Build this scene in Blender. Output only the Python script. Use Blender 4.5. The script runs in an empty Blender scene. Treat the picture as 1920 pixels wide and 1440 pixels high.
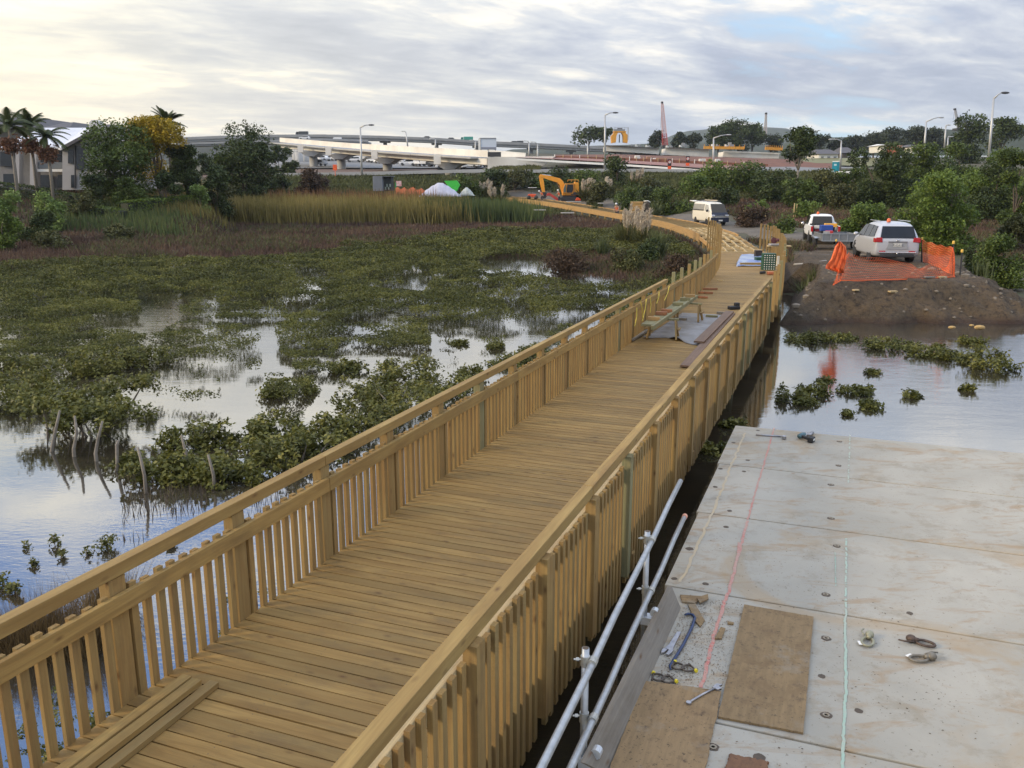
import bpy, bmesh, math, random
import numpy as np
from mathutils import Vector, Matrix
R = math.radians
random.seed(7); RNG = np.random.default_rng(11)
scene = bpy.context.scene
COL = scene.collection
# ------------------------------------------------------------ camera
CAMZ = 4.75
F = 1600.0                      # focal length in pixels of the 1920 px wide photograph
PITCH = math.atan(375 / F)
cd = bpy.data.cameras.new('camera'); cam = bpy.data.objects.new('camera', cd); COL.objects.link(cam)
cam.location = (0, 0, CAMZ); cam.rotation_euler = (R(90) - PITCH, 0, 0)
cd.sensor_fit = 'HORIZONTAL'; cd.sensor_width = 36; cd.lens = 36 * F / 1920
cd.clip_start = .05; cd.clip_end = 6000
scene.camera = cam
# ------------------------------------------------------------ light
SUN_AZ, SUN_EL = R(-104), R(22)   # azimuth from +Y towards +X
sdir = Vector((math.sin(SUN_AZ) * math.cos(SUN_EL), math.cos(SUN_AZ) * math.cos(SUN_EL), math.sin(SUN_EL)))
sl = bpy.data.lights.new('sun', 'SUN'); sl.energy = 2.3; sl.angle = R(14); sl.color = (1, .79, .50)
so = bpy.data.objects.new('sun', sl); COL.objects.link(so)
so.rotation_euler = (-sdir).to_track_quat('-Z', 'Y').to_euler()
world = bpy.data.worlds.new('World'); scene.world = world; world.use_nodes = True

class NT:
    """small helper to write node trees"""
    def __init__(s, tree): s.t = tree; tree.nodes.clear()
    def n(s, kind, **kw):
        nd = s.t.nodes.new(kind)
        for k, v in kw.items():
            if k.startswith('i_'):
                key = k[2:]
                nd.inputs[int(key) if key.isdigit() else key.replace('_', ' ')].default_value = v
            else: setattr(nd, k, v)
        return nd
    def l(s, a, b): s.t.links.new(a, b)
    def put(s, v, sock):
        if isinstance(v, (int, float)): sock.default_value = v
        elif isinstance(v, (tuple, list)): sock.default_value = tuple(v) + ((1,) if len(v) == 3 and sock.type == 'RGBA' else ())
        else: s.l(v, sock)
    def math(s, op, a, b=0.0, c=0.0, clamp=False):
        nd = s.n('ShaderNodeMath', operation=op, use_clamp=clamp)
        for i, v in enumerate((a, b, c)): s.put(v, nd.inputs[i])
        return nd.outputs[0]
    def mix(s, f, a, b, mode='MIX'):
        nd = s.n('ShaderNodeMix', data_type='RGBA', blend_type=mode)
        s.put(f, nd.inputs[0]); s.put(a, nd.inputs[6]); s.put(b, nd.inputs[7])
        return nd.outputs[2]
    def ramp(s, v, stops, interp='LINEAR'):
        nd = s.n('ShaderNodeValToRGB'); s.l(v, nd.inputs[0]); cr = nd.color_ramp; cr.interpolation = interp
        while len(cr.elements) < len(stops): cr.elements.new(.5)
        for e, (p, c) in zip(cr.elements, stops):
            e.position = p; e.color = (c, c, c, 1) if isinstance(c, (int, float)) else tuple(c) + (1,)
        return nd.outputs[0]
    def noise(s, vec, scale, detail=4, rough=.5, dist=0.0, out=0):
        nd = s.n('ShaderNodeTexNoise'); nd.inputs['Scale'].default_value = scale; nd.inputs['Detail'].default_value = detail
        nd.inputs['Roughness'].default_value = rough; nd.inputs['Distortion'].default_value = dist
        if vec is not None: s.l(vec, nd.inputs['Vector'])
        return nd.outputs[out]
    def vmap(s, vec, scale=(1, 1, 1), rot=(0, 0, 0), loc=(0, 0, 0)):
        nd = s.n('ShaderNodeMapping'); s.l(vec, nd.inputs[0])
        nd.inputs['Location'].default_value = loc; nd.inputs['Rotation'].default_value = rot; nd.inputs['Scale'].default_value = scale
        return nd.outputs[0]

w = NT(world.node_tree)
tc = w.n('ShaderNodeTexCoord'); sep = w.n('ShaderNodeSeparateXYZ'); w.l(tc.outputs['Generated'], sep.inputs[0])
sky = w.n('ShaderNodeTexSky', sky_type='NISHITA', sun_disc=False)
sky.sun_elevation = SUN_EL; sky.sun_rotation = SUN_AZ; sky.air_density = 1.2; sky.dust_density = 1.5
skyc = w.mix(1.0, sky.outputs[0], (.115, .115, .125), 'MULTIPLY')
zz = w.math('MAXIMUM', sep.outputs[2], 0.0)
den = w.math('ADD', zz, .13)
cx = w.math('DIVIDE', sep.outputs[0], den); cy = w.math('DIVIDE', sep.outputs[1], den)
comb = w.n('ShaderNodeCombineXYZ'); w.l(cx, comb.inputs[0]); w.l(cy, comb.inputs[1])
cv = comb.outputs[0]
wv = w.vmap(cv, (1, 1, 1), (0, 0, R(-28)), (4.1, 2.0, 0))
n1 = w.noise(w.vmap(wv, (.60, 1.0, 1)), 1.0, 8, .55, .35)
n2 = w.noise(w.vmap(wv, (2.3, 3.9, 1)), 1.0, 7, .62, .3)
n3 = w.noise(w.vmap(wv, (.35, .5, 1), (0, 0, .4), (7, 3, 0)), 1.0, 3, .5)
sunv = w.n('ShaderNodeVectorMath', operation='DOT_PRODUCT'); w.l(tc.outputs['Generated'], sunv.inputs[0])
sunv.inputs[1].default_value = (math.sin(R(-50)), math.cos(R(-50)), .08)
glow = w.ramp(sunv.outputs['Value'], [(.55, 0.0), (.86, .35), (1.0, 1.0)])
lowf = w.ramp(zz, [(0.0, 1.0), (.10, .62), (.32, .0)])
# cloud tone: thin bright edges, blue-grey bellies; brighter high up, warm towards the sun
tone = w.math('ADD', w.math('MULTIPLY', n1, .62), w.math('MULTIPLY', n2, .42))
belly = w.ramp(tone, [(.38, (.33, .37, .46)), (.47, (.40, .44, .53)), (.55, (.53, .56, .61)), (.64, (.82, .79, .73))])
highb = w.ramp(zz, [(.10, .92), (.20, 1.05), (.36, 1.75), (.6, 2.5), (1.0, 2.8)])
belly = w.mix(1.0, belly, highb, 'MULTIPLY')
belly = w.mix(w.ramp(zz, [(.3, 0.0), (.6, 1.0)]), belly, w.mix(1.0, belly, (1.10, 1.0, .82), 'MULTIPLY'))
warm = w.mix(1.0, belly, (1.75, 1.52, 1.06), 'MULTIPLY')
cl = w.mix(w.math('MULTIPLY', glow, 1.0), belly, warm)
cream = w.ramp(zz, [(0.0, (1.02, .83, .52)), (.12, (.94, .86, .66)), (.4, (.8, .85, .9))])
cl = w.mix(w.math('MULTIPLY', w.math('MULTIPLY', glow, lowf), .8), cl, cream)
horiz = w.ramp(zz, [(0.0, .75), (.045, .35), (.12, 0.0)])
cl = w.mix(w.math('MULTIPLY', horiz, .8), cl, w.mix(glow, (.50, .56, .62), (1.0, .82, .56)))
gap = w.math('ADD', w.math('ADD', w.math('MULTIPLY', n3, .75), w.math('MULTIPLY', n2, .3)), w.ramp(zz, [(.0, .09), (.16, .05), (.26, 0.0)]))
cover = w.ramp(gap, [(.40, 0.0), (.50, 1.0)])
bluesky = w.mix(.55, skyc, (.42, .66, .92))
n5 = w.noise(w.vmap(wv, (2.1, 2.6, 1), (0, 0, .5), (1.3, 7.7, 0)), 1.0, 7, .6, .3)
hc_ = w.ramp(n5, [(.46, 1.0), (.54, .0)]); hm = w.ramp(zz, [(.25, 0.0), (.34, 1.0)])
cover = w.math('MULTIPLY', cover, w.math('SUBTRACT', 1.0, w.math('MULTIPLY', hc_, hm)))
fin = w.mix(cover, w.mix(hm, bluesky, (.26, .46, .90)), w.mix(w.math('MULTIPLY', hm, .55), cl, (1.55, 1.46, 1.30)))
bg = w.n('ShaderNodeBackground', i_Strength=1.0); w.l(fin, bg.inputs[0])
wo = w.n('ShaderNodeOutputWorld'); w.l(bg.outputs[0], wo.inputs[0])
scene.view_settings.view_transform = 'Standard'; scene.view_settings.look = 'None'
scene.view_settings.exposure = 0.47; scene.view_settings.gamma = 1
scene.render.engine = 'CYCLES'
scene.cycles.max_bounces = 5; scene.cycles.transparent_max_bounces = 6
scene.cycles.caustics_reflective = False; scene.cycles.caustics_refractive = False

# ------------------------------------------------------------ layout helpers
_c, _s = math.cos(PITCH), math.sin(PITCH)
def ray(x, y):
    a = (x - 960) / F; u = -(y - 720) / F
    return (a, _c + u * _s, -_s + u * _c)
def at(x, y, z=0.0):
    d = ray(x, y); t = (z - CAMZ) / d[2]; return Vector((d[0] * t, d[1] * t, z))
def atD(x, y, Y):
    d = ray(x, y); t = Y / d[1]; return Vector((d[0] * t, Y, CAMZ + d[2] * t))
AZ = R(21.2); SA, CA = math.sin(AZ), math.cos(AZ)
def B(t, l, z=0.0): return Vector((t * SA + l * CA, t * CA - l * SA, z))
def atL(x, y, lat):
    d = ray(x, y); k = d[0] * CA - d[1] * SA; t = lat / k; return Vector((d[0] * t, d[1] * t, CAMZ + d[2] * t))
def TL(p): return p[0] * SA + p[1] * CA, p[0] * CA - p[1] * SA
def project(X, Y, Z):
    Z = Z - CAMZ; dep = Y * _c - Z * _s; up = Y * _s + Z * _c
    return 960 + F * X / dep, 720 - F * up / dep
def lerp(a, b, k): return a + (b - a) * k

# ------------------------------------------------------------ object helpers
def thing(name, label, cat, loc=(0, 0, 0), rz=0.0, group=None):
    o = bpy.data.objects.new(name, None); COL.objects.link(o); o.empty_display_size = .2
    o.location = loc; o.rotation_euler = (0, 0, rz)
    tag(o, label, cat, group); return o
def tag(o, label=None, cat=None, group=None, kind=None):
    if label: o['label'] = label
    if cat: o['category'] = cat
    if group: o['group'] = group
    if kind: o['kind'] = kind
    return o
def children(o): return [c for c in bpy.data.objects if c.parent == o]
def copy_tree(o, parent=None):
    kids = children(o); c = o.copy(); COL.objects.link(c); c.parent = parent
    for k in kids: copy_tree(k, c)
    return c
def link(name, me, mat, parent=None, smooth=False):
    if mat: me.materials.append(mat)
    if smooth: me.shade_smooth()
    o = bpy.data.objects.new(name, me); COL.objects.link(o)
    if parent: o.parent = parent
    return o
class MB:
    """collects boxes, beams, tubes into ONE mesh; local grain coordinates are kept per vertex"""
    def __init__(s): s.v = []; s.f = []; s.g = []; s.r = []
    def add(s, vs, fs, gr=None, rnd=None):
        o = len(s.v); rnd = random.random() if rnd is None else rnd
        s.v += [tuple(p) for p in vs]; s.f += [tuple(i + o for i in f) for f in fs]
        s.g += [tuple(p) for p in (gr or vs)]; s.r += [rnd] * len(vs); return s
    def beam(s, p, q, w, h, up=(0, 0, 1), roll=0.0, rnd=None, skew=None):
        p, q = Vector(p), Vector(q); x = (q - p); L = x.length; x.normalize(); up = Vector(up)
        y = up.cross(x)
        if y.length < 1e-4: y = Vector((CA, -SA, 0))
        y.normalize(); z = x.cross(y)
        if roll: m = Matrix.Rotation(roll, 3, x); y = m @ y; z = m @ z
        vs = []; gr = []; ox = random.random() * 40
        for a, e in ((0, p), (L, q)):
            for b, c in ((-1, -1), (1, -1), (1, 1), (-1, 1)):
                vs.append(e + y * b * w / 2 + z * c * h / 2); gr.append((ox + a, b * w / 2, c * h / 2))
        return s.add(vs, [(0, 1, 2, 3), (7, 6, 5, 4), (0, 4, 5, 1), (1, 5, 6, 2), (2, 6, 7, 3), (3, 7, 4, 0)], gr, rnd)
    def box(s, c, d, rz=0.0, rnd=None):
        c = Vector(c); ux = Vector((math.cos(rz), math.sin(rz), 0)); return s.beam(c - ux * d[0] / 2, c + ux * d[0] / 2, d[1], d[2], rnd=rnd)
    def tube(s, pts, r, n=8, rnd=None, cap=True):
        pts = [Vector(p) for p in pts]; rs = r if isinstance(r, (list, tuple)) else [r] * len(pts)
        vs = []; gr = []; prev = None; L = 0
        for i, p in enumerate(pts):
            d = (pts[min(i + 1, len(pts) - 1)] - pts[max(i - 1, 0)]).normalized()
            a = (Vector((0, 0, 1)) if abs(d.z) < .9 else Vector((1, 0, 0))).cross(d).normalized() if prev is None else (prev - d * prev.dot(d)).normalized()
            prev = a; b = d.cross(a)
            if i: L += (p - pts[i - 1]).length
            for k in range(n):
                t = 2 * math.pi * k / n; vs.append(p + (a * math.cos(t) + b * math.sin(t)) * rs[i]); gr.append((L, math.cos(t) * rs[i], math.sin(t) * rs[i]))
        fs = [(i * n + k, i * n + (k + 1) % n, (i + 1) * n + (k + 1) % n, (i + 1) * n + k) for i in range(len(pts) - 1) for k in range(n)]
        if cap: fs += [tuple(range(n))[::-1], tuple((len(pts) - 1) * n + k for k in range(n))]
        return s.add(vs, fs, gr, rnd)
    def prism(s, poly, z0, z1, M=None, rnd=None):
        n = len(poly); vs = [Vector((x, y, z0)) for x, y in poly] + [Vector((x, y, z1)) for x, y in poly]
        fs = [tuple(range(n))[::-1], tuple(range(n, 2 * n))] + [(i, (i + 1) % n, n + (i + 1) % n, n + i) for i in range(n)]
        gr = list(vs)
        if M is not None: vs = [M @ p for p in vs]
        return s.add(vs, fs, gr, rnd)
    def lathe(s, prof, c=(0, 0, 0), n=16, M=None, rnd=None):
        vs = []; c = Vector(c)
        for r_, z_ in prof:
            for k in range(n): t = 2 * math.pi * k / n; vs.append(Vector((r_ * math.cos(t), r_ * math.sin(t), z_)))
        fs = [(i * n + k, i * n + (k + 1) % n, (i + 1) * n + (k + 1) % n, (i + 1) * n + k) for i in range(len(prof) - 1) for k in range(n)]
        fs += [tuple(range(n))[::-1], tuple((len(prof) - 1) * n + k for k in range(n))]
        vs = [(M @ p if M is not None else p) + c for p in vs]
        return s.add(vs, fs, None, rnd)
    def ball(s, c, r, n=8, m=5, rnd=None):
        r = (r, r, r) if isinstance(r, (int, float)) else r
        prof = [(math.sin(math.pi * i / m), -math.cos(math.pi * i / m)) for i in range(m + 1)]
        prof[0] = (.02, -1); prof[-1] = (.02, 1)
        return s.lathe(prof, c, n, Matrix.Diagonal(r), rnd)
    def grid(s, rows, rnd=None):
        h, w_ = len(rows), len(rows[0]); vs = [p for r_ in rows for p in r_]
        return s.add(vs, [(j * w_ + i, j * w_ + i + 1, (j + 1) * w_ + i + 1, (j + 1) * w_ + i) for j in range(h - 1) for i in range(w_ - 1)], None, rnd)
    def build(s, name, mat, parent=None, smooth=False, bevel=0, sub=0, solid=0):
        me = bpy.data.meshes.new(name); me.from_pydata(s.v, [], s.f)
        a = me.attributes.new('gr', 'FLOAT_VECTOR', 'POINT'); a.data.foreach_set('vector', np.array(s.g, dtype=np.float32).ravel())
        b = me.attributes.new('rnd', 'FLOAT', 'POINT'); b.data.foreach_set('value', np.array(s.r, dtype=np.float32))
        me.update(); bm = bmesh.new(); bm.from_mesh(me); bmesh.ops.recalc_face_normals(bm, faces=bm.faces); bm.to_mesh(me); bm.free()
        o = link(name, me, mat, parent, smooth)
        if solid: m = o.modifiers.new('solid', 'SOLIDIFY'); m.thickness = solid; m.offset = 0
        if bevel: m = o.modifiers.new('bevel', 'BEVEL'); m.width = bevel; m.segments = 2; m.limit_method = 'ANGLE'
        if sub: m = o.modifiers.new('sub', 'SUBSURF'); m.levels = m.render_levels = sub
        return o
def fastmesh(name, V, nper, rnd, mat, parent=None):
    """V: (N*nper,3) vertices of N separate n-gons"""
    N = len(V) // nper; me = bpy.data.meshes.new(name)
    me.vertices.add(N * nper); me.vertices.foreach_set('co', V.astype(np.float32).ravel())
    me.loops.add(N * nper); me.loops.foreach_set('vertex_index', np.arange(N * nper, dtype=np.int32))
    me.polygons.add(N); me.polygons.foreach_set('loop_start', np.arange(0, N * nper, nper, dtype=np.int32))
    b = me.attributes.new('rnd', 'FLOAT', 'POINT'); b.data.foreach_set('value', np.repeat(rnd, nper).astype(np.float32))
    me.update(calc_edges=True)
    return link(name, me, mat, parent)

# ------------------------------------------------------------ materials
def newmat(name):
    m = bpy.data.materials.new(name); m.use_nodes = True; nt = NT(m.node_tree)
    out = nt.n('ShaderNodeOutputMaterial'); return m, nt, out
def pbsdf(nt, out, col, rough=.8, metal=0.0, bump=None, bstr=.3, bdist=.01, spec=.5):
    p = nt.n('ShaderNodeBsdfPrincipled'); nt.put(col, p.inputs['Base Color']); nt.put(rough, p.inputs['Roughness']); nt.put(metal, p.inputs['Metallic'])
    p.inputs['Specular IOR Level'].default_value = spec
    if bump is not None:
        b = nt.n('ShaderNodeBump'); b.inputs['Strength'].default_value = bstr; b.inputs['Distance'].default_value = bdist
        nt.l(bump, b.inputs['Height']); nt.l(b.outputs[0], p.inputs['Normal'])
    nt.l(p.outputs[0], out.inputs[0]); return p
_mc = {}
def M(name, c1, c2=None, scale=3.0, rough=.7, metal=0.0, bump=.2, detail=5, spec=.5):
    """plain material with a noise mottling between two near tones"""
    if name in _mc: return _mc[name]
    m, nt, out = newmat(name); t = nt.n('ShaderNodeTexCoord')
    c2 = c2 or tuple(x * .78 for x in c1)
    n = nt.noise(t.outputs['Object'], scale, detail, .6)
    col = nt.mix(nt.ramp(n, [(.3, 0.0), (.7, 1.0)]), c1, c2)
    pbsdf(nt, out, col, rough, metal, n if bump else None, bump, .01, spec); _mc[name] = m; return m
def wood(name, c1, c2, c3, dirt=.25, rough=.75, knots=1.0):
    if name in _mc: return _mc[name]
    m, nt, out = newmat(name)
    g = nt.n('ShaderNodeAttribute', attribute_name='gr').outputs['Vector']; r_ = nt.n('ShaderNodeAttribute', attribute_name='rnd').outputs['Fac']
    off = nt.n('ShaderNodeCombineXYZ'); nt.l(nt.math('MULTIPLY', r_, 37.0), off.inputs[1]); nt.l(nt.math('MULTIPLY', r_, 91.0), off.inputs[2])
    ad = nt.n('ShaderNodeVectorMath', operation='ADD'); nt.l(g, ad.inputs[0]); nt.l(off.outputs[0], ad.inputs[1]); v = ad.outputs[0]
    fine = nt.noise(nt.vmap(v, (1.6, 60, 60)), 1.0, 4, .65, .4)
    broad = nt.noise(nt.vmap(v, (.9, 7, 7)), 1.0, 4, .55, 1.2)
    kn = nt.n('ShaderNodeTexVoronoi', feature='F1'); kn.inputs['Scale'].default_value = 1.0; kn.inputs['Randomness'].default_value = 1.0
    nt.l(nt.vmap(v, (4.2, 10, 10)), kn.inputs['Vector']); ks = nt.n('ShaderNodeSeparateColor'); nt.l(kn.outputs['Color'], ks.inputs[0])
    kmask = nt.math('MULTIPLY', nt.ramp(kn.outputs['Distance'], [(.06, 1.0), (.13, .45), (.24, 0.0)]), nt.math('GREATER_THAN', ks.outputs[0], .66))
    base = nt.mix(nt.ramp(r_, [(0.0, 0.0), (1.0, 1.0)]), c1, c2)
    base = nt.mix(nt.ramp(broad, [(.35, 0.0), (.68, .8)]), base, c3)
    base = nt.mix(nt.math('MULTIPLY', nt.ramp(fine, [(.38, 0.0), (.70, 1.0)]), .55), base, tuple(x * .5 for x in c1))
    dn = nt.noise(nt.vmap(v, (1.3, 2.2, 2.2)), 1.0, 6, .7)
    base = nt.mix(nt.math('MULTIPLY', nt.ramp(dn, [(.52, 0.0), (.72, 1.0)]), dirt), base, (.10, .075, .045))
    base = nt.mix(nt.math('MULTIPLY', kmask, .85 * knots), base, (.11, .055, .022))
    pbsdf(nt, out, base, rough, 0, fine, .45, .005, .3); _mc[name] = m; return m
def foliage(name, dark, mid, light, trans=.25, rough=.55, clump=.6, spec=.25):
    if name in _mc: return _mc[name]
    m, nt, out = newmat(name); t = nt.n('ShaderNodeTexCoord')
    r_ = nt.n('ShaderNodeAttribute', attribute_name='rnd').outputs['Fac']
    n = nt.noise(t.outputs['Object'], clump, 3, .6)
    k = nt.math('ADD', nt.math('MULTIPLY', r_, .55), nt.math('MULTIPLY', nt.ramp(n, [(.32, 0.0), (.68, 1.0)]), .45))
    col = nt.ramp(k, [(.12, dark), (.5, mid), (.92, light)])
    p = nt.n('ShaderNodeBsdfPrincipled'); nt.l(col, p.inputs['Base Color']); p.inputs['Roughness'].default_value = rough; p.inputs['Specular IOR Level'].default_value = spec
    tr = nt.n('ShaderNodeBsdfTranslucent'); nt.l(col, tr.inputs[0])
    mx = nt.n('ShaderNodeMixShader', i_0=trans); nt.l(p.outputs[0], mx.inputs[1]); nt.l(tr.outputs[0], mx.inputs[2]); nt.l(mx.outputs[0], out.inputs[0])
    _mc[name] = m; return m
DECKW = wood('treated_decking', (.41, .262, .088), (.245, .165, .060), (.20, .112, .034), .45)
RAILW = wood('treated_rail', (.42, .278, .095), (.32, .222, .082), (.225, .132, .044), .34)
POSTW = wood('treated_post', (.37, .245, .09), (.27, .20, .085), (.255, .15, .055), .36)
GREENW = wood('green_treated_timber', (.245, .24, .13), (.27, .25, .13), (.23, .185, .085), .3)
GREYW = wood('weathered_plank', (.27, .245, .205), (.24, .215, .18), (.17, .15, .125), .4)
FRAMEW = wood('fresh_framing', (.52, .31, .12), (.44, .28, .11), (.33, .21, .09), .1)
JOISTW = wood('framing_joist', (.42, .30, .14), (.34, .26, .13), (.28, .19, .085), .2)
PALEW = wood('pale_cut_timber', (.60, .47, .26), (.55, .42, .22), (.45, .32, .16), .1, knots=.4)
ORANGEW = wood('orange_offcut', (.40, .17, .08), (.34, .15, .07), (.26, .12, .06), .1)
PLYW = wood('weathered_plywood', (.33, .22, .115), (.31, .20, .10), (.22, .135, .065), .75, .85, .5)
GALV = M('galvanised_steel', (.46, .48, .50), (.33, .35, .36), 14, .42, .75)
CONC = M('concrete', (.52, .50, .45), (.42, .40, .36), 1.2, .9)
# ------------------------------------------------------------ terrain
COLS = {  # columns of (distance, height), keyed by horizontal position in the photograph far away
    -600: [(0, -.6), (40, -.4), (52, .3), (70, 1.6), (100, 4.3), (200, 6.5), (420, 12)],
    0: [(0, -.6), (44, -.4), (56, .15), (68, .8), (80, 3.3), (86, 3.9), (100, 4.3), (200, 6.5), (420, 13)],
    180: [(0, -.6), (46, -.4), (57, .12), (68, .6), (77, 1.9), (86, 3.2), (100, 4.1), (200, 6.5), (420, 13)],
    380: [(0, -.6), (50, -.4), (60, .1), (72, .5), (80, 1.7), (90, 2.5), (100, 3.4), (112, 4.1), (160, 5.5), (230, 7), (420, 14)],
    450: [(0, -.6), (54, -.4), (62, .1), (88, .4), (104, .8), (118, 2.0), (135, 4.3), (152, 6.0), (210, 6.6), (235, 7.2), (260, 8.4), (340, 12.5), (420, 17)],
    600: [(0, -.6), (54, -.4), (62, .1), (88, .4), (104, .8), (118, 2.0), (135, 4.3), (152, 6.0), (210, 6.6), (235, 7.2), (260, 8.4), (340, 12.5), (420, 17)],
    860: [(0, -.6), (54, -.4), (62, .1), (88, .4), (104, .8), (118, 2.0), (135, 4.3), (152, 6.0), (210, 6.6), (235, 7.2), (260, 8.4), (340, 12.5), (420, 17)],

    960: [(0, -.6), (55, -.4), (62, .1), (88, .4), (110, .8), (124, 1.7), (138, 4.6), (152, 6.4), (200, 9.0), (420, 19)],
    1200: [(0, -.6), (40, -.5), (47, .1), (60, .3), (80, .4), (95, .7), (105, 1.3), (118, 3.0), (150, 6.3), (200, 9.8), (420, 18)],
    1320: [(0, -.6), (36, -.5), (44, .1), (60, .45), (72, .9), (80, 1.15), (95, 1.9), (115, 3.2), (150, 6.3), (200, 9.4), (420, 18)],
    1420: [(0, -.6), (30, -.5), (40, .1), (55, .72), (75, 1.05), (90, 1.6), (115, 3.6), (150, 6.4), (200, 9.2), (420, 18)],
    1650: [(0, -.6), (27, -.5), (40, .45), (55, .85), (75, 1.3), (100, 2.5), (130, 5.0), (150, 6.5), (200, 8.8), (420, 17)],
    2000: [(0, -.6), (25, -.5), (34, .1), (50, .6), (75, 1.6), (100, 3.2), (150, 6.8), (200, 9.5), (420, 18)],
    2700: [(0, -.6), (25, -.4), (34, .2), (50, .9), (75, 2), (100, 4), (150, 7), (200, 10), (420, 18)]}
_ck = sorted(COLS); _ys = np.arange(0, 440, 2.0)
_tab = np.array([np.interp(_ys, [p[0] for p in COLS[k]], [p[1] for p in COLS[k]]) for k in _ck])
def tz(X, Y):
    X = np.asarray(X, float); Y = np.asarray(Y, float); Yc = np.clip(Y, 1, 436)
    u = np.clip(960 + F * X / np.maximum(Yc, 12), _ck[0], _ck[-1] - 1e-3)
    j = np.clip(np.searchsorted(_ck, u, side='right') - 1, 0, len(_ck) - 2); ck = np.array(_ck, float)
    k = (u - ck[j]) / (ck[j + 1] - ck[j]); k = k * k * (3 - 2 * k)
    yi = Yc / 2; y0 = yi.astype(int); fy = yi - y0; y1 = np.minimum(y0 + 1, len(_ys) - 1)
    a = _tab[j, y0] * (1 - fy) + _tab[j, y1] * fy; b = _tab[j + 1, y0] * (1 - fy) + _tab[j + 1, y1] * fy
    return a * (1 - k) + b * k
def vnoise(X, Y, s=1.0, seed=0, oct=3):
    """smooth value noise, -1..1"""
    out = 0; amp = 1; tot = 0
    for o in range(oct):
        x = np.asarray(X) * s + seed * 13.7 + o * 5.3; y = np.asarray(Y) * s + seed * 7.1 - o * 3.1
        xi = np.floor(x).astype(int); yi = np.floor(y).astype(int); fx = x - xi; fy = y - yi
        fx = fx * fx * (3 - 2 * fx); fy = fy * fy * (3 - 2 * fy)
        h = lambda a, b: np.modf(np.abs(np.sin(a * 127.1 + b * 311.7 + seed) * 43758.5453))[0]
        v = (h(xi, yi) * (1 - fx) + h(xi + 1, yi) * fx) * (1 - fy) + (h(xi, yi + 1) * (1 - fx) + h(xi + 1, yi + 1) * fx) * fy
        out = out + amp * (v * 2 - 1); tot += amp; amp *= .5; s *= 2.1
    return out / tot
def gridmesh(name, xs, ys, zf, mat, cut=None):
    X, Y = np.meshgrid(xs, ys); Z = zf(X, Y); h, w_ = X.shape
    V = np.stack([X, Y, Z], -1).reshape(-1, 3); i = np.arange(h * w_).reshape(h, w_)
    Fc = np.stack([i[:-1, :-1], i[:-1, 1:], i[1:, 1:], i[1:, :-1]], -1).reshape(-1, 4)
    if cut is not None: Fc = Fc[cut((X[:-1, :-1] + X[1:, 1:]) / 2, (Y[:-1, :-1] + Y[1:, 1:]) / 2).ravel()]
    me = bpy.data.meshes.new(name); me.from_pydata(V.tolist(), [], Fc.tolist()); me.update()
    return link(name, me, mat, None, True)
def ground_mat():
    m, nt, out = newmat('marsh_ground'); t = nt.n('ShaderNodeTexCoord'); v = t.outputs['Object']
    a = nt.noise(v, .35, 6, .65); b = nt.noise(v, 3.0, 5, .7)
    col = nt.mix(nt.ramp(a, [(.35, 0.0), (.65, 1.0)]), (.070, .055, .032), (.075, .078, .033))
    col = nt.mix(nt.math('MULTIPLY', nt.ramp(b, [(.4, 0.0), (.7, 1.0)]), .6), col, (.035, .026, .018))
    pbsdf(nt, out, col, .95, 0, b, .6, .08); return m
def earth_mat(name='embankment_earth', wet=True):
    m, nt, out = newmat(name); t = nt.n('ShaderNodeTexCoord'); v = t.outputs['Object']
    a = nt.noise(v, .5, 5, .6); b = nt.noise(v, 5.0, 8, .72); c = nt.noise(v, 24, 3, .7)
    col = nt.mix(nt.ramp(a, [(.35, 0.0), (.65, 1.0)]), (.18, .118, .058), (.105, .078, .046))
    col = nt.mix(nt.ramp(b, [(.36, 1.0), (.47, .35), (.6, 0.0)]), col, (.04, .028, .018))
    col = nt.mix(nt.ramp(c, [(.60, 0.0), (.68, .8)]), col, (.20, .17, .13))
    z = nt.n('ShaderNodeSeparateXYZ'); nt.l(v, z.inputs[0])
    wetm = nt.math('ADD', z.outputs[2], nt.math('MULTIPLY', a, .35))
    if wet: col = nt.mix(nt.ramp(wetm, [(.16, 1.0), (.42, 0.0)]), col, (.058, .030, .018))
    if wet: col = nt.mix(nt.ramp(wetm, [(1.15, 0.0), (1.45, .7)]), col, (.15, .142, .115))
    pbsdf(nt, out, col, .92, 0, nt.math('ADD', b, nt.math('MULTIPLY', c, .5)), 1.0, .25); return m
def gravel_mat():
    m, nt, out = newmat('gravel'); t = nt.n('ShaderNodeTexCoord'); v = t.outputs['Object']
    a = nt.noise(v, .4, 5, .6); b = nt.noise(v, 9.0, 6, .75)
    col = nt.mix(nt.ramp(a, [(.35, 0.0), (.65, 1.0)]), (.155, .132, .10), (.11, .094, .072))
    col = nt.mix(nt.ramp(b, [(.38, .7), (.6, 0.0)]), col, (.09, .075, .06))
    pbsdf(nt, out, col, .95, 0, b, .6, .05); return m
def rollnoise(X, Y): return .10 * vnoise(X, Y, .25, 3) * np.clip((Y - 55) / 30, 0, 1)
xs = np.unique(np.concatenate([np.linspace(-420, -60, 50), np.linspace(-60, 60, 100), np.linspace(60, 460, 55)]))
ysg = np.unique(np.concatenate([np.linspace(-40, 40, 30), np.linspace(40, 170, 110), np.linspace(170, 430, 60)]))
GROUND = ground_mat()
g = gridmesh('marsh_ground', xs, ysg, lambda X, Y: tz(X, Y) + rollnoise(X, Y), GROUND)
tag(g, kind='structure')
# far plain that carries the ground on to the horizon
hs = gridmesh('distant_ground', np.linspace(-3500, 3500, 30), np.linspace(425, 3800, 30), lambda X, Y: 16 + .0 * X, M('distant_land', (.06, .07, .045), (.045, .05, .035), .02, .95, bump=0))
tag(hs, kind='structure')
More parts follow.
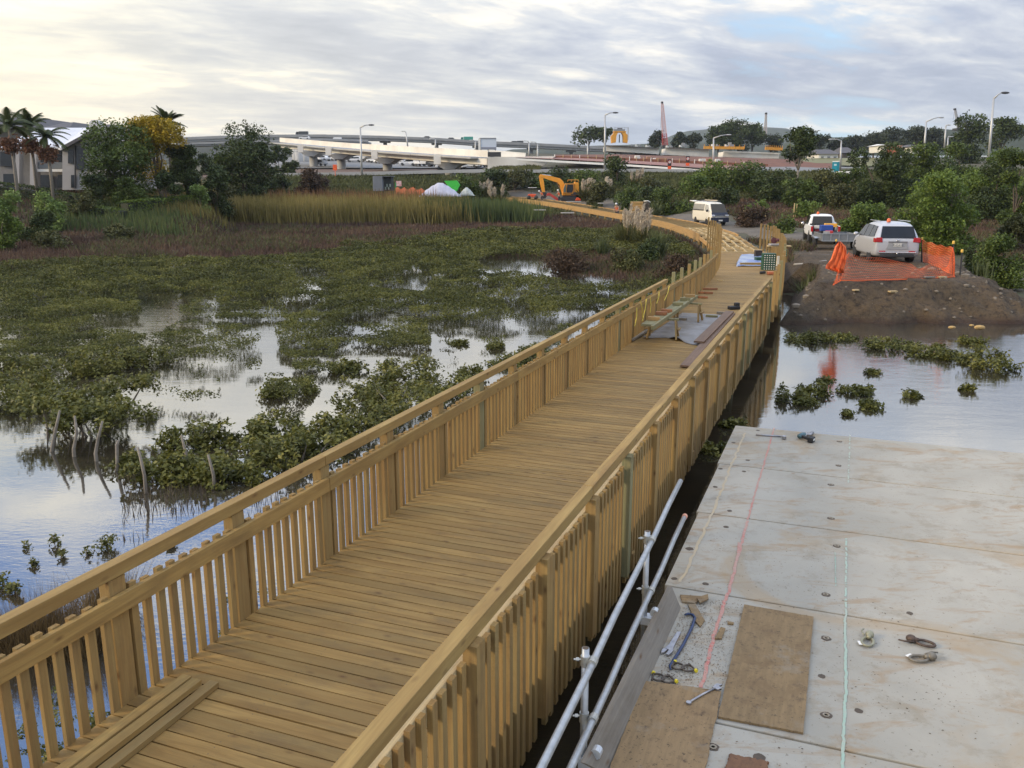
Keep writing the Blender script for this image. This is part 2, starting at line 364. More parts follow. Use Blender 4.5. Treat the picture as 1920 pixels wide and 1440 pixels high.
# ---- water
def water_mat():
    m, nt, out = newmat('tidal_water'); t = nt.n('ShaderNodeTexCoord'); v = t.outputs['Object']
    r1 = nt.noise(nt.vmap(v, (1.0, 2.2, 1), (0, 0, .3)), 1.4, 4, .55); r2 = nt.noise(nt.vmap(v, (2, 5, 1), (0, 0, .5)), 3.0, 3, .6)
    br = nt.noise(v, .12, 3, .5)
    amp = nt.ramp(br, [(.40, .10), (.62, 1.0)])
    hgt = nt.math('MULTIPLY', nt.math('ADD', r1, nt.math('MULTIPLY', r2, .45)), amp)
    b = nt.n('ShaderNodeBump'); b.inputs['Strength'].default_value = .16; b.inputs['Distance'].default_value = .05; nt.l(hgt, b.inputs['Height'])
    gl = nt.n('ShaderNodeBsdfGlossy'); gl.inputs['Roughness'].default_value = .02; gl.inputs[0].default_value = (.95, .97, 1, 1); nt.l(b.outputs[0], gl.inputs['Normal'])
    df = nt.n('ShaderNodeBsdfDiffuse'); mud = nt.mix(nt.ramp(nt.noise(v, .5, 4), [(.4, 0.0), (.6, 1.0)]), (.030, .026, .018), (.05, .042, .028)); nt.l(mud, df.inputs[0])
    fr = nt.n('ShaderNodeFresnel', i_IOR=2.6); nt.l(b.outputs[0], fr.inputs['Normal'])
    fac = nt.math('MULTIPLY', fr.outputs[0], 1.35, clamp=True)
    mx = nt.n('ShaderNodeMixShader'); nt.l(fac, mx.inputs[0]); nt.l(df.outputs[0], mx.inputs[1]); nt.l(gl.outputs[0], mx.inputs[2]); nt.l(mx.outputs[0], out.inputs[0])
    return m
wm = gridmesh('water', np.linspace(-160, 160, 5), np.linspace(-40, 70, 5), lambda X, Y: X * 0, water_mat()); tag(wm, kind='structure')
# ---- embankment of fill beside the boardwalk, with the gravel track that runs off it
def sstep(a, b, x): k = np.clip((x - a) / (b - a), 0, 1); return k * k * (3 - 2 * k)
BY = np.array([20, 27, 33, 38, 42.5, 49, 53, 58, 66]); BX = np.array([5.2, 7.7, 10.2, 12.0, 13.3, 15.3, 16.5, 18.2, 19.6])
def emb_z(X, Y):
    t = X * SA + Y * CA; l = X * CA - Y * SA
    nz = vnoise(X, Y, 1.1, 5, 4); nf = vnoise(X, Y, 4.0, 9, 3)
    top = 1.33 - .36 * sstep(40, 52, Y) + .05 * nz
    # signed distance to plateau outline (front edge faces the camera)
    fr = Y - (31.3 + .02 * (X - 12)) + .30 * nz
    le = (X - (11.3 + .10 * (Y - 31) + np.clip(Y - 42, 0, 40) * .12)) + .2 * nz
    ri = ((17.4 + .33 * (Y - 31.3)) - X) * .8 + .25 * nz
    d = np.minimum(np.minimum(fr, le), ri)
    slope = top + np.minimum(d, 0) * .78 + .22 * np.exp(-((d + 1.6) / .7) ** 2) * (1 + nz) * .5
    rnd = (.13 * nf + .16 * vnoise(X, Y, 1.9, 14, 2)) * np.clip(-d * 1.5, 0, 1) + .03 * nf
    z = np.maximum(slope + rnd, -1.0) - .06 * np.exp(-(d / .35) ** 2)
    bx = np.interp(Y, BY, BX)                     # keep the fill below the boardwalk
    lo = np.where(Y < 38, -.3, .35)
    return np.where(X < bx + 1.6, np.minimum(z, lo + 1.05 * np.clip(X - bx - .3 * (Y < 38), 0, 2)), z)
EARTH = earth_mat()
def emb_cut(X, Y): return emb_z(X, Y) > -.5
eo = gridmesh('embankment', np.arange(7, 36, .16), np.arange(26.5, 66, .16), emb_z, EARTH, emb_cut); tag(eo, kind='structure')
def groundz(x, y):
    z = float(tz(x, y)) + float(rollnoise(np.array(x), np.array(y)))
    if 7 < x < 35 and 26.5 < y < 66: z = max(z, float(emb_z(np.array(x), np.array(y))))
    return z
# gravel track
tp = [at(1575, 452, .97), at(1520, 445, 1.0), atD(1492, 436, 62), atD(1440, 424, 70), atD(1352, 418, 78), atD(1290, 404, 88), atD(1212, 394, 100), atD(1150, 386, 112), atD(1052, 378, 122), atD(960, 372, 134)]
m = MB(); rows = []
N = 80
def spl(P, k):
    k = k * (len(P) - 1); i = min(int(k), len(P) - 2); f = k - i; a, b, c, d = P[max(i - 1, 0)], P[i], P[i + 1], P[min(i + 2, len(P) - 1)]
    return .5 * ((2 * b) + (c - a) * f + (2 * a - 5 * b + 4 * c - d) * f * f + (3 * b - a - 3 * c + d) * f ** 3)
for i in range(N + 1):
    p = spl(tp, i / N); q = spl(tp, min(1, i / N + .01)) - spl(tp, max(0, i / N - .01)); n = Vector((-q.y, q.x, 0)).normalized()
    wdt = lerp(3.1, 2.3, min(1, i / 60)) + .3 * math.sin(i * .7) + .2 * math.sin(i * 1.9)
    rows.append([Vector((*(p + n * wdt * k)[:2], groundz(*(p + n * wdt * k)[:2]) + (.05 if abs(k) < .95 else -.1))) for k in (-1, -.8, -.5, -.2, .2, .5, .8, 1)])
m.grid(rows); tr = m.build('gravel_track', gravel_mat(), smooth=True); tag(tr, kind='structure')
# ------------------------------------------------------------ boardwalk
DZ = 1.0                                     # deck level above the water
LEFT = [B(t, -4.64, DZ) for t in (-4, 2, 8, 14, 20, 25, 29)] + [B(t, l, DZ) for t, l in ((33, -4.80), (38, -5.12), (43, -5.65), (49.5, -6.6), (55.5, -7.95))]
LEFT += [atD(1312, 440, 61), atD(1280, 427, 70), atD(1240, 415.5, 80), atD(1180, 405, 90), atD(1130, 396.5, 98), atD(1080, 388, 106), atD(1035, 380.5, 113), atD(985, 374, 120), atD(925, 369, 128)]
_pts = [spl(LEFT, i / 900) for i in range(901)]
_cum = np.concatenate([[0], np.cumsum([(_pts[i + 1] - _pts[i]).length for i in range(900)])])
_PA = np.array([tuple(p) for p in _pts])
def path(s):
    """left edge point, unit tangent, unit right vector at arc length s (s = t on the straight part)"""
    s = s + 4; p = Vector([np.interp(s, _cum, _PA[:, k]) for k in range(3)]); q = Vector([np.interp(s + .4, _cum, _PA[:, k]) for k in range(3)]); o = Vector([np.interp(s - .4, _cum, _PA[:, k]) for k in range(3)])
    t = (q - o).normalized(); n = Vector((t.y, -t.x, 0)).normalized(); return p, t, n
SEND = _cum[-1] - 4
DW = 2.6
def W(s, a, z=0.0):
    p, t, n = path(s); v = p + n * a; v.z = p.z + z; return v
bw = thing('boardwalk', 'long straight timber boardwalk with balustrades on both sides, curving left at its far end', 'boardwalk', (0, 0, 0))
m = MB(); s = -1.0; k = 0
while s < 49.6:
    a0, a1 = -.055 + random.uniform(-.006, .006), DW + .055
    j = random.uniform(-.0012, .0012)
    m.beam(W(s, a0, -.016 + j), W(s, a1, -.016 + j), .1225, .032); s += .135; k += 1
    if k % 41 == 0: s += .006
m.build('deck', DECKW, bw)
# stringers, bearers, piles
for a in (.02, .9, 1.75, DW - .02):
    m = MB(); q = -1
    while q < 49: m.beam(W(q, a, -.155), W(min(q + 3, 49.5), a, -.155), .05, .24); q += 3
    m.build('stringer', POSTW, bw)
q = .8
while q < 49:
    MB().beam(W(q, -.1, -.38), W(q, DW + .1, -.38), .1, .2).build('bearer', POSTW, bw)
    for a in (.35, DW - .35):
        p = W(q, a, 0); MB().tube([(p.x, p.y, -1.2), (p.x, p.y, DZ - .28)], .11, 12).build('pile', GREENW, bw)
    q += 4.0
PITCHP = 1.333
LP = [4.24 + PITCHP * i for i in range(-3, 27)]; RP = [4.37 + PITCHP * i for i in range(-3, 27)]
tallL = [41.0 + i * 1.36 for i in range(13)]; tallR = [40.4 + i * 1.36 for i in range(11)]
def post(s, side, z1, wx=.1, mat=None):
    a = -.10 if side < 0 else DW + .092
    p, t, n = path(s); c0 = W(s, a, -.36); c1 = W(s, a, z1)
    return MB().beam(c0, c1, .095, wx, up=t).build('post', mat or (GREENW if random.random() < .22 else POSTW), bw)
RT = 1.11; RL = .88
rsx = random.Random(5)
for s in LP:
    if s < 24.3: post(s, -1, RT - .115, .15 if s < 12 else .12)
    elif s < 40: post(s, -1, 1.18 + rsx.uniform(-.05, .05), .11)
for s in RP:
    if s < 26.2: post(s, 1, RT - .115, .13)
    elif s < 40: post(s, 1, 1.22 + (s - 26) * .018 + rsx.uniform(-.05, .08), .12)
for s in tallL: post(s, -1, 1.55 + rsx.uniform(-.06, .06), .11, POSTW)
for s in tallR: post(s, 1, 1.5 + rsx.uniform(-.08, .08), .11, POSTW)
def rail(name, s0, s1, a, z, w_, h_, mat, n=1):
    m = MB(); r_ = random.random()
    for i in range(n):
        x0, x1 = lerp(s0, s1, i / n), lerp(s0, s1, (i + 1) / n); m.beam(W(x0, a, z), W(x1, a, z), w_, h_, rnd=r_)
    return m.build(name, mat, bw, bevel=.004)
for side, posts, send, lend in ((-1, LP, 24.4, 37.5), (1, RP, 25.9, 25.9)):
    e = posts[0] - .06; js = [e]; k = 2
    base = posts[3 + 2 - 4] if side < 0 else posts[3 + 2 - 4]
    x = base
    while x < send - 1: 
        if x > e + .5: js.append(x)
        x += 4 * PITCHP
    js.append(send)
    at_ = -.085 if side < 0 else DW + .048
    for a, b in zip(js, js[1:]): rail('top_rail', a + .004, b - .004, at_, RT - .055 , .095, .10, RAILW)
    js2 = [j for j in js[:-1]] + ([lend] if lend - js[-1] > -1 else [js[-1]])
    if side < 0: js2 = js[:-1] + [24.2, 30.9, lend]
    al = -.022 if side < 0 else DW + .022
    for a, b in zip(js2, js2[1:]): rail('lower_rail', a + .004, b - .004, al, RL - .07, .044, .14, RAILW if side < 0 else PALEW, 1 if b < 26 else 6)
# balusters: the nearest hundred are parts, the rest one part
bal = []
for side, posts, end in ((-1, LP, 36.9), (1, RP, 25.8)):
    for i in range(len(posts)):
        nb = 9; step = PITCHP / (nb + 1)
        for k in range(1, nb + 1):
            s = posts[i] + step * k + random.uniform(-.006, .006)
            if s < end: bal.append((side, s))
bal.sort(key=lambda b: b[1])
near = [b for b in bal if b[1] > 3.2][:100]; rest = [b for b in bal if b not in near]
def balmb(m, side, s):
    a = -.064 if side < 0 else DW + .064
    p, t, n = path(s); top = RL + .012 + random.uniform(-.012, .014); bot = -.30 + random.uniform(-.035, .035) - (.22 if side > 0 else 0)
    m.beam(W(s, a, bot), W(s + random.uniform(-.004, .004), a, top), .036, .064, up=t); return m
for side, s in near: balmb(MB(), side, s).build('baluster', POSTW, bw)
m = MB()
for side, s in rest: balmb(m, side, s)
tag(m.build('balusters', POSTW, bw), kind='stuff')
m = MB(); s = -1.0 + .135 * 26                      # screw heads on the nearer boards
for i in range(95):
    for a in (.06, .9, 1.75, DW - .06):
        for ds in (-.035, .035): c = W(s + i * .135 + ds, a + random.uniform(-.006, .006), .0012); m.add([c + Vector((math.cos(q) * .0045, math.sin(q) * .0045, 0)) for q in (0, 1.05, 2.1, 3.14, 4.2, 5.2)], [tuple(range(6))])
tag(m.build('screws', M('screw_head', (.10, .085, .06), bump=0), bw), kind='stuff')
# ------------------------------------------------------------ bare framing further on
fr = thing('unfinished_boardwalk', 'unfinished boardwalk framing curving left, bare joists on short piles with no decking', 'framing', (0, 0, 0))
for a, nm in ((-.03, 'edge_beam'), (DW + .03, 'edge_beam')):
    s = 49.9
    while s < SEND - 1:
        e = min(s + 6, SEND - .5); m = MB(); r_ = random.random()
        for i in range(3): m.beam(W(lerp(s, e, i / 3), a, -.22), W(lerp(s, e, (i + 1) / 3), a, -.22), .05, .56 if s > 56 else .26, rnd=r_)
        m.build(nm, FRAMEW, fr); s = e
s = 50.3; k = 0
while s < SEND - 1:
    MB().beam(W(s, 0, -.06), W(s, DW, -.06), .13 if s < 72 else .07, .14).build('joist', PALEW if s < 72 else JOISTW, fr)
    if s < 72:
        for a in (.45, 1.0, 1.55, 2.1):
            if s + 2 < 73: MB().beam(W(s + .03, a + (k % 2) * .06, -.07), W(s + 2.05, a + (k % 2) * .06, -.07), .07, .12).build('nogging', PALEW, fr)
    s += 2.1 if s < 72 else 1.25; k += 1
s = 51
while s < SEND - 1:
    for a in (.12, DW - .12):
        p = W(s, a, 0); gz = groundz(p.x, p.y)
        MB().tube([(p.x, p.y, min(gz, p.z - .6) - .3), (p.x, p.y, p.z - .12)], .13, 8).build('pile', POSTW, fr)
    MB().beam(W(s, 0, -.30), W(s, DW, -.30), .1, .2).build('bearer', POSTW, fr); s += 2.4
# ------------------------------------------------------------ precast bridge deck
ZS = .97; LE = -1.44
def slab_mat():
    m, nt, out = newmat('precast_concrete'); t = nt.n('ShaderNodeTexCoord'); v = t.outputs['Object']
    a = nt.noise(v, .55, 5, .6, .5); b = nt.noise(v, 7, 8, .7); c = nt.noise(nt.vmap(v, (1.2, 3.2, 1), (0, 0, -AZ)), 1.3, 7, .7, .8)
    col = nt.mix(nt.ramp(a, [(.35, 0.0), (.65, 1.0)]), (.405, .38, .32), (.315, .298, .25))
    col = nt.mix(nt.math('MULTIPLY', nt.ramp(c, [(.52, 0.0), (.66, 1.0)]), .6), col, (.29, .19, .095))
    col = nt.mix(nt.math('MULTIPLY', nt.ramp(nt.noise(v, .42, 7, .68, .9), [(.56, 0.0), (.64, 1.0)]), .42), col, (.34, .235, .12))
    col = nt.mix(nt.math('MULTIPLY', nt.ramp(nt.noise(v, 2.2, 8, .75, .2), [(.53, 0.0), (.66, 1.0)]), .6), col, (.25, .215, .155))
    col = nt.mix(nt.ramp(b, [(.60, 0.0), (.72, .5)]), col, (.20, .17, .12))
    sp = nt.noise(v, 34, 2, .6); patch = nt.noise(v, .8, 3, .6)
    col = nt.mix(nt.math('MULTIPLY', nt.ramp(sp, [(.665, 0.0), (.70, .8)]), nt.ramp(patch, [(.42, .1), (.6, 1.0)])), col, (.10, .07, .045))
    vor = nt.n('ShaderNodeTexVoronoi', feature='F1'); vor.inputs['Scale'].default_value = 1.7; nt.l(v, vor.inputs['Vector'])
    col = nt.mix(nt.ramp(nt.math('ADD', vor.outputs['Distance'], nt.math('MULTIPLY', b, .1)), [(.075, .55), (.10, 0.0)]), col, (.25, .17, .10))
    lf = nt.n('ShaderNodeSeparateXYZ'); nt.l(nt.vmap(v, (1, 1, 1)), lf.inputs[0])
    pbsdf(nt, out, col, .88, 0, b, .18, .01, .3); return m
SLAB = slab_mat()
bd = thing('bridge_deck', 'pale precast concrete bridge deck of wide panels with paint lines, beside the boardwalk', 'bridge deck', B(5, 3, ZS))
def S(t, l, z=0.0): return B(t, l, ZS + z)
def local(o, parent): o.parent = parent; o.matrix_parent_inverse = Matrix.Translation(-parent.location)
ts = [13.63, 11.57, 9.65, 7.62, 5.60, 3.55, 1.5, -.5]
for a, b in zip(ts, ts[1:]):
    le = -1.32 - ((a + b) / 2 - 4.8) * .0136; m = MB(); m.beam(S(b + .012, (9.84 + le) / 2, -.11), S(a - .012, (9.84 + le) / 2, -.11), 9.84 - le, .22); o = m.build('panel', SLAB, None, bevel=.008); local(o, bd)
m = MB(); m.beam(S(-.5, 4.25, -.16), S(13.5, 4.25, -.16), 2 * (4.2 - LE) - .5, .16); local(m.build('joint_grout', M('joint_grout', (.16, .145, .12)), None), bd)
for l in (-.9, 1.6, 4.1): m = MB(); m.beam(S(-.5, l, -1.0), S(13.4, l, -1.0), .5, 1.5); local(m.build('girder', CONC, None), bd)
# lifting sockets: a dark recess with a washer in the big ones
SOCK = M('rust_stained_recess', (.10, .07, .045), (.06, .045, .03), 30); WASH = M('cast_washer', (.33, .29, .22), (.22, .18, .13), 40, .6, .4)
for x, y, big in ((1574, 828, 1), (1572, 873, 1), (1558, 909, 1), (1558, 972, 1), (1569, 1024, 1), (1548, 1115, 1), (1549, 1197, 1), (1549, 1341, 1), (1337, 1401, 1), (1423, 1420, .7),
                  (1421, 807, 0), (1375, 830, 0), (1402, 863, 0), (1351, 879, 0), (1395, 884, 0), (1341, 913, 0), (1368, 958, 0), (1361, 988, 0), (1293, 1029, .6), (1323, 1095, 0), (1264, 1085, 0), (1706, 1150, 0), (1541, 1268, 0), (1610, 1333, 0)):
    p = at(x, y, ZS); r_ = .042 if big else .03
    m = MB(); n = 14
    ring = [(math.cos(6.283 * i / n) * r_ * random.uniform(.86, 1.12), math.sin(6.283 * i / n) * r_ * random.uniform(.86, 1.12)) for i in range(n)]
    m.prism(ring, 0, .002, Matrix.Translation((p.x, p.y, ZS + .0005))); so_ = m.build('lifting_socket', SOCK, None); local(so_, bd)
    if big == 1:
        m = MB(); m.lathe([(.024, .0025), (.026, .006), (.014, .006), (.012, .0025)], (p.x, p.y, ZS), 14); w_ = m.build('washer', WASH, None); w_.parent = so_
def paint(name, pts, wd, mat, wob=.3, brk=0.0, up=.004):
    m = MB(); P = [at(x, y, ZS) for x, y in pts]; n = 150; prev = None
    for i in range(n):
        if random.random() < brk: prev = None; continue
        k = i / (n - 1) * (len(P) - 1); j = min(int(k), len(P) - 2); p = P[j].lerp(P[j + 1], k - j); d = (P[j + 1] - P[j]).normalized(); nn = Vector((d.y, -d.x, 0))
        o = vnoise(i * .23, 0, 1, 3) * wd * wob * 2; ww = wd * (1 + wob * float(vnoise(i * .6, 4, 1, 8)))
        cur = (p + nn * float(o - ww / 2), p + nn * float(o + ww / 2))
        if prev: m.add([Vector((q.x, q.y, ZS + up)) for q in (prev[0], prev[1], cur[1], cur[0])], [(0, 1, 2, 3)])
        prev = cur
    local(m.build(name, mat, None), bd)
def paintmat(name, c, a):
    m, nt, out = newmat(name); t = nt.n('ShaderNodeTexCoord'); n = nt.noise(t.outputs['Object'], 30, 5, .7); n2 = nt.noise(t.outputs['Object'], 2.5, 3, .6)
    col = nt.mix(nt.math('MULTIPLY', nt.math('MULTIPLY', nt.ramp(n, [(.3, .3), (.6, 1.0)]), a), nt.ramp(n2, [(.35, .55), (.6, 1.0)])), (.42, .39, .32), c)
    pbsdf(nt, out, col, .9); return m
RED = paintmat('red_marker_paint', (.50, .10, .08), .8)
paint('red_line', [(1452, 803), (1425, 895), (1402, 975)], .022, RED)
paint('red_line', [(1402.5, 977), (1386, 1035), (1366, 1110), (1340, 1190), (1315, 1290)], .03, RED)
paint('red_line', [(1386, 1018), (1383, 1045), (1377, 1068)], .022, RED, up=.0062)
TEAL = paintmat('teal_marker_paint', (.20, .48, .38), .6)
paint('teal_line', [(1594, 816), (1590, 910)], .018, paintmat('faded_teal_paint', (.30, .52, .43), .45), .3, .25)
paint('teal_line', [(1587, 1010), (1586, 1160)], .018, paintmat('faded_teal_paint2', (.28, .52, .43), .6), .3, .1)
paint('teal_line', [(1585, 1160), (1586, 1300), (1578, 1470)], .021, TEAL)
paint('teal_line', [(1566, 1036), (1567, 1100)], .010, TEAL, .3, .2)
paint('ochre_line', [(1398, 812), (1368, 880), (1338, 960), (1276, 1092)], .03, paintmat('ochre_stain', (.55, .38, .16), .5), .5)
# ------------------------------------------------------------ plants
PXM = 853.0      # pixels per metre at one metre, in the 1024 px picture
MANG = foliage('mangrove_leaves', (.034, .040, .008), (.115, .12, .024), (.28, .26, .065), .25, .5, 1.1, .28)
MANG2 = foliage('mangrove_cover', (.026, .030, .007), (.085, .092, .020), (.20, .195, .045), .25, .55, .45, .2)
BARK = M('bark', (.13, .10, .075), (.07, .055, .04), 9, .9, bump=.5)
PALEBARK = M('pale_bark', (.26, .23, .19), (.16, .14, .11), 9, .9, bump=.5)
GREEN_D = foliage('dark_foliage', (.018, .027, .009), (.050, .072, .020), (.11, .145, .04), .15, .6, .5)
GREEN_M = foliage('green_foliage', (.027, .042, .010), (.082, .118, .024), (.17, .22, .048), .22, .55, .45)
GREEN_B = foliage('bright_foliage', (.042, .066, .012), (.115, .17, .03), (.22, .29, .06), .25, .55, .5)
GREEN_L = foliage('lime_foliage', (.08, .12, .03), (.17, .24, .06), (.28, .36, .11), .25, .55, .8)
YELLOW = foliage('yellow_foliage', (.13, .12, .012), (.34, .25, .018), (.55, .36, .03), .25, .55, .5)
OLIVE = foliage('olive_foliage', (.035, .040, .014), (.088, .092, .030), (.16, .16, .055), .2, .6, .6)
BROWNF = foliage('brown_scrub', (.040, .028, .018), (.085, .055, .035), (.13, .09, .05), .15, .8, .4)
HAZY = foliage('far_foliage', (.030, .040, .026), (.050, .064, .036), (.075, .09, .05), .1, .8, .05)

def leafverts(P, size, up=.5, asp=.55, rng=RNG, droop=None):
    """one diamond-shaped leaf per point"""
    N = len(P); n = rng.normal(size=(N, 3)); n[:, 2] = np.abs(n[:, 2]) + up; n /= np.linalg.norm(n, axis=1)[:, None]
    a = rng.normal(size=(N, 3)); a -= n * (a * n).sum(1)[:, None]; a /= np.linalg.norm(a, axis=1)[:, None]
    b = np.cross(n, a); s = (np.asarray(size) * rng.uniform(.7, 1.3, N))[:, None]
    V = np.stack([P - a * s * .5, P + b * s * asp * .5 + n * s * .06, P + a * s * .5, P - b * s * asp * .5 + n * s * .06], 1)
    return V.reshape(-1, 3)
def tufts(P, size, k=4, rng=RNG):
    """k leaves around each point: a leaf cluster"""
    Q = np.repeat(P, k, 0) + rng.normal(size=(len(P) * k, 3)) * np.repeat(np.broadcast_to(size, len(P)), k)[:, None] * .45
    return Q
def bladeverts(P, w_, h_, lean=.25, rng=RNG, wind=(0, 0)):
    N = len(P); an = rng.uniform(0, math.pi, N); d = np.stack([np.cos(an), np.sin(an), 0 * an], 1) * (np.asarray(w_) * .5)[:, None]
    L = rng.normal(size=(N, 3)) * lean; L[:, 0] += wind[0]; L[:, 1] += wind[1]; L[:, 2] = 1; L = L * np.asarray(h_)[:, None]
    return np.stack([P - d, P + d, P + L], 1).reshape(-1, 3)
def inpoly(px, py, poly):
    ins = np.zeros(px.shape, bool); j = len(poly) - 1
    for i in range(len(poly)):
        xi, yi = poly[i]; xj, yj = poly[j]
        c = ((yi > py) != (yj > py)) & (px < (xj - xi) * (py - yi) / ((yj - yi) or 1e-9) + xi); ins ^= c; j = i
    return ins
def crown(name, lobes, n, lsize, mat, parent=None, up=.35, shell=.55, flat=1.0, seed=0, asp=.6, k=3):
    """leaf clusters spread through the outer part of a set of lobes (x, y, z, rx, rz) around the thing's base"""
    rng = np.random.default_rng(seed + 17); L = np.array([(a[0], a[1], a[2], a[3], a[4]) for a in lobes])
    wt = L[:, 3] * L[:, 3] * .5 + L[:, 3] * L[:, 4]; c = rng.choice(len(L), n, p=wt / wt.sum()); L = L[c]
    d = rng.normal(size=(n, 3)); d /= np.linalg.norm(d, axis=1)[:, None]
    r = (shell + (1 - shell) * rng.random(n) ** .6) * (1 + .10 * rng.normal(size=n))
    P = np.stack([L[:, 0] + d[:, 0] * r * L[:, 3], L[:, 1] + d[:, 1] * r * L[:, 3], L[:, 2] + d[:, 2] * r * L[:, 4]], 1)
    P = tufts(P, lsize * .9, k, rng); P[:, 2] = np.maximum(P[:, 2], .03)
    tone = np.repeat(np.clip(rng.normal(.5, .2, n), 0, 1), k)
    return fastmesh(name, leafverts(P, np.full(len(P), lsize), up, asp, rng), 4, np.clip(tone + rng.normal(0, .12, len(P)), 0, 1), mat, parent)
def lobeset(w_, z0, z1, n, rng, dome=1.0, size=.34, depth=.9):
    """lobes filling a crown of width w_ between z0 and z1"""
    out = []; H_ = z1 - z0
    for i in range(n):
        t = (i + .5) / n; zz_ = z0 + H_ * ((.12 if z0 > H_ * .15 else -.02) + .86 * rng.random() ** (.85 if z0 > H_ * .15 else 1.25))
        f = (zz_ - z0) / H_; ww = w_ / 2 * (math.sqrt(max(0, 1 - (2 * f - .85) ** 2 / 1.6)) if dome else 1)
        a = rng.uniform(0, 2 * math.pi); rr = ww * (1 - size) * math.sqrt(rng.random())
        sx = w_ * size * rng.uniform(.5, .95) * .8; sz = min(H_ * .42, sx * rng.uniform(.6, .95))
        out.append((rr * math.cos(a), rr * math.sin(a) * depth, min(zz_, z1 - sz * .9), sx, sz))
    return out
def limbs(name, h, r0, tips, mat, parent, lean=0.0, rng=random, nseg=4, fork=.35):
    m = MB(); b = Vector((lean * h * .5, 0, h * fork)); P = [Vector((0, 0, -.3)), Vector((lean * h * .15, .02, h * fork * .5)), b]
    m.tube(P, [r0, r0 * .82, r0 * .66], 8)
    for t in tips:
        t = Vector(t); mid = b.lerp(t, .5) + Vector((rng.uniform(-.1, .1), rng.uniform(-.1, .1), rng.uniform(.0, .12))) * (t - b).length
        m.tube([b, b.lerp(mid, .5), mid, t], [r0 * .55, r0 * .42, r0 * .3, r0 * .1], 6)
    return m.build(name, mat, parent, smooth=True)
_tid = [0]
def tree(label, cat, px, top, base, wpx, Y, mat, name='tree', n=None, trunk=.35, nl=12, group=None, leafpx=2.5, cover=9, bark=None, size=.34, dz=0.0, shell=.5, up=.35, dome=1):
    """a tree or shrub placed by where its foot, top and width show; Y is its real distance"""
    _tid[0] += 1; sd = _tid[0] * 31; rng = np.random.default_rng(sd); rr = random.Random(sd)
    p = atD(px, top * .6 + base * .4, Y); X = p.x; z = groundz(X, Y); ptop = atD(px, top, Y).z; h = max((ptop - z) * 1.07, .4); w_ = wpx / F * Y * 1.02
    e = thing(name, label, cat, (X, Y, z - .05), rr.uniform(-.3, .3), group)
    z0 = h * trunk; lobes = lobeset(w_, z0, h, nl, rng, dome, size)
    ls = leafpx * Y / PXM; apx = (w_ * PXM / Y) * ((h - z0) * PXM / Y)
    n = n or int(min(16000, max(160, cover * apx / (leafpx * leafpx * .5) / 3)))
    crown('crown' if trunk > .12 else 'foliage', lobes, n, ls, mat, e, up, shell, seed=sd)
    tips = [(l[0] * .8, l[1] * .8, l[2]) for l in lobes[:7]]
    limbs('trunk' if trunk > .12 else 'stem', h, max(.05, w_ * .035), tips, bark or BARK, e, rr.uniform(-.15, .15), rr, fork=max(trunk * .8, .12))
    return e
# ---- mangrove cover, read off the picture as areas of the flats
COVER = [([(0, 556), (130, 572), (165, 606), (250, 622), (300, 640), (250, 665), (160, 665), (0, 660)], .9),
 ([(265, 640), (340, 600), (440, 606), (492, 624), (470, 648), (400, 660), (300, 676)], .62),
 ([(330, 572), (370, 558), (450, 563), (455, 580), (400, 597), (340, 590)], .7),
 ([(392, 655), (444, 662), (436, 680), (396, 676)], .35), ([(430, 668), (492, 668), (486, 692), (440, 690)], .45), ([(350, 688), (380, 686), (384, 712), (356, 710)], .35),
 ([(290, 724), (350, 730), (412, 712), (412, 744), (350, 746), (290, 738)], .4), ([(500, 566), (530, 560), (532, 578), (498, 576)], .5),
 ([(528, 606), (560, 580), (640, 602), (690, 606), (800, 606), (812, 640), (720, 650), (640, 640), (620, 690), (560, 692), (527, 655), (512, 622)], .95),
 ([(500, 704), (560, 698), (600, 690), (580, 722), (548, 745), (500, 740)], .6),
 ([(816, 650), (830, 636), (860, 640), (850, 652)], .3), ([(900, 634), (945, 632), (940, 650), (910, 652)], .4),
 ([(930, 690), (990, 662), (1040, 640), (1060, 660), (1000, 700), (950, 712)], .6), ([(1000, 640), (1050, 610), (1090, 610), (1040, 650)], .6)]
POOLS = [[(553, 504), (580, 500), (612, 508), (600, 520), (572, 520)], [(766, 496), (780, 494), (778, 502)], [(745, 512), (790, 507), (802, 515), (795, 528), (786, 542), (756, 540), (724, 541), (730, 530), (762, 528)],
 [(885, 528), (910, 532), (936, 534), (932, 544), (900, 541)], [(160, 545), (280, 536), (272, 541), (230, 545), (180, 552)], [(262, 556), (385, 551), (340, 572), (322, 600), (290, 606), (205, 600), (190, 588), (270, 586)],
 [(510, 552), (570, 556), (600, 562), (575, 578), (500, 575)], [(640, 603), (680, 589), (735, 579), (790, 586), (786, 597), (740, 597), (690, 604)],
 [(950, 566), (985, 570), (1000, 586), (975, 590), (955, 578)], [(1060, 580), (1120, 572), (1130, 585), (1090, 596), (1060, 594)], [(1118, 548), (1160, 544), (1165, 550), (1130, 553)], [(440, 558), (520, 556), (500, 566), (450, 566)]]
YCUT = ([-400, 0, 300, 500, 600, 800, 950, 1200, 1300], [500, 492, 480, 480, 470, 448, 424, 418, 424])
SCRUB = [(885, 484), (960, 470), (1060, 476), (1150, 470), (1240, 474), (1290, 500), (1260, 524), (1120, 530), (1000, 518), (900, 500)]
def grow(po, k=1.3):
    cx = sum(q[0] for q in po) / len(po); cy = sum(q[1] for q in po) / len(po); return [(cx + (x - cx) * k, cy + (y - cy) * k) for x, y in po]
POOLS = [grow(q) for q in POOLS]
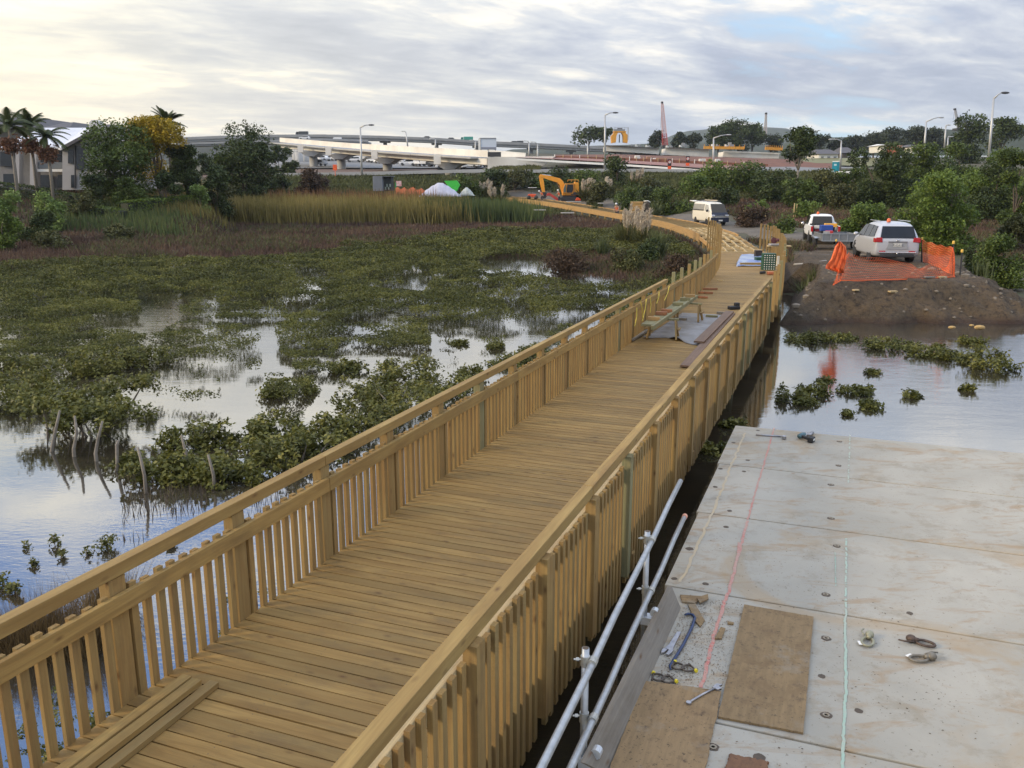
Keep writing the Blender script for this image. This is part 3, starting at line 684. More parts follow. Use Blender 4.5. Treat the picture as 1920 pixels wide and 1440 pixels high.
def covermask(px, py, X, Y):
    nz = vnoise(X, Y, .22, 2, 3); nf = vnoise(X, Y, 1.0, 4, 2)
    d = np.where(py < 600 + 14 * nz, 1.0, 0.0)
    jx = px + 10 * nf; jy = py + 5 * vnoise(X, Y, .9, 6, 2)
    d = np.where((px > 812) & (py < 648 - np.clip((912 - px) * .28, 0, 28)), np.maximum(d, .0), d)
    for po in POOLS: d = np.where(inpoly(jx, jy, po), .02, d)
    for po, v in COVER: d = np.where(inpoly(jx, jy, po), v, d)
    cut = np.interp(px, *YCUT) + 9 * nz + 3 * nf
    d = np.where(py < cut, 0, d); d = np.where(inpoly(jx, jy, SCRUB), 0, d)
    return d
def rights(X, Y):                       # True well left of the boardwalk
    ok = X * CA - Y * SA < -5.35
    far = Y > 34; lx = np.interp(Y, _PA[:, 1][:520], _PA[:, 0][:520]); return ok & (~far | (X < lx - 1.2))
def mangrove_field():
    N = 900000; rng = RNG
    Y = 1 / np.sqrt(rng.uniform(1 / 74.0 ** 2, 1 / 16.0 ** 2, N)) if False else np.exp(rng.uniform(math.log(17), math.log(80), N)); u = rng.uniform(-.64, .33, N); X = u * Y
    hc = (.40 + .34 * (vnoise(X, Y, .32, 1, 3) + .3) + .34 * vnoise(X, Y, .8, 8, 2)) * np.clip(.55 + (Y - 22) / 50, .55, 1)
    px, py = project(X, Y, hc * .75); d = covermask(px, py, X, Y)
    keep = (rng.random(N) < d * np.clip(.75 + Y / 100, 0, 1)) & rights(X, Y) & (px > -60)
    # tuft the sparse areas
    keep &= vnoise(X, Y, 1.7, 31, 2) > -.30 - .25 * (Y > 50)
    keep &= (d > .8) | (vnoise(X, Y, 1.6, 12, 2) > .12 - d * .45)
    X, Y, hc = X[keep], Y[keep], np.clip(hc[keep], .18, 1.2); n = len(X)
    gz = np.maximum(tz(X, Y), 0); z = gz + hc * (.35 + .65 * rng.random(n) ** .5)
    P = np.stack([X, Y, z], 1); sz = np.clip(2.1 * Y / PXM, .06, .2)
    return fastmesh('mangrove_thicket', leafverts(P, sz, .5, .6), 4, np.clip(rng.normal(.5, .22, n), 0, 1), MANG2)
tag(mangrove_field(), kind='stuff')
# ---- individual mangroves near the boardwalk
def mangrove(px, base, w_, h, label, cat='mangrove', name='mangrove_shrub', group=None, n=None, legs=1, seed=0, z=0.0, ls=.095, trunk=.05):
    rng = np.random.default_rng(seed + 900); rr = random.Random(seed + 5); p = at(px, base, z)
    e = thing(name, label, cat, (p.x, p.y, z - .05), rr.uniform(-3, 3), group)
    lobes = lobeset(w_ * 1.12, h * trunk, h, max(4, int(w_ * 13)), rng, 1, .19 if w_ > .8 else .4); n = n or int(215 * w_ * max(h, .9))
    crown('foliage', lobes, n, ls, MANG, e, .5, .25, seed=seed, k=5, asp=.5)
    m = MB()
    for q in range(legs):
        a = rr.uniform(0, 6.28); b = Vector((math.cos(a) * w_ * .16, math.sin(a) * w_ * .16, -.5))
        for t in lobes[q::legs][:3]: m.tube([b, b.lerp(Vector(t[:3]), .45) + Vector((rr.uniform(-.08, .08), rr.uniform(-.08, .08), .12 * h)), Vector(t[:3])], [.016 * (w_ + .5), .011 * (w_ + .5), .005], 6)
    m.build('stem', PALEBARK, e, smooth=True); return e
MG = 'mangrove bushes standing in the water left of the boardwalk'
sd = 0
for px, base, w_, h, lab in [
 (300, 912, 1.5, .85, 'low spreading mangrove bush at the water edge, lower left of its clump'), (365, 905, 1.6, 1.05, 'dense mangrove bush with its leaves almost touching the water, near the lower left pool'),
 (430, 912, 1.5, .95, 'mangrove bush above thin dead stems in the water, just left of the upper rail'), (500, 890, 1.8, 1.15, 'broad mangrove bush behind the second near rail post'),
 (575, 872, 1.7, 1.2, 'mangrove bush rising right behind the upper rail joint'), (350, 850, 1.5, 1.0, 'mangrove bush in the second row behind the low spreading one'),
 (440, 850, 1.7, 1.15, 'round mangrove bush in the middle of the near clump'), (530, 830, 1.8, 1.2, 'tall leafy mangrove bush at the back of the near clump'),
 (620, 832, 1.8, 1.2, 'mangrove bush just below the blue patch of reflected sky'), (255, 890, .8, .6, 'small mangrove tuft at the far left end of the near clump'),
 (690, 800, 2.0, 1.35, 'large dark mangrove bush behind the rail, right of the blue reflection'), (760, 775, 2.2, 1.4, 'tallest dark green mangrove bush beside the upper rail'),
 (830, 742, 2.0, 1.2, 'mangrove bush in front of the bright pool, right of the tallest dark one'), (700, 745, 2.0, 1.2, 'mangrove bush behind the large dark one, beside blue reflected sky'),
 (770, 715, 2.2, 1.2, 'mangrove bush with open branches at the edge of the bright middle pool'), (655, 700, 1.4, .8, 'yellowish mangrove bush at the top of the blue reflection'),
 (870, 715, 1.2, .8, 'small mangrove bush touching the rail below the middle pool'), (960, 690, 1.6, .8, 'mangrove bush just behind the rail right of the middle pool'),
 (540, 740, 1.6, .8, 'mangrove bush on the near shore of the grey pool'),
 (860, 650, .7, .35, 'tiny floating mangrove tuft in the middle pool, nearer the bushes'), (925, 655, .9, .45, 'little mangrove tuft in the centre of the bright middle pool'),
 (1010, 668, 1.3, .8, 'mangrove bush seen through the gap between the two rails')]:
    sd += 1; mangrove(px, base - (14 if base > 840 else 4), w_ * .94, h * .48, lab, seed=sd, group=MG)
for px, base, w_, h, lab in [
 (115, 842, 2.4, 1.7, 'mangrove tree on a kinked bare trunk, leftmost of those with bare trunks'), (160, 856, 1.9, 1.55, 'mangrove tree on a slim bare trunk, second from left of the bare-trunked ones'),
 (195, 862, 2.2, 1.6, 'mangrove tree with a thick bare trunk at the right part of the left stand'), (30, 805, 2.2, 1.3, 'bushy mangrove tree at the left picture edge above pale water'),
 (75, 780, 2.4, 1.4, 'wide mangrove tree behind the bare-trunked ones'), (235, 800, 2.0, 1.5, 'mangrove tree with open twiggy right side beside the cream pool'),
 (130, 745, 2.4, 1.4, 'dense mangrove tree in the middle of the left stand'), (200, 735, 2.2, 1.3, 'mangrove tree at the back right of the left stand'),
 (20, 735, 2.4, 1.2, 'dense mangrove tree at the left edge, behind the bushy one'), (270, 725, 1.8, 1.1, 'sparse mangrove tree bordering the large cream pool')]:
    sd += 1; mangrove(px, base - 42, w_ * .88, h * .46, lab, name='mangrove_tree', seed=sd, group='taller mangroves of the left stand', trunk=.36 if h > 1.45 else .12, legs=1)
for i, (px, b, w_, lab) in enumerate([(8, 1100, .35, 'mangrove seedling at the left picture edge in bright water'), (35, 1110, .3, 'mangrove seedling just right of the one at the left picture edge'), (65, 1060, .16, 'small single mangrove seedling standing alone in bright water'),
    (103, 1022, .2, 'mangrove seedling with two leaf tufts in pale reflection'), (118, 1045, .16, 'mangrove seedling just below the one with two leaf tufts'), (203, 1028, .45, 'largest mangrove seedling near the upper rail'),
    (325, 1020, .22, 'mangrove seedling close above the lower rail, rightmost of the seedlings'), (52, 1028, .1, 'tiniest mangrove seedling, only a few leaves above the water'), (165, 1040, .12, 'thin mangrove seedling left of the largest one')]):
    mangrove(px, b, w_, .10 + w_ * .32, lab, 'mangrove', 'mangrove_seedling', 'mangrove seedlings in the open water', max(5, int(90 * w_)), seed=60 + i, ls=.055, trunk=.15)
for i, (px, b, w_, h, lab) in enumerate([(1490, 752, 1.1, .55, 'mangrove clump in the water nearest the right side of the boardwalk'), (1525, 738, .9, .5, 'mangrove clump just right of the one nearest the boardwalk'), (1600, 735, .9, .3, 'thin floating mangrove sprig in the sky reflection right of the boardwalk'),
    (1640, 765, .7, .3, 'low mangrove sprig below the floating sprig'), (1585, 778, .3, .2, 'tiny mangrove sprig near the far edge of the concrete deck'), (1716, 745, .5, .32, 'small lone mangrove tuft in the grey water'), (1812, 732, .4, .3, 'smallest mangrove tuft towards the right of the grey water'),
    (1520, 640, 1.5, .5, 'mangrove bush at the left foot of the earth mound'), (1575, 636, 1.1, .28, 'mangrove bush below the left fence stake at the mound foot'), (1665, 650, 1.7, .45, 'mangrove bush at the middle foot of the earth mound'), (1738, 664, 1.5, .5, 'mangrove bush right of the middle at the mound foot'),
    (1790, 672, 1.2, .45, 'mangrove bush at the mound foot, before the big one at the right'), (1855, 690, 1.6, .8, 'biggest mangrove bush at the right foot of the earth mound'), (1815, 645, 1.2, .4, 'mangrove bush wedged behind the biggest one at the mound foot'), (1345, 845, .8, .3, 'sprig of mangrove in the black water between boardwalk and concrete deck'),
    (1375, 800, .5, .25, 'small green sprig at the corner of the concrete deck'), (1545, 715, .6, .25, 'thin mangrove sprig above the clumps nearest the boardwalk'), (1640, 700, .5, .2, 'low sprig in open water under the mound')]):
    mangrove(px, b, w_ * 1.1, h * .62, lab, seed=90 + i, group='mangroves on the right side of the boardwalk', n=int(330 * w_ * max(h, .5)) if i < 7 or i > 13 else None)
# kinked bare trunks that carry the left stand, standing in open water
for i, (q, l) in enumerate([([(97, 846), (99, 832), (106, 798), (112, 770)], 'kinked bare grey mangrove trunk in open water, first from left'), ([(139, 856), (138, 842), (144, 812), (140, 780)], 'kinked bare grey mangrove trunk in open water, second from left'),
    ([(181, 864), (179, 850), (184, 822), (192, 790)], 'kinked bare grey mangrove trunk in open water, third from left'), ([(219, 882), (220, 866), (219, 834), (222, 826)], 'bare grey mangrove trunk in open water, nearest the low spreading bush')]):
    b = at(*q[0]); P = [b + Vector((0, 0, -.3))] + [atD(x, y, b.y + .02 * j) for j, (x, y) in enumerate(q)]; tag(MB().tube(P, [.035, .034, .032, .028, .02], 8).build('bare_trunk', PALEBARK, smooth=True), l, 'tree trunk')
# dead bare stakes with their bend
for i, (px, b, h) in enumerate([(272, 925, .75), (400, 915, .55), (350, 880, .6)]):
    p = at(px, b); MBs = MB().tube([(p.x, p.y, -.4), (p.x + .02, p.y, h * .4), (p.x - .05, p.y + .03, h)], [.03, .026, .018], 6)
    tag(MBs.build('dead_stem', PALEBARK, smooth=True), ['bare dead mangrove stem at the front of the near clump', 'short bare dead stem among thin roots beside the upper rail', 'bare dead stem inside the near mangrove clump'][i], 'dead stem')
# thin breathing roots sticking out of the water
n = 1500; px = RNG.uniform(230, 560, n); py = 905 + RNG.uniform(-25, 110, n) - (px - 230) * .12; d = [at(a, b) for a, b in zip(px, py)]
P = np.array([tuple(p) for p in d]); P = P[vnoise(P[:, 0], P[:, 1], 1.2, 3, 2) > -.05]; P = P[P[:, 0] * CA - P[:, 1] * SA < -5.2]
tag(fastmesh('breathing_roots', bladeverts(P, np.full(len(P), .012), RNG.uniform(.05, .2, len(P)), .15), 3, RNG.random(len(P)), M('root_brown', (.09, .07, .05))), kind='stuff')
# ---- brown marsh grass
def grassfield(name, N, Yr, ur, size, hgt, mat, maskf, rp=1.25, lean=.3):
    Y = np.exp(RNG.uniform(math.log(Yr[0]), math.log(Yr[1]), N)); X = RNG.uniform(ur[0], ur[1], N) * Y
    z = tz(X, Y); emb = (X > 7) & (X < 35) & (Y > 26.5) & (Y < 66); z = np.where(emb, np.maximum(z, emb_z(X, Y)), z)
    px, py = project(X, Y, z); k = (RNG.random(N) < maskf(px, py, X, Y)); X, Y, z = X[k], Y[k], z[k]
    P = np.stack([X, Y, z - .03], 1); h = hgt * (1 + .35 * vnoise(X, Y, .35, 4, 2)) * RNG.uniform(.6, 1.2, len(X))
    o = fastmesh(name, bladeverts(P, size * Y / PXM, h, lean), 3, np.clip(RNG.normal(.5, .2, len(X)), 0, 1), mat); tag(o, kind='stuff'); return o
def offtrack(X, Y):
    lx = np.interp(Y, _PA[:, 1], _PA[:, 0]); k = np.array([(p.x, p.y) for p in [spl(tp, i / 60) for i in range(61)]])
    tx = np.interp(Y, k[:, 1], k[:, 0]); return ~((X > lx - .4) & (X < lx + 3.5)) & (np.abs(X - tx) > 4.6) & ~((Y < 56) & (X > 7.5) & (X < 30) & (emb_z(X, Y) > 1.0 if True else False))
BRG = foliage('brown_marsh_grass', (.045, .028, .022), (.10, .062, .046), (.17, .115, .07), .15, .8, .12)
grassfield('brown_marsh_grass', 230000, (44, 125), (-.66, .7), 1.3, .42, BRG,
  lambda px, py, X, Y: np.where(offtrack(X, Y) & (((py < np.interp(px, *YCUT) + 14) & (X < np.interp(Y, _PA[:, 1], _PA[:, 0]))) | inpoly(px, py, SCRUB) | (px > 1150)), 1.0, 0))
# green patches through the brown marsh and beyond the track
MGR = foliage('marsh_green_patches', (.035, .040, .014), (.075, .085, .028), (.13, .135, .05), .2, .7, .3)
def patches(px, py, X, Y):
    v = vnoise(X, Y, .10, 21, 3); r_ = (px > 1180) & (Y < 95)
    return np.where(offtrack(X, Y) & (((v > .18) & (px < 1180)) | (r_ & (v > -.12))), .8, 0)
grassfield('marsh_green_cover', 150000, (32, 125), (-.66, .8), 1.5, .5, MGR, patches, lean=.7)
# ---- reeds
REED = foliage('reeds', (.08, .075, .022), (.20, .165, .05), (.36, .28, .10), .2, .7, .06)
REEDG = foliage('green_reeds', (.035, .055, .022), (.075, .105, .035), (.14, .16, .05), .2, .7, .08)
RUSTR = foliage('rusty_reeds', (.12, .06, .03), (.21, .11, .05), (.30, .19, .08), .2, .8, .08)
def reedbed(name, N, x0, x1, ytop, ybase, Y0, Y1, hm, mat, wpx=1.6):
    px = RNG.uniform(x0, x1, N) + RNG.normal(0, 22, N); Y = RNG.uniform(Y0, Y1, N); X = (px - 960) / F * Y * .985
    z = tz(X, Y); P = np.stack([X, Y, z - .05], 1); hh = hm * RNG.uniform(.5, 1.12, N) * (1 + .15 * vnoise(X, Y, .2, 9, 2)) * np.clip((px - x0) / 60 + .5, .5, 1) 
    o = fastmesh(name, bladeverts(P, wpx * Y / PXM * RNG.uniform(.6, 1.3, N), hh, .11, wind=(-.05, 0)), 3, np.clip(RNG.normal(.5, .22, N), 0, 1), mat); tag(o, kind='stuff')
reedbed('reed_bed', 15000, 372, 860, 0, 0, 92, 106, 2.7, REED)
reedbed('green_reed_bed', 7500, 770, 975, 0, 0, 94, 106, 2.6, REEDG)
reedbed('rusty_reed_bed', 3500, 470, 800, 0, 0, 105, 112, 3.0, RUSTR)
reedbed('short_reeds', 3000, 235, 400, 0, 0, 80, 92, 1.3, REED, 1.3)
reedbed('short_green_reeds', 3500, 60, 330, 0, 0, 70, 84, 1.1, REEDG, 1.6)
# rushes under the near rail
for px, b, w_, lab in ((120, 1215, .75, 'big brown tussock of rushes right behind the near rail'), (30, 1230, .5, 'brown tussock of rushes at the left picture edge behind the rail'), (205, 1150, .4, 'small brown rush tussock beside the first near post')):
    p = at(px, b); n = int(2600 * w_); a = RNG.uniform(0, 6.28, n); r_ = np.sqrt(RNG.random(n)) * w_ * .6
    P = np.stack([r_ * np.cos(a), r_ * np.sin(a) * .7, np.full(n, -.1)], 1); e = tag(fastmesh('rush_tussock', bladeverts(P, np.full(n, .009), RNG.uniform(.35, .85, n) * (.7 + w_ * .4), .28, wind=(.08, 0)), 3, RNG.random(n), foliage('rushes', (.07, .045, .02), (.15, .105, .05), (.28, .20, .09), .15, .8, 2)), lab, 'rushes'); e.location = p
# tangle of sprouting twigs beneath the near balusters
for px, b, lab in ((60, 1500, 'tangled leafy twigs seen between the nearest balusters'), (150, 1420, 'tangled twigs in the water behind the first near post'), (470, 1200, 'twiggy plant behind the balusters below the rail joint')):
    sd += 1; mangrove(px, b, .9, .7, lab, 'shrub', 'twiggy_shrub', None, 260, 1, 200 + sd, ls=.035, trunk=.1)
# ------------------------------------------------------------ trees and shrubs
T = tree
T('broad dark green garden tree in front of the house, left of the yellow one', 'tree', 222, 236, 382, 150, 84, GREEN_M, trunk=.12, nl=20, leafpx=2.6)
T('autumn yellow tree beside the house', 'tree', 300, 230, 372, 124, 87, YELLOW, trunk=.28, nl=16)
T('dark bush under the left side of the broad garden tree', 'shrub', 180, 330, 384, 60, 80, GREEN_D, trunk=.04, nl=8, name='shrub')
T('dark low tree filling the gap left of the big dark tree', 'tree', 400, 300, 374, 60, 90, GREEN_D, trunk=.05, nl=9)
T('dark shrub in front of the big dark tree by the reeds', 'shrub', 480, 318, 378, 80, 107, GREEN_D, trunk=.04, nl=9, name='shrub')
T('olive shrub at the end of the bright hedge', 'shrub', 415, 345, 384, 60, 92, OLIVE, trunk=.04, nl=8, name='shrub')
for x_, t_, w_, l_ in ((360, 272, 34, 'far dark tree under the left end of the long viaduct'), (382, 278, 30, 'far low dark tree between viaduct pier and the big dark tree'), (408, 270, 36, 'far dark tree just left of the big dark tree'), (540, 276, 40, 'far dark tree below the left tip of the ramp'), (520, 268, 30, 'far tree at the right shoulder of the big dark tree')):
    T(l_, 'tree', x_, t_, 312, w_, 170, GREEN_D, trunk=.05, nl=8, group='far trees below the viaduct', leafpx=2.1)
T('dark rounded tree right of the yellow tree', 'tree', 342, 258, 372, 66, 89, GREEN_D, trunk=.1, nl=10)
T('big dark dense tree between the garden and the motorway ramp', 'tree', 458, 238, 372, 118, 109, GREEN_D, trunk=.04, nl=34, leafpx=2.4, size=.38)
T('narrow dark conifer top sticking up behind the big dark tree', 'tree', 474, 228, 372, 22, 113, GREEN_D, trunk=.05, nl=9)
T('mid green shrubby tree in front of the big dark tree', 'tree', 428, 284, 376, 62, 107, GREEN_M, trunk=.08, nl=10)
T('dark low shrub at the foot of the yellow tree', 'shrub', 312, 320, 384, 60, 83, GREEN_D, trunk=.04, nl=8, name='shrub')
T('dark shrub between the yellow tree and the big dark tree', 'shrub', 372, 300, 372, 64, 88, GREEN_D, trunk=.05, nl=9, name='shrub')
T('small rounded dark green shrub below the broad garden tree', 'shrub', 240, 330, 388, 70, 80, GREEN_M, trunk=.04, nl=8, name='shrub')
T('olive yellow shrub behind the long green hedge', 'shrub', 372, 343, 372, 46, 84, GREEN_L, trunk=.05, nl=6, name='shrub')
T('dark tree right next to the big dark tree near the ramp', 'tree', 500, 262, 366, 40, 110, GREEN_D, trunk=.06, nl=8)
T('lime green bush with a pale crown below the house hedge', 'shrub', 92, 350, 425, 70, 70, GREEN_L, trunk=.05, nl=9, name='shrub')
T('lime green bush at the left picture edge', 'shrub', 8, 358, 450, 66, 66, GREEN_L, trunk=.05, nl=9, name='shrub')
T('large olive bush low at the left picture edge', 'shrub', 12, 395, 470, 74, 58, GREEN_B, trunk=.04, nl=9, name='shrub')
T('grey green low bush on the marsh edge at the left', 'shrub', 100, 436, 458, 90, 60, OLIVE, trunk=.03, nl=8, name='shrub')
T('dark bush beneath the lime green bush', 'shrub', 70, 392, 446, 90, 64, GREEN_D, trunk=.03, nl=8, name='shrub')
T('dark low bush among the short reeds at the left', 'shrub', 225, 410, 440, 70, 66, OLIVE, trunk=.03, nl=7, name='shrub')
T('dull green bush just under the dark clipped hedge', 'shrub', 150, 358, 412, 60, 76, OLIVE, trunk=.04, nl=7, name='shrub')
T('rusty dark shrub standing by the highway barrier behind the reeds', 'shrub', 590, 319, 366, 82, 118, BROWNF, trunk=.04, nl=9, name='shrub')
T('dark green shrub left of the rusty shrub behind the reeds', 'shrub', 530, 322, 366, 60, 116, GREEN_D, trunk=.04, nl=7, name='shrub')
G = 'roadside shrubs between the reeds and the motorway'
for px, top, base, w_, Y, mt, lab in [
 (880, 322, 374, 70, 126, GREEN_M, 'loose green shrub left of the pampas plumes by the reeds'), (925, 315, 376, 60, 130, GREEN_D, 'dark shrub behind the walker in orange on the framing'), (965, 318, 370, 70, 134, OLIVE, 'olive shrub behind the small roller'),
 (1005, 322, 366, 60, 136, GREEN_M, 'green shrub directly behind the excavator boom'), (1055, 312, 368, 70, 138, GREEN_D, 'dark green shrub behind the excavator cab'), (1100, 318, 372, 60, 134, GREEN_M, 'mid green shrub behind the pampas right of the excavator'),
 (1158, 298, 372, 66, 130, GREEN_D, 'tall dark rounded tree right of the pampas by the excavator'), (1120, 340, 385, 60, 112, OLIVE, 'olive flax-like shrub below the tall dark rounded tree'), (1185, 345, 386, 80, 108, GREEN_M, 'green shrub right of the timber stack worker'),
 (1075, 335, 372, 40, 122, GREEN_D, 'low dark shrub at the right end of the excavator'), (1230, 330, 386, 70, 118, OLIVE, 'olive shrub below the red earth of the motorway works'), (1265, 348, 396, 80, 98, GREEN_M, 'green shrub left of the white van'),
 (1300, 332, 380, 70, 112, GREEN_B, 'bright green shrub behind the white van roof'), (1340, 306, 376, 90, 116, GREEN_B, 'broad bright green tree behind the white van'), (1395, 308, 382, 90, 112, GREEN_M, 'broad green tree right of the white van'),
 (1450, 322, 384, 90, 104, GREEN_D, 'dark shrub with bare branches left of the two-tier tree'), (1540, 322, 386, 90, 100, OLIVE, 'olive shrub below the portable toilet'), (1495, 330, 388, 70, 98, GREEN_M, 'green shrub at the foot of the two-tier tree'),
 (1580, 345, 392, 80, 92, OLIVE, 'olive shrub below the white plumes at the right'), (1640, 268, 392, 130, 96, GREEN_D, 'big dark green tree left of the broad right-hand grove'), (1600, 300, 385, 70, 100, GREEN_M, 'mid green tree leaning over the road by the portable toilet'),
 (1740, 266, 392, 130, 104, GREEN_M, 'wide green tree at the centre of the right-hand grove'), (1690, 272, 400, 90, 92, GREEN_D, 'dark tree behind the near rounded tree'), (1870, 248, 400, 130, 84, GREEN_B, 'tall green tree at the right picture edge'),
 (1915, 262, 420, 90, 70, GREEN_M, 'green tree cut off by the right picture edge'), (1850, 300, 410, 110, 78, GREEN_D, 'dark bushy tree right of the near rounded tree'), (1800, 262, 380, 90, 112, GREEN_M, 'green tree in front of the tall pine'),
 (1215, 352, 392, 60, 100, GREEN_D, 'dark shrub behind the timber stack on the framing'), (1420, 372, 392, 46, 88, GREEN_B, 'small bright shrub on the red earth beyond the track'), (1510, 378, 398, 60, 84, GREEN_B, 'small bright shrub beside the two wooden stakes'),
 (1560, 350, 392, 60, 96, GREEN_D, 'dark shrub under the olive scrub near the pickup'), (1320, 352, 392, 60, 100, OLIVE, 'low olive shrub above the white van windscreen'), (1370, 350, 388, 60, 100, GREEN_D, 'dark low shrub right above the white van')]:
    T(lab, 'tree' if 'tree' in lab else 'shrub', px, top, base, w_, Y, mt, name='tree' if 'tree' in lab else 'shrub', trunk=.05, nl=12, group=G, leafpx=2.4)
T('two-tier tree with a flat dense crown on a bare trunk', 'tree', 1496, 247, 385, 74, 106, GREEN_D, trunk=.52, nl=14, bark=PALEBARK)
T('near bright green rounded tree behind the silver car', 'tree', 1768, 312, 478, 168, 52, GREEN_B, trunk=.03, nl=34, leafpx=2.7, cover=11, size=.26)
T('medium bright green bush behind the parked trailer', 'shrub', 1622, 372, 446, 96, 60, GREEN_B, trunk=.04, nl=14, name='shrub', leafpx=2.6)
T('green bush between the trailer bush and the near rounded tree', 'shrub', 1690, 385, 450, 60, 60, GREEN_M, trunk=.04, nl=8, name='shrub')
T('low green bush at the right edge beyond the orange mesh', 'shrub', 1880, 440, 506, 110, 38, GREEN_M, trunk=.03, nl=12, name='shrub')
T('dark green bush behind the right yellow-capped stake', 'shrub', 1835, 455, 510, 60, 42, GREEN_D, trunk=.03, nl=9, name='shrub')
T('olive bush low between the near tree and the picture edge', 'shrub', 1905, 405, 452, 80, 52, OLIVE, trunk=.03, nl=9, name='shrub')
T('low green bush on the bank left of the pickup', 'shrub', 1465, 405, 424, 70, 68, GREEN_M, trunk=.03, nl=9, name='shrub')
T('brownish scrub bush behind the far tall posts', 'shrub', 1410, 388, 408, 80, 76, BROWNF, trunk=.03, nl=9, name='shrub')
T('dark bush in the scrub island left of the curve', 'shrub', 1205, 440, 508, 80, 50, GREEN_D, trunk=.03, nl=11, name='shrub')
T('dark grey green bush at the front of the scrub island', 'shrub', 1170, 462, 512, 80, 47, OLIVE, trunk=.03, nl=10, name='shrub')
T('low reddish bush at the left end of the scrub island', 'shrub', 1060, 468, 505, 130, 48, BROWNF, trunk=.03, nl=12, name='shrub')
T('low rusty bush at the right end of the scrub island by the posts', 'shrub', 1262, 478, 520, 70, 44, BROWNF, trunk=.03, nl=9, name='shrub')
# far skyline trees
T('tall dark pine on the right skyline', 'pine tree', 1820, 210, 290, 66, 210, GREEN_D, name='pine_tree', trunk=.10, nl=26, size=.42)
T('spreading dark tree behind the last street lamp', 'tree', 1882, 226, 300, 70, 230, GREEN_D, trunk=.25, nl=14)
T('umbrella shaped pine left of the yellow girder machine', 'pine tree', 1103, 242, 300, 62, 330, GREEN_D, name='pine_tree', trunk=.5, nl=12)
T('smaller dark pine joined to the umbrella shaped pine', 'pine tree', 1133, 243, 300, 40, 334, GREEN_D, name='pine_tree', trunk=.5, nl=8)
sk = [(1232, 248, 300, 34), (1270, 252, 296, 34), (1300, 254, 296, 40), (1350, 240, 300, 60), (1382, 228, 300, 70), (1412, 236, 300, 56), (1445, 255, 300, 50), (1565, 262, 300, 40), (1600, 258, 300, 50), (1640, 252, 300, 56), (1680, 243, 300, 60), (1720, 242, 300, 62), (1752, 244, 300, 56), (1785, 252, 300, 40), (1535, 256, 300, 50)]
lab = ['small round tree right of the tallest crane', 'low skyline tree before the hazy hill', 'skyline tree at the foot of the hazy hill', 'dark skyline tree left of the highest clump', 'highest dark skyline tree left of the second crane', 'dark skyline tree under the second crane',
 'low skyline tree right of the second crane', 'skyline tree above the white house', 'skyline tree right of the white house', 'skyline tree left of the street lamp by the red roofs', 'skyline tree behind the red roofs', 'broad skyline tree behind the street lamp', 'skyline tree left of the third crane', 'small skyline tree touching the tall pine', 'skyline tree right of the two-tier tree']
for (px, top, base, w_), l in zip(sk, lab): T(l, 'tree', px, top, base, w_, 340, GREEN_D if px < 1430 and px > 1320 else HAZY, trunk=.2, nl=10, group='trees on the skyline', leafpx=2.0)
# ---- palms
FROND = foliage('palm_fronds', (.03, .042, .014), (.06, .078, .026), (.10, .12, .04), .2, .6, 1)
def palm(label, px, top, base, Y, fr_len, nfr=14, droop=.9, r=.14, pods=False, name='palm_tree', bark=None):
    p = atD(px, top, Y); z = groundz(p.x, Y); zt = atD(px, top, Y).z; h = zt - z - fr_len * .35; rr = random.Random(px)
    e = thing(name, label, 'palm tree', (p.x, Y, z))
    MB().tube([(0, 0, -.3), (.05, 0, h * .5), (0, 0, h)], [r * 1.15, r, r * .8], 10).build('trunk', bark or PALEBARK, e, smooth=True)
    V = []
    for i in range(nfr):
        a = 6.283 * i / nfr * 1.618 * 2; el = rr.uniform(.1, 1.25); L = fr_len * rr.uniform(.8, 1.1); pts = []
        q = Vector((0, 0, h)); d = Vector((math.cos(a) * math.cos(el), math.sin(a) * math.cos(el), math.sin(el)))
        for k in range(11):
            pts.append(q.copy()); q = q + d * L / 10; d = (d + Vector((0, 0, -droop * .16))).normalized()
        for k in range(1, 11):
            d = (pts[k] - pts[k - 1]).normalized(); s_ = d.cross(Vector((0, 0, 1))).normalized(); ll = L * .26 * math.sin(math.pi * (k + 1) / 12.5)
            for sg in (-1, 1):
                for f in (0, .25, .5, .75):
                    o = pts[k] - d * f * L / 10; tip = o + (s_ * sg * .9 + d * .6 + Vector((0, 0, -.45))).normalized() * ll
                    V += [o - d * L * .02, o + d * L * .02, tip]
    V = np.array([tuple(v) for v in V]); fastmesh('fronds', V, 3, RNG.random(len(V) // 3), FROND, e)
    if pods:
        n = 900; P = RNG.normal(size=(n, 3)) * np.array([.36, .36, .3]) + np.array([0, -.1, h - fr_len * .62]); fastmesh('seed_cluster', leafverts(P, np.full(n, .3), 0, .6), 4, RNG.random(n), foliage('red_seeds', (.10, .045, .03), (.20, .10, .06), (.28, .16, .09), .1, .8, 2), e)
    return e
palm('palm with a red seed cluster at the left picture edge', 14, 218, 350, 78, 2.5, 16, 1.0, pods=True)
palm('palm with a red seed cluster in front of the white roof', 52, 222, 348, 82, 2.5, 16, 1.0, pods=True)
palm('palm with a tan seed cluster before the house balcony', 84, 240, 348, 80, 2.3, 15, 1.0, pods=True)
palm('spiky palm standing above the yellow tree', 312, 218, 340, 100, 2.1, 34, .7, .2, bark=BARK)
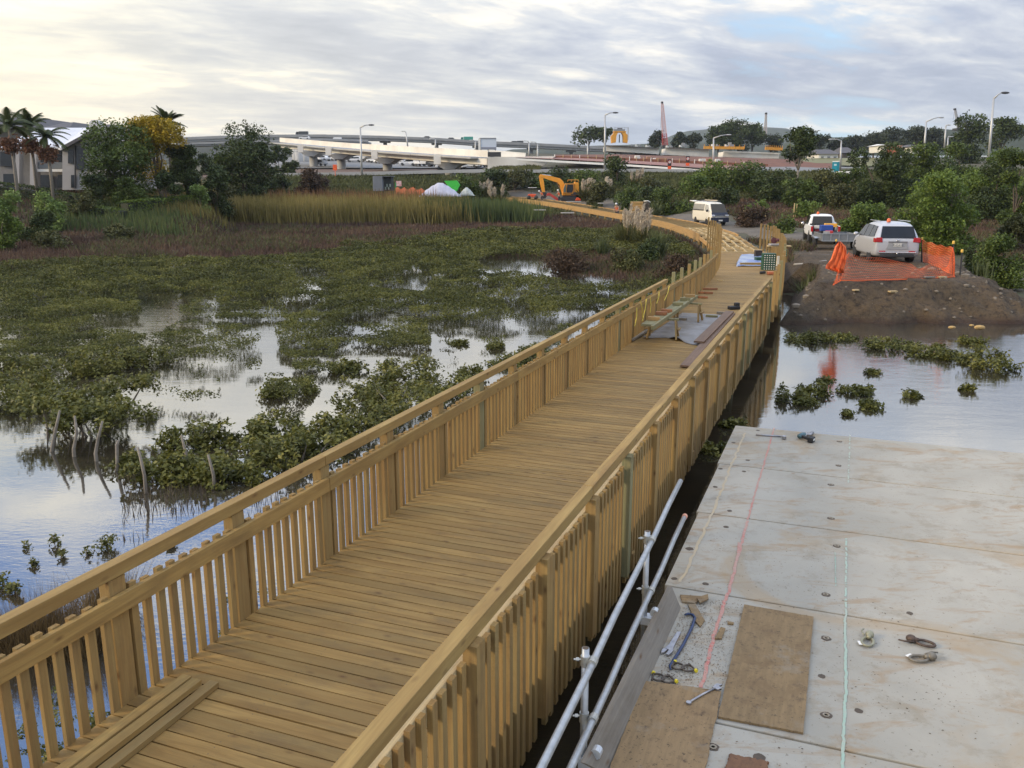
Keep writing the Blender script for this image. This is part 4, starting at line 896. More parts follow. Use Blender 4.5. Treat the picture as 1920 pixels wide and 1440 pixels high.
# ---- hedges
def hedge(label, pts, h_, thick, mat):
    P = [Vector(p) for p in pts]; n = 0; Q = []; base = P[0]
    for a, b in zip(P, P[1:]):
        L = (b - a).length; k = int(L * h_ * 190); d = (b - a).normalized(); s_ = Vector((d.y, -d.x, 0))
        for _ in range(k):
            f = random.random(); u = random.random()
            if u < .5: off, zz_ = thick / 2 * (1 if random.random() < .7 else -1), random.random() * h_
            else: off, zz_ = random.uniform(-.5, .5) * thick, h_
            c = a.lerp(b, f); zg = groundz(c.x, c.y)
            Q.append(tuple(Vector((c.x, c.y, zg)) + s_ * off + Vector((random.gauss(0, .03), random.gauss(0, .03), zz_ + random.gauss(0, .04))) - base))
    e = thing('hedge', label, 'hedge', base); Q = np.array(Q); fastmesh('foliage', leafverts(Q, np.full(len(Q), .2), .3), 4, RNG.random(len(Q)), mat, e)
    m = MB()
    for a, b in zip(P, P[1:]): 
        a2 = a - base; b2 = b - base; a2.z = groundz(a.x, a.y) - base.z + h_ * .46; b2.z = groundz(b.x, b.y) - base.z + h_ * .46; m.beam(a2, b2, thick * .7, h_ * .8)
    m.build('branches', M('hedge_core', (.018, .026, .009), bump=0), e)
hedge('long dark clipped hedge in front of the house', [atD(-60, 355, 84), atD(100, 360, 82), atD(178, 372, 80)], 1.3, 1.6, GREEN_D)
hedge('short dark hedge block right of the house hedge', [atD(175, 392, 77), atD(232, 397, 76)], .95, 1.4, GREEN_M)
hedge('long bright clipped hedge curving towards the reeds', [atD(235, 400, 78), atD(300, 396, 82), atD(360, 384, 88), atD(405, 372, 96)], 1.35, 1.2, GREEN_B)
# ---- pampas grass and flax
PLUME = foliage('pampas_plume', (.42, .35, .27), (.56, .48, .37), (.68, .60, .47), .3, .9, 3)
def pampas(label, px, base, Y, w_, nst, hp, leaves=True, name='pampas_grass', lean=0.0):
    p = atD(px, base, Y); z = groundz(p.x, Y); e = thing(name, label, 'pampas grass', (p.x, Y, z))
    if leaves:
        n = 500; a = RNG.uniform(0, 6.28, n); r_ = RNG.random(n) * w_ * .25; P = np.stack([r_ * np.cos(a), r_ * np.sin(a), np.zeros(n)], 1)
        V = bladeverts(P, np.full(n, 1.1 * Y / PXM), RNG.uniform(.4, .75, n) * hp, .5); fastmesh('leaves', V, 3, RNG.random(n), OLIVE, e)
    for i in range(nst):
        x = RNG.uniform(-.5, .5) * w_; y = RNG.uniform(-.3, .3) * w_; h = hp * RNG.uniform(.8, 1.1); lx = x * .25 + lean + RNG.normal() * .05
        MB().tube([(x * .5, y * .5, 0), (x, y, h * .6)], .02 + .0002 * Y, 5).build('stalk', PALEW, e)
        n = 110; t = RNG.random(n) ** .8; wv_ = np.sin(np.pi * np.clip(t * .9 + .08, 0, 1)) * .07 * (1 + Y / 400)
        P = np.stack([x + lx * t * .4 * h + RNG.normal(size=n) * wv_, y + RNG.normal(size=n) * wv_, h * .55 + t * h * .48], 1)
        V = bladeverts(P, np.full(n, .9 * Y / PXM), np.full(n, .16 * (1 + Y / 100)), .35, wind=(.2, 0)); fastmesh('plume', V, 3, RNG.random(n), PLUME, e)
def flax(label, px, base, Y, w_, h, n=150, name='flax'):
    p = atD(px, base, Y); z = groundz(p.x, Y); e = thing(name, label, 'flax', (p.x, Y, z)); m = MB(); rr = random.Random(px)
    V = []; wd = max(.05, 1.3 * Y / PXM)
    for i in range(n):
        a = rr.uniform(0, 6.28); el = rr.uniform(.75, 1.5); L = h * rr.uniform(.6, 1.15); d = Vector((math.cos(a) * math.cos(el) * w_ / h, math.sin(a) * math.cos(el) * w_ / h, math.sin(el))); q = Vector((rr.gauss(0, .12), rr.gauss(0, .12), 0))
        s_ = Vector((-math.sin(a), math.cos(a), 0)) * wd * .5
        pts = []
        for k in range(5): pts.append(q.copy()); q = q + d * L / 4; d = (d + Vector((0, 0, -.14))).normalized() if k > 1 else d
        for k in range(4):
            f0 = 1 - k / 4.2; f1 = 1 - (k + 1) / 4.2; V += [pts[k] - s_ * f0, pts[k] + s_ * f0, pts[k + 1] + s_ * f1, pts[k + 1] - s_ * f1]
    fastmesh('leaves', np.array([tuple(v) for v in V]), 4, np.repeat(RNG.random(n), 4), foliage('flax_leaves', (.035, .05, .018), (.085, .105, .04), (.16, .18, .08), .2, .5, 2), e)
pampas('pampas clump with pink-beige plumes below the curving framing, left part', 1176, 470, 62, 1.7, 11, 2.7)
pampas('pampas clump with pink-beige plumes below the curving framing, right part', 1207, 468, 60, 1.3, 7, 2.4, lean=.1)
flax('large spiky flax bush left of the tall posts', 1232, 482, 52, 1.4, 1.9, 260)
flax('spiky flax bush at the upper edge of the mangroves, left of the pampas', 1130, 480, 56, 1.0, 1.3, 140)
flax('flax bush at the right edge of the scrub island', 1265, 500, 46, .8, 1.0, 100)
flax('flax bush with green blades left of the van', 1228, 396, 96, 2.0, 2.2, 160)
flax('flax bush right of the mesh fence', 1838, 520, 36, .7, .8, 90)
for px, base, Y, n, w_, l in ((932, 362, 122, 6, 3.4, 'row of pampas plumes behind the walker in orange'), (1098, 364, 120, 6, 1.6, 'pampas just right of the excavator'), (1122, 366, 118, 7, 2.4, 'dense pampas plumes right of the excavator'), (1140, 366, 122, 4, 1.4, 'thin pampas plumes at the right of the excavator group'),
    (1192, 352, 128, 7, 2.6, 'pale pampas right of the tall dark rounded tree'), (1580, 352, 108, 12, 3.2, 'long row of white plumes below the road at the right'), (908, 358, 126, 4, 2, 'thin pampas beside the loose green shrub')):
    pampas(l, px, base, Y, w_, n, 2.5, name='pampas_grass')
flax('tall grassy tuft beside the green reeds', 1115, 382, 104, 1.4, 1.6, 90)
# wooden survey stakes on the far bank
for i, (px, b, hh) in enumerate([(1489, 392, 1.5), (1492, 393, 1.4), (1522, 392, 1.1), (1393, 386, 1.0), (1426, 398, .9), (1435, 398, .9)]):
    p = atD(px, b, 84); z = groundz(p.x, 84); m = MB().beam((p.x, 84, z - .2), (p.x + .1 * (i % 2), 84, z + hh), .09, .09)
    tag(m.build('survey_stake', PALEW), ['tallest pale wooden survey stake on the scrub bank', 'pale survey stake leaning close against the tallest one', 'lone pale survey stake right of the leaning pair', 'pale stake stuck by the small bright shrub on the red earth', 'short pale stake on the bank left of the tallest pair', 'short pale stake standing closest to the tallest pair on its left'][i], 'stake', 'survey stakes on the far bank')

grassfield('roadside_scrub', 90000, (104, 151), (-.34, .62), 2.0, .75, MGR, lambda px, py, X, Y: np.where((Y > 108 + 6 * vnoise(X, Y, .1, 3)) & (px > 395) & offtrack(X, Y), .9, 0), lean=.5)
grassfield('ramp_bank_grass', 9000, (150, 176), (-.02, .03), 2.0, .8, OLIVE, lambda px, py, X, Y: np.where((px > 905) & (px < 1030), 1.0, 0), lean=.5)
# ------------------------------------------------------------ motorway works, buildings, far things
WHITEC = M('pale_new_concrete', (.80, .77, .69), (.60, .57, .51), .22, .85, bump=0)
GREYC = M('grey_concrete', (.30, .31, .32), (.24, .25, .26), .2, .85, bump=0)
MIDC = M('mid_concrete', (.42, .42, .41), (.33, .33, .32), .3, .85, bump=0)
DARKM = M('dark_steel', (.06, .06, .062), (.04, .04, .042), 1, .6, .3, bump=0)
ORNG = M('safety_orange', (.85, .13, .03), (.75, .10, .02), 3, .6, bump=0)
YELM = M('machine_yellow', (.72, .33, .03), (.60, .27, .025), 2, .5, bump=0)
ROADM = M('road_surface', (.21, .21, .205), (.16, .16, .16), .4, .9)
REDE = M('red_earth', (.19, .075, .042), (.11, .05, .034), .35, .95)
BROWNE = M('ploughed_earth', (.12, .07, .045), (.09, .055, .038), .3, .95)
PINKR = M('red_base_course', (.30, .155, .13), (.25, .125, .10), .25, .9)
WHITEP = M('white_paint', (.78, .77, .72), (.70, .69, .64), 1, .5, bump=0)
def strip(name, rows, mat, kind='structure', lift=0.0, thick=0):
    """a sheet through pairs of (x, y_near, Y_near, y_far, Y_far)"""
    m = MB(); m.grid([[atD(x, yn, Yn) + Vector((0, 0, lift)), atD(x, yf, Yf) + Vector((0, 0, lift))] for x, yn, Yn, yf, Yf in rows])
    o = m.build(name, mat, solid=thick)
    if kind: o['kind'] = kind
    return o
# surfaces of the ground
strip('bare_earth', [(x, 331 - (x - 500) * .011, 153, 317, 235) for x in (380, 500, 620, 740, 820)], BROWNE)
strip('motorway', [(x, 317, 236, 296, 340) for x in (500, 620, 700, 760, 820, 880, 940, 1000)], ROADM, lift=.3)
strip('service_road', [(x, y, 151.5, y - 3.5, 168) for x, y in ((500, 330), (700, 327), (900, 322), (940, 322), (1200, 321), (1400, 324), (1600, 330), (1700, 334))], ROADM, lift=.12)
strip('red_base_course', [(965, 298, 175, 295, 182), (1080, 303, 172, 299, 178), (1180, 309, 168, 304, 175), (1300, 317, 164, 310.5, 173), (1420, 324, 160, 317, 171)], PINKR, lift=.3)
strip('red_earth_bank', [(1040, 301, 179, 292, 196), (1150, 304, 177, 291, 198), (1300, 311, 174, 295, 198), (1440, 318, 172, 299, 198), (1560, 320, 172, 303, 198)], REDE, lift=.2)
strip('motorway_lanes', [(1395, 328, 152, 313, 183), (1500, 330, 152, 314, 183), (1620, 334, 152, 317, 183)], ROADM, lift=.35)
strip('grass_verge', [(1500, 313, 187, 301, 200), (1640, 316, 187, 300, 200)], M('verge_grass', (.13, .15, .05), (.17, .14, .06), .5), lift=.5)
m = MB(); m.grid([[(lambda q, YY: Vector((q.x, YY, groundz(q.x, YY) + .06)))(atD(x, 380, YY), YY) for x in range(1385, 1600, 12)] for YY in np.arange(78, 97, 1.5)]); o = m.build('scrub_earth', REDE, smooth=True); o['kind'] = 'structure'
m = MB()
for a, b in zip(((970, 298.6), (1180, 310.2), (1300, 318.5)), ((1180, 310.2), (1300, 318.5), (1420, 326))): m.beam(atD(*a, 164.5), atD(*b, 161.5), .5, .35)
o = m.build('kerb_line', WHITEP); o['kind'] = 'structure'
for pts, l in (([(1040, 300.5), (1180, 304.5), (1300, 310)], 'brownish orange mesh fence on posts along the red road, left run'), ([(1302, 310), (1440, 316)], 'brownish orange mesh fence on posts along the red road, right run')):
    P = [atD(x, y, 178) for x, y in pts]; e = thing('mesh_fence', l, 'mesh fence', P[0]); m = MB(); m.grid([[q - P[0] + Vector((0, 0, z_)) for q in P] for z_ in (-.1, .85)]); m.build('mesh', M('dull_orange_mesh', (.30, .10, .05), (.16, .075, .045), 2.5), e, solid=.02)
    for a, b in zip(P, P[1:]):
        for i in range(9): c = a.lerp(b, i / 9) - P[0]; MB().tube([(c.x, c.y - .1, c.z - .3), (c.x, c.y - .1, c.z + 1.15)], .07, 5).build('post', PALEW if i % 3 else WHITEP, e)
rr0 = random.Random(8)
for i, (x, y) in enumerate([(1195, 299), (1216, 300), (1228, 301.5), (1240, 301), (1318, 303.5), (1330, 303), (1345, 305)]):
    p = atD(x, y, 184); o = MB().box((0, 0, .25), (rr0.uniform(.8, 2.4), .5, rr0.uniform(.4, 1.1)), .2).build('site_rubble', WHITEC if i % 2 == 0 else M('clay_heap', (.40, .22, .13), (.3, .15, .09), 2), bevel=.1); o.location = p; tag(o, ['first', 'second', 'third', 'fourth', 'fifth', 'sixth', 'seventh'][i] + ' from left of the pale rubble pieces on the red earth below the viaduct works', 'rubble', 'rubble on the red earth')
# ---- guard barriers
def barrier(label, pts, Y, hpx, mat, cat='barrier', name='concrete_barrier', w_=.5):
    P = [atD(x, y, Y) for x, y in pts]; e = thing(name, label, cat, P[0]); h = hpx / F * Y
    for a, b in zip(P, P[1:]):
        n = max(1, int((b - a).length / 12)); 
        for i in range(n):
            p = a.lerp(b, i / n) - P[0]; q = a.lerp(b, (i + 1) / n - .004) - P[0]; MB().beam(p - Vector((0, 0, h * .5)), q - Vector((0, 0, h * .5)), w_, h).build('barrier_unit', mat, e)
barrier('long pale concrete road barrier in front of the ramp piers', [(512, 325), (700, 322), (850, 318), (910, 317)], 150, 6, MIDC)
barrier('grey road barrier running behind the excavator and plumes', [(930, 318), (1060, 318), (1200, 316.5), (1300, 317.5)], 150, 5.5, MIDC)
barrier('grey guard rail along the road right of the two-tier tree', [(1395, 324), (1500, 325), (1560, 326)], 150, 5, MIDC)
# ---- ramp
RT_ = [(525, 258, 258), (600, 264, 240), (660, 268.5, 226), (730, 272.5, 208), (800, 276.5, 193), (860, 279.5, 183), (916, 282, 175)]
rp = thing('motorway_ramp', 'pale new concrete ramp bridge on round piers, sloping down to the right', 'bridge', atD(700, 320, 212))
TOPS = [atD(*p) for p in RT_]
def rampbit(name, d0, h, off, w_, mat, idx=None):
    for i, (a, b) in enumerate(zip(TOPS, TOPS[1:])):
        if idx is not None and i not in idx: continue
        u = Vector((0, 1, 0)) * off; m = MB(); m.beam(a + u - Vector((0, 0, d0 + h / 2)), b + u - Vector((0, 0, d0 + h / 2)), w_, h); local(m.build(name, mat), rp)
rampbit('parapet', 0, 1.25, 0, .35, WHITEC); rampbit('parapet', 0, 1.25, 9, .35, WHITEC)
rampbit('deck_slab', 1.253, .3, 4.5, 9.4, MIDC); rampbit('girder', 1.56, 1.2, .75, 1.0, WHITEC); rampbit('girder', 1.56, 1.2, 8.2, 1.0, WHITEC)
m = MB()
for x in range(560, 912, 26):
    k = np.interp(x, [p[0] for p in RT_], [p[2] for p in RT_]); y = np.interp(x, [p[0] for p in RT_], [p[1] for p in RT_]); q = atD(x, y, k - .19); m.box(q - Vector((0, 0, .63)), (.10, .02, 1.2))
local(m.build('parapet_joint', DARKM), rp)
for x, yb, hw in ((589, 322, 1.3), (641, 325, 1.5), (727, 323, 1.4), (844, 321, 1.5)):
    Yk = float(np.interp(x, [p[0] for p in RT_], [p[2] for p in RT_])) + 4.5; k = np.interp(x, [p[0] for p in RT_], [p[1] for p in RT_])
    tp_ = atD(x, k, Yk - 4.5); tz_ = tp_.z - 2.9; c = atD(x, yb, Yk - 4.5); X = c.x * Yk / (Yk - 4.5)
    local(MB().tube([(X, Yk, tz_ - 11), (X, Yk, tz_ - .9)], 1.15, 16).build('pier', MIDC, smooth=True), rp)
    wd = 4.6
    m = MB(); M4 = Matrix(((1, 0, 0, X), (0, 0, -1, Yk + 4.6), (0, 1, 0, tz_), (0, 0, 0, 1)))
    m.prism([(-wd, .1), (-wd * .55, -.35), (-1.1, -1.3), (1.1, -1.3), (wd * .55, -.35), (wd, .1)], .2, 8.6, M4); local(m.build('pier_cap', MIDC), rp)
    m = MB(); q = atD(x - 38 * 200 / Yk * .5, 0, Yk - 5); m.box((X - wd * .5, Yk - 4.9, tz_ + .75), (1.5, .5, 2.1)); local(m.build('girder_end', WHITEC), rp)
m = MB(); a = TOPS[-1]; b = atD(1000, 297, 168); m.prism([(0, 0), (0, -3.6), (11, -1.6), (13.5, .2)], 0, 6, Matrix(((1, 0, 0, a.x - .2), (0, 0, 1, a.y), (0, 1, 0, a.z - 1.3), (0, 0, 0, 1)))); local(m.build('abutment', WHITEC), rp)
m = MB(); m.beam(atD(916, 287, 178), atD(985, 293, 176), .3, 1.3); local(m.build('parapet', WHITEC), rp)
m = MB(); m.box(atD(927, 289.5, 173), (2.6, .3, .9)); local(m.build('dark_screen', DARKM), rp)
for x, y0, y1, Y in ((556, 280, 314, 290), (562, 280, 316, 285), (573, 280, 313, 290), (601, 283, 310, 300), (687, 285, 311, 290)):
    p = atD(x, y1, Y); q = atD(x, y0, Y)
    tag(MB().tube([(p.x, Y, p.z - 2), (p.x, Y, q.z)], 1.25, 12).build('bridge_pier', MIDC, smooth=True), {556: 'slim leftmost free-standing bridge pier under the ramp tip', 562: 'second slim bridge pier beneath the ramp tip', 573: 'bridge pier right of the slim pair under the ramp tip', 601: 'far bridge pier between the first two ramp piers', 687: 'far bridge pier just right of the street lamp'}[x], 'pier')
# ---- far viaducts
def viaduct(label, pts, Y, hp, hd, mat, piers, name='viaduct', gmat=None, w_=9):
    P = [atD(x, y, Y) for x, y in pts]; e = thing(name, label, 'viaduct', P[0]); k = Y / F
    for a, b in zip(P, P[1:]):
        a_, b_ = a - P[0], b - P[0]
        MB().beam(a_ - Vector((0, 0, hp * k / 2)), b_ - Vector((0, 0, hp * k / 2)), .5, hp * k).build('parapet', mat, e)
        MB().beam(a_ + Vector((0, w_ / 2 - .3, -(hp + hd / 2) * k)), b_ + Vector((0, w_ / 2 - .3, -(hp + hd / 2) * k)), w_ - 1.6, hd * k).build('girder', gmat or mat, e)
    for x, y, yb in piers:
        p = atD(x, y, Y) - P[0]; q = atD(x, yb, Y) - P[0]
        MB().beam((p.x, w_ / 2, q.z - 8), (p.x, w_ / 2, p.z - (hp + hd) * k), 1.5, 1.8, up=(0, 1, 0)).build('pier', DARKM if 'white' in label else GREYC, e)
        MB().box((p.x, w_ / 2, p.z - (hp + hd + 1.6) * k), (4.4, 5, 2.6 * k)).build('pier_cap', GREYC, e)
    return e
viaduct('long grey far viaduct crossing behind the new ramp', [(330, 258), (400, 255), (480, 252.5), (600, 252), (720, 254.5), (820, 258.5), (900, 264), (1000, 268), (1140, 275.5)], 400, 4.4, 4.2, GREYC, [(393, 256, 290), (719, 254.5, 290), (817, 258.5, 292), (894, 264, 292), (997, 268, 294), (1072, 272, 295)], gmat=M('girder_grey', (.33, .34, .35)))  # girders in a plain grey slightly lighter than the parapets
viaduct('lower grey viaduct seen between the ramp and the far viaduct', [(330, 268), (460, 264), (600, 259.5), (690, 262)], 340, 3.5, 3, GREYC, [])
viaduct('low grey viaduct with a long parapet visible beneath the ramp', [(600, 297), (700, 294), (800, 297), (880, 300)], 330, 3, 2.5, GREYC, [(650, 297, 304), (760, 297, 304)])
wv_ = viaduct('white girders of the viaduct under construction left of the tall crane', [(1136, 272), (1185, 274.5), (1236, 278)], 300, 2.0, 8.5, M('weathered_formwork', (.13, .11, .09), bump=0), [(1180, 275, 300), (1234, 280, 300)], 'viaduct_girders', WHITEC)
viaduct('white girders of the viaduct under construction right of the tall crane', [(1248, 276), (1330, 280)], 300, 2.2, 11, M('weathered_formwork', (.13, .11, .09)), [(1243, 279, 300), (1340, 283, 300)], 'viaduct_girders', WHITEC)
viaduct('pale girder span at the right end of the viaduct works', [(1357, 283), (1400, 284.5), (1462, 287)], 300, 1.4, 9, WHITEC, [(1350, 286, 302), (1457, 290, 305)], 'viaduct_girders', WHITEC)
for pts, l in (([(1320, 275), (1395, 276)], 'long yellow launching beam on the viaduct right of the tall crane'), ([(1435, 276.5), (1466, 278)], 'short yellow beam on the viaduct beside the two-tier tree')):
    a, b = atD(*pts[0], 296), atD(*pts[1], 296); m = MB().beam(a - Vector((0, 0, .3)), b - Vector((0, 0, .3)), 1.0, .9); 
    for i in range(9): c = a.lerp(b, i / 8); m.box(c + Vector((0, -.55, .1)), (.15, .1, 1.3))
    tag(m.build('launching_beam', YELM), l, 'beam')
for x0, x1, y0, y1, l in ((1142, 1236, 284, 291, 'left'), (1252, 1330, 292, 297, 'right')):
    a, b = atD(x0, y0, 309), atD(x1, y1, 309); e = thing('falsework', 'dark steel falsework under the ' + l + '-hand white girders', 'falsework', a); MB().beam(Vector((0, 0, 0)), b - a, 3, .9).build('platform', DARKM, e)  # dark boxes: scaffolding, and the black underside shade built in as shape
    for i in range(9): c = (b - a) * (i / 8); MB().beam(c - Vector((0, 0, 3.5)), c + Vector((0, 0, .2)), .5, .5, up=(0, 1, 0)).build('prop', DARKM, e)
# yellow formwork machine: two legs under an arch and a control platform
p = atD(1162, 268, 297); e = thing('girder_launcher', 'yellow arched formwork machine with a grey platform standing on the viaduct', 'construction machine', p); k = 297 / F
for sx in (-1, 1):
    MB().prism([(sx * 14 * k, 0), (sx * 15.5 * k, 12 * k), (sx * 9 * k, 19 * k), (sx * 3 * k, 19 * k), (sx * 6 * k, 13 * k), (sx * 7 * k, 1 * k)][::sx], 0, 3, Matrix(((1, 0, 0, 0), (0, 0, 1, 0), (0, 1, 0, 0), (0, 0, 0, 1)))).build('leg', YELM, e)
MB().box((0, 1.5, 19.4 * k), (22 * k, 3, 2.2 * k)).build('cross_beam', YELM, e)
MB().box((-1 * k, 1.5, 22.3 * k), (20 * k, 3, 3.2 * k)).build('control_platform', GREYC, e); MB().box((0, 1.5, 24.9 * k), (8 * k, 2, 2 * k)).build('cabin', DARKM, e)
m = MB()
for i in range(9): m.tube([((-11 + i * 3.1) * k, 0, 23 * k), ((-11 + i * 3.1) * k, 0, 27 * k)], .05, 5)
m.tube([(-11 * k, 0, 27 * k), (14 * k, 0, 27 * k)], .05, 5); m.tube([(14.4 * k, 0, 5 * k), (14.4 * k, 0, 27 * k)], .14, 5); m.build('railing', GREYC, e)
MB().box((0, 1.4, 8 * k), (1.2 * k, 1, 14 * k)).build('hanging_frame', DARKM, e)
# clutter on the viaduct deck
ORD = ['first', 'second', 'third', 'fourth', 'fifth', 'sixth', 'seventh', 'eighth', 'ninth', 'tenth', 'eleventh', 'twelfth', 'thirteenth', 'fourteenth', 'fifteenth', 'sixteenth']
rr = random.Random(4)
for i, x in enumerate((1184, 1192, 1199, 1212, 1217, 1250, 1258, 1275, 1281, 1335, 1344, 1360, 1368)):
    y = np.interp(x, [1136, 1236, 1330, 1400], [272, 277, 274, 275]); p = atD(x, y, 298); hh = (7 if x in (1281, 1368) else 3.4) * k
    m = MB().box((0, 0, hh / 2), (hh * .8, 1, hh)); m.box((hh * .7, 0, hh * .25), (hh * .7, .8, hh * .5)); o = m.build('site_gear', WHITEP if i % 2 else GREYC); o.location = p
    tag(o, ORD[i] + ' from left of the small pieces of site gear on the viaduct deck', 'site gear', 'small gear on the viaduct deck')
# ---- cranes
def lattice_crane(label, pts, w0, w1, Y, c1, c2, split=.28, name='lattice_crane'):
    a, b = atD(*pts[0], Y), atD(*pts[1], Y); e = thing(name, label, 'crane', a); d = b - a; n = 26; k = Y / F
    A = []
    for i in range(n + 1):
        f = i / n; w_ = lerp(w0, w1, f) * k * .5 * (1 if f < .93 else (1 - f) / .07 * .9 + .1); c = d * f
        A.append([c + Vector((sx * w_, sy * w_, 0)) for sx, sy in ((-1, -1), (1, -1), (1, 1), (-1, 1))])
    for nm, lo, hi, mt in (('lower_boom', 0, int(n * split), c2), ('upper_boom', int(n * split), n, c1)):
        m = MB(); r_ = .075 * Y / 300
        for i in range(lo, hi):
            for q in range(4): m.tube([A[i][q], A[i + 1][q]], r_, 4); m.tube([A[i][q], A[i + 1][(q + 1) % 4]], r_ * .6, 4); m.tube([A[i][q], A[i][(q + 1) % 4]], r_ * .6, 4)
        m.build(nm, mt, e)
    MB().box(tuple(d + Vector((0, 0, -.4))), (1.1 * k * 3, 1, 3 * k)).build('boom_head', DARKM, e)
    MB().tube([d, Vector((d.x - .8 * k, 0, d.z * .4))], .04, 4).build('hoist_rope', DARKM, e)
    MB().box((0, 1.5, -.5), (9 * k, 4, 4 * k)).build('cab', DARKM, e)
lattice_crane('tallest lattice crane, red and white boom rising behind the white girders', [(1247, 272), (1241.5, 190)], 9, 3, 305, M('pale_red_lattice', (.55, .36, .36), bump=0), M('red_lattice', (.38, .05, .05), bump=0))
lattice_crane('second lattice crane, pale boom rising behind the dark skyline trees', [(1434.5, 262), (1436.5, 211)], 5, 2.4, 380, M('pale_lattice', (.50, .47, .46), bump=0), M('pale_lattice', (.50, .47, .46)))
lattice_crane('third lattice crane, leaning white boom beside the tall dark pine', [(1798, 240), (1790.5, 203)], 4.5, 2, 380, M('grey_lattice', (.42, .43, .45), bump=0), M('grey_lattice', (.42, .43, .45)))
# ---- street lamps
LAMPM = M('lamp_pole_grey', (.50, .50, .48), (.42, .42, .41), 1, .5, .5, bump=0)
for i, (xb, yb, xt, yt, xh, yh, Y, l) in enumerate([(678.5, 328, 675.5, 239, 692, 234, 148, 'street lamp in front of the ramp, its arm pointing right'), (1134.5, 300, 1134.5, 216, 1150, 211, 150, 'street lamp left of the yellow formwork machine'),
    (1854.5, 300, 1863.5, 185, 1879, 173.5, 105, 'tallest street lamp near the right picture edge'), (1733, 285, 1737, 228, 1761, 220, 160, 'street lamp left of the third crane'), (1576.5, 306, 1577.5, 264, 1562, 261, 168, 'street lamp beside the portable toilet, arm pointing left'),
    (1338, 306, 1338, 259, 1363, 252.5, 172, 'street lamp in front of the launching beam'), (1102, 300, 1102, 265, 1096, 261, 250, 'small distant street lamp on the red road, right one of three'), (1008, 298, 1008, 270, 1000, 266, 260, 'small distant street lamp above the red road, middle one'),
    (992, 290, 992, 267, 986, 264, 280, 'small distant street lamp above the red road, left one'), (816, 275, 816.5, 262, 811, 260, 230, 'small lamp post in front of the far viaduct, beyond the ramp'), (891, 280, 891.5, 265, 886, 263, 230, 'small lamp post left of the blue site billboard'),
    (1772, 270, 1773.5, 237, 1776, 234, 200, 'slim lamp post left of the tall pine'), (1777, 285, 1777.5, 258, 1781, 256, 200, 'short lamp post right under the slim one'), (765, 272, 761, 248, 757, 246, 300, 'dark post rising over the far viaduct')]):
    b, t, h = atD(xb, yb, Y), atD(xt, yt, Y), atD(xh, yh, Y); e = thing('street_lamp', l, 'street lamp', b); r_ = .085 + .0005 * Y; sx = 1 if xh > xt else -1
    MB().tube([(0, 0, -1.5), tuple(t - b)], [r_ * 1.3, r_ * .8], 8).build('pole', LAMPM, e, smooth=True)
    MB().tube([tuple(t - b), tuple((t - b).lerp(h - b, .55) + Vector((0, 0, .12))), tuple(h - b)], [r_ * .75, r_ * .6, r_ * .5], 6).build('arm', LAMPM, e, smooth=True)
    MB().ball(tuple(h - b + Vector((sx * .35, 0, -.03))), (.55, .22, .14)).build('lamp_head', DARKM if Y < 155 else LAMPM, e, smooth=True)
# ---- gantry billboard box
p = atD(915, 281, 230); k = 230 / F; e = thing('site_billboard', 'white and pale blue sheeted site box standing over the end of the ramp', 'billboard', p)
MB().box((1 * k, 1, 10.5 * k), (28 * k, 2, 19 * k)).build('sheeting', M('pale_blue_sheet', (.50, .56, .64), (.56, .62, .68), .3, .6, bump=0), e)
MB().box((-15.5 * k, 1, 10 * k), (4 * k, 2.2, 20 * k)).build('side_panel', WHITEP, e); m = MB(); m.beam((-15 * k, -.1, 20.4 * k), (15 * k, -.1, 20.4 * k), .15, .15)
for x in (-13, 0, 13): m.tube([(x * k, 1, -3 * k), (x * k, 1, 2 * k)], .15, 6)
m.build('frame', GREYC, e); MB().box((1 * k, -.1, 3 * k), (26 * k, .3, 3.6 * k)).build('lower_panel', M('grey_blue_panel', (.25, .27, .33), bump=0), e)
# ---- road signs
def sign70(label, x, y, Y):
    p = atD(x, y, Y); e = thing('speed_sign', label, 'road sign', p); k = Y / F
    for sx in (-1, 1): MB().tube([(sx * 2.2 * k, 0, -1), (sx * 2.2 * k, 0, 17 * k)], .05, 6).build('post', DARKM, e)
    MB().box((0, 0, 11.5 * k), (6.6 * k, .08, 11.5 * k)).build('backing_board', M('black_board', (.03, .03, .03), bump=0), e)
    D = Matrix.Rotation(R(90), 4, 'X')
    MB().lathe([(2.9 * k, 0), (2.9 * k, .03)], (0, -.07, 12.5 * k), 20, D).build('red_ring', M('sign_red', (.6, .02, .02), bump=0), e)
    MB().lathe([(2.2 * k, 0), (2.2 * k, .03)], (0, -.11, 12.5 * k), 20, D).build('white_disc', WHITEP, e)
    glyph('70', 2.9 * k, (-1.75 * k, -.16, 11.4 * k), e, 'numerals')
    MB().box((0, -.06, 2.4 * k), (6.4 * k, .06, 5.6 * k)).build('orange_base', ORNG, e)
def glyph(txt, size, loc, parent, name, mat=None, rot=(R(90), 0, 0), align='LEFT'):
    cu = bpy.data.curves.new(name, 'FONT'); cu.body = txt; cu.size = size; cu.align_x = align; cu.extrude = size * .01
    o = bpy.data.objects.new(name + '_tmp', cu); COL.objects.link(o); dg = bpy.context.evaluated_depsgraph_get(); me = bpy.data.meshes.new_from_object(o.evaluated_get(dg))
    bpy.data.objects.remove(o); me.materials.clear(); q = link(name, me, mat or M('sign_black', (.02, .02, .02), bump=0), parent); q.location = loc; q.rotation_euler = rot; return q
sign70('temporary speed sign on the left, above an orange base by the red road', 1255, 317, 152); sign70('temporary speed sign on the right, smaller, above an orange base', 1289, 311, 168)
p = atD(628.5, 325, 147); e = thing('orange_sign', 'orange temporary sign board on a post in front of the second ramp pier', 'road sign', p)
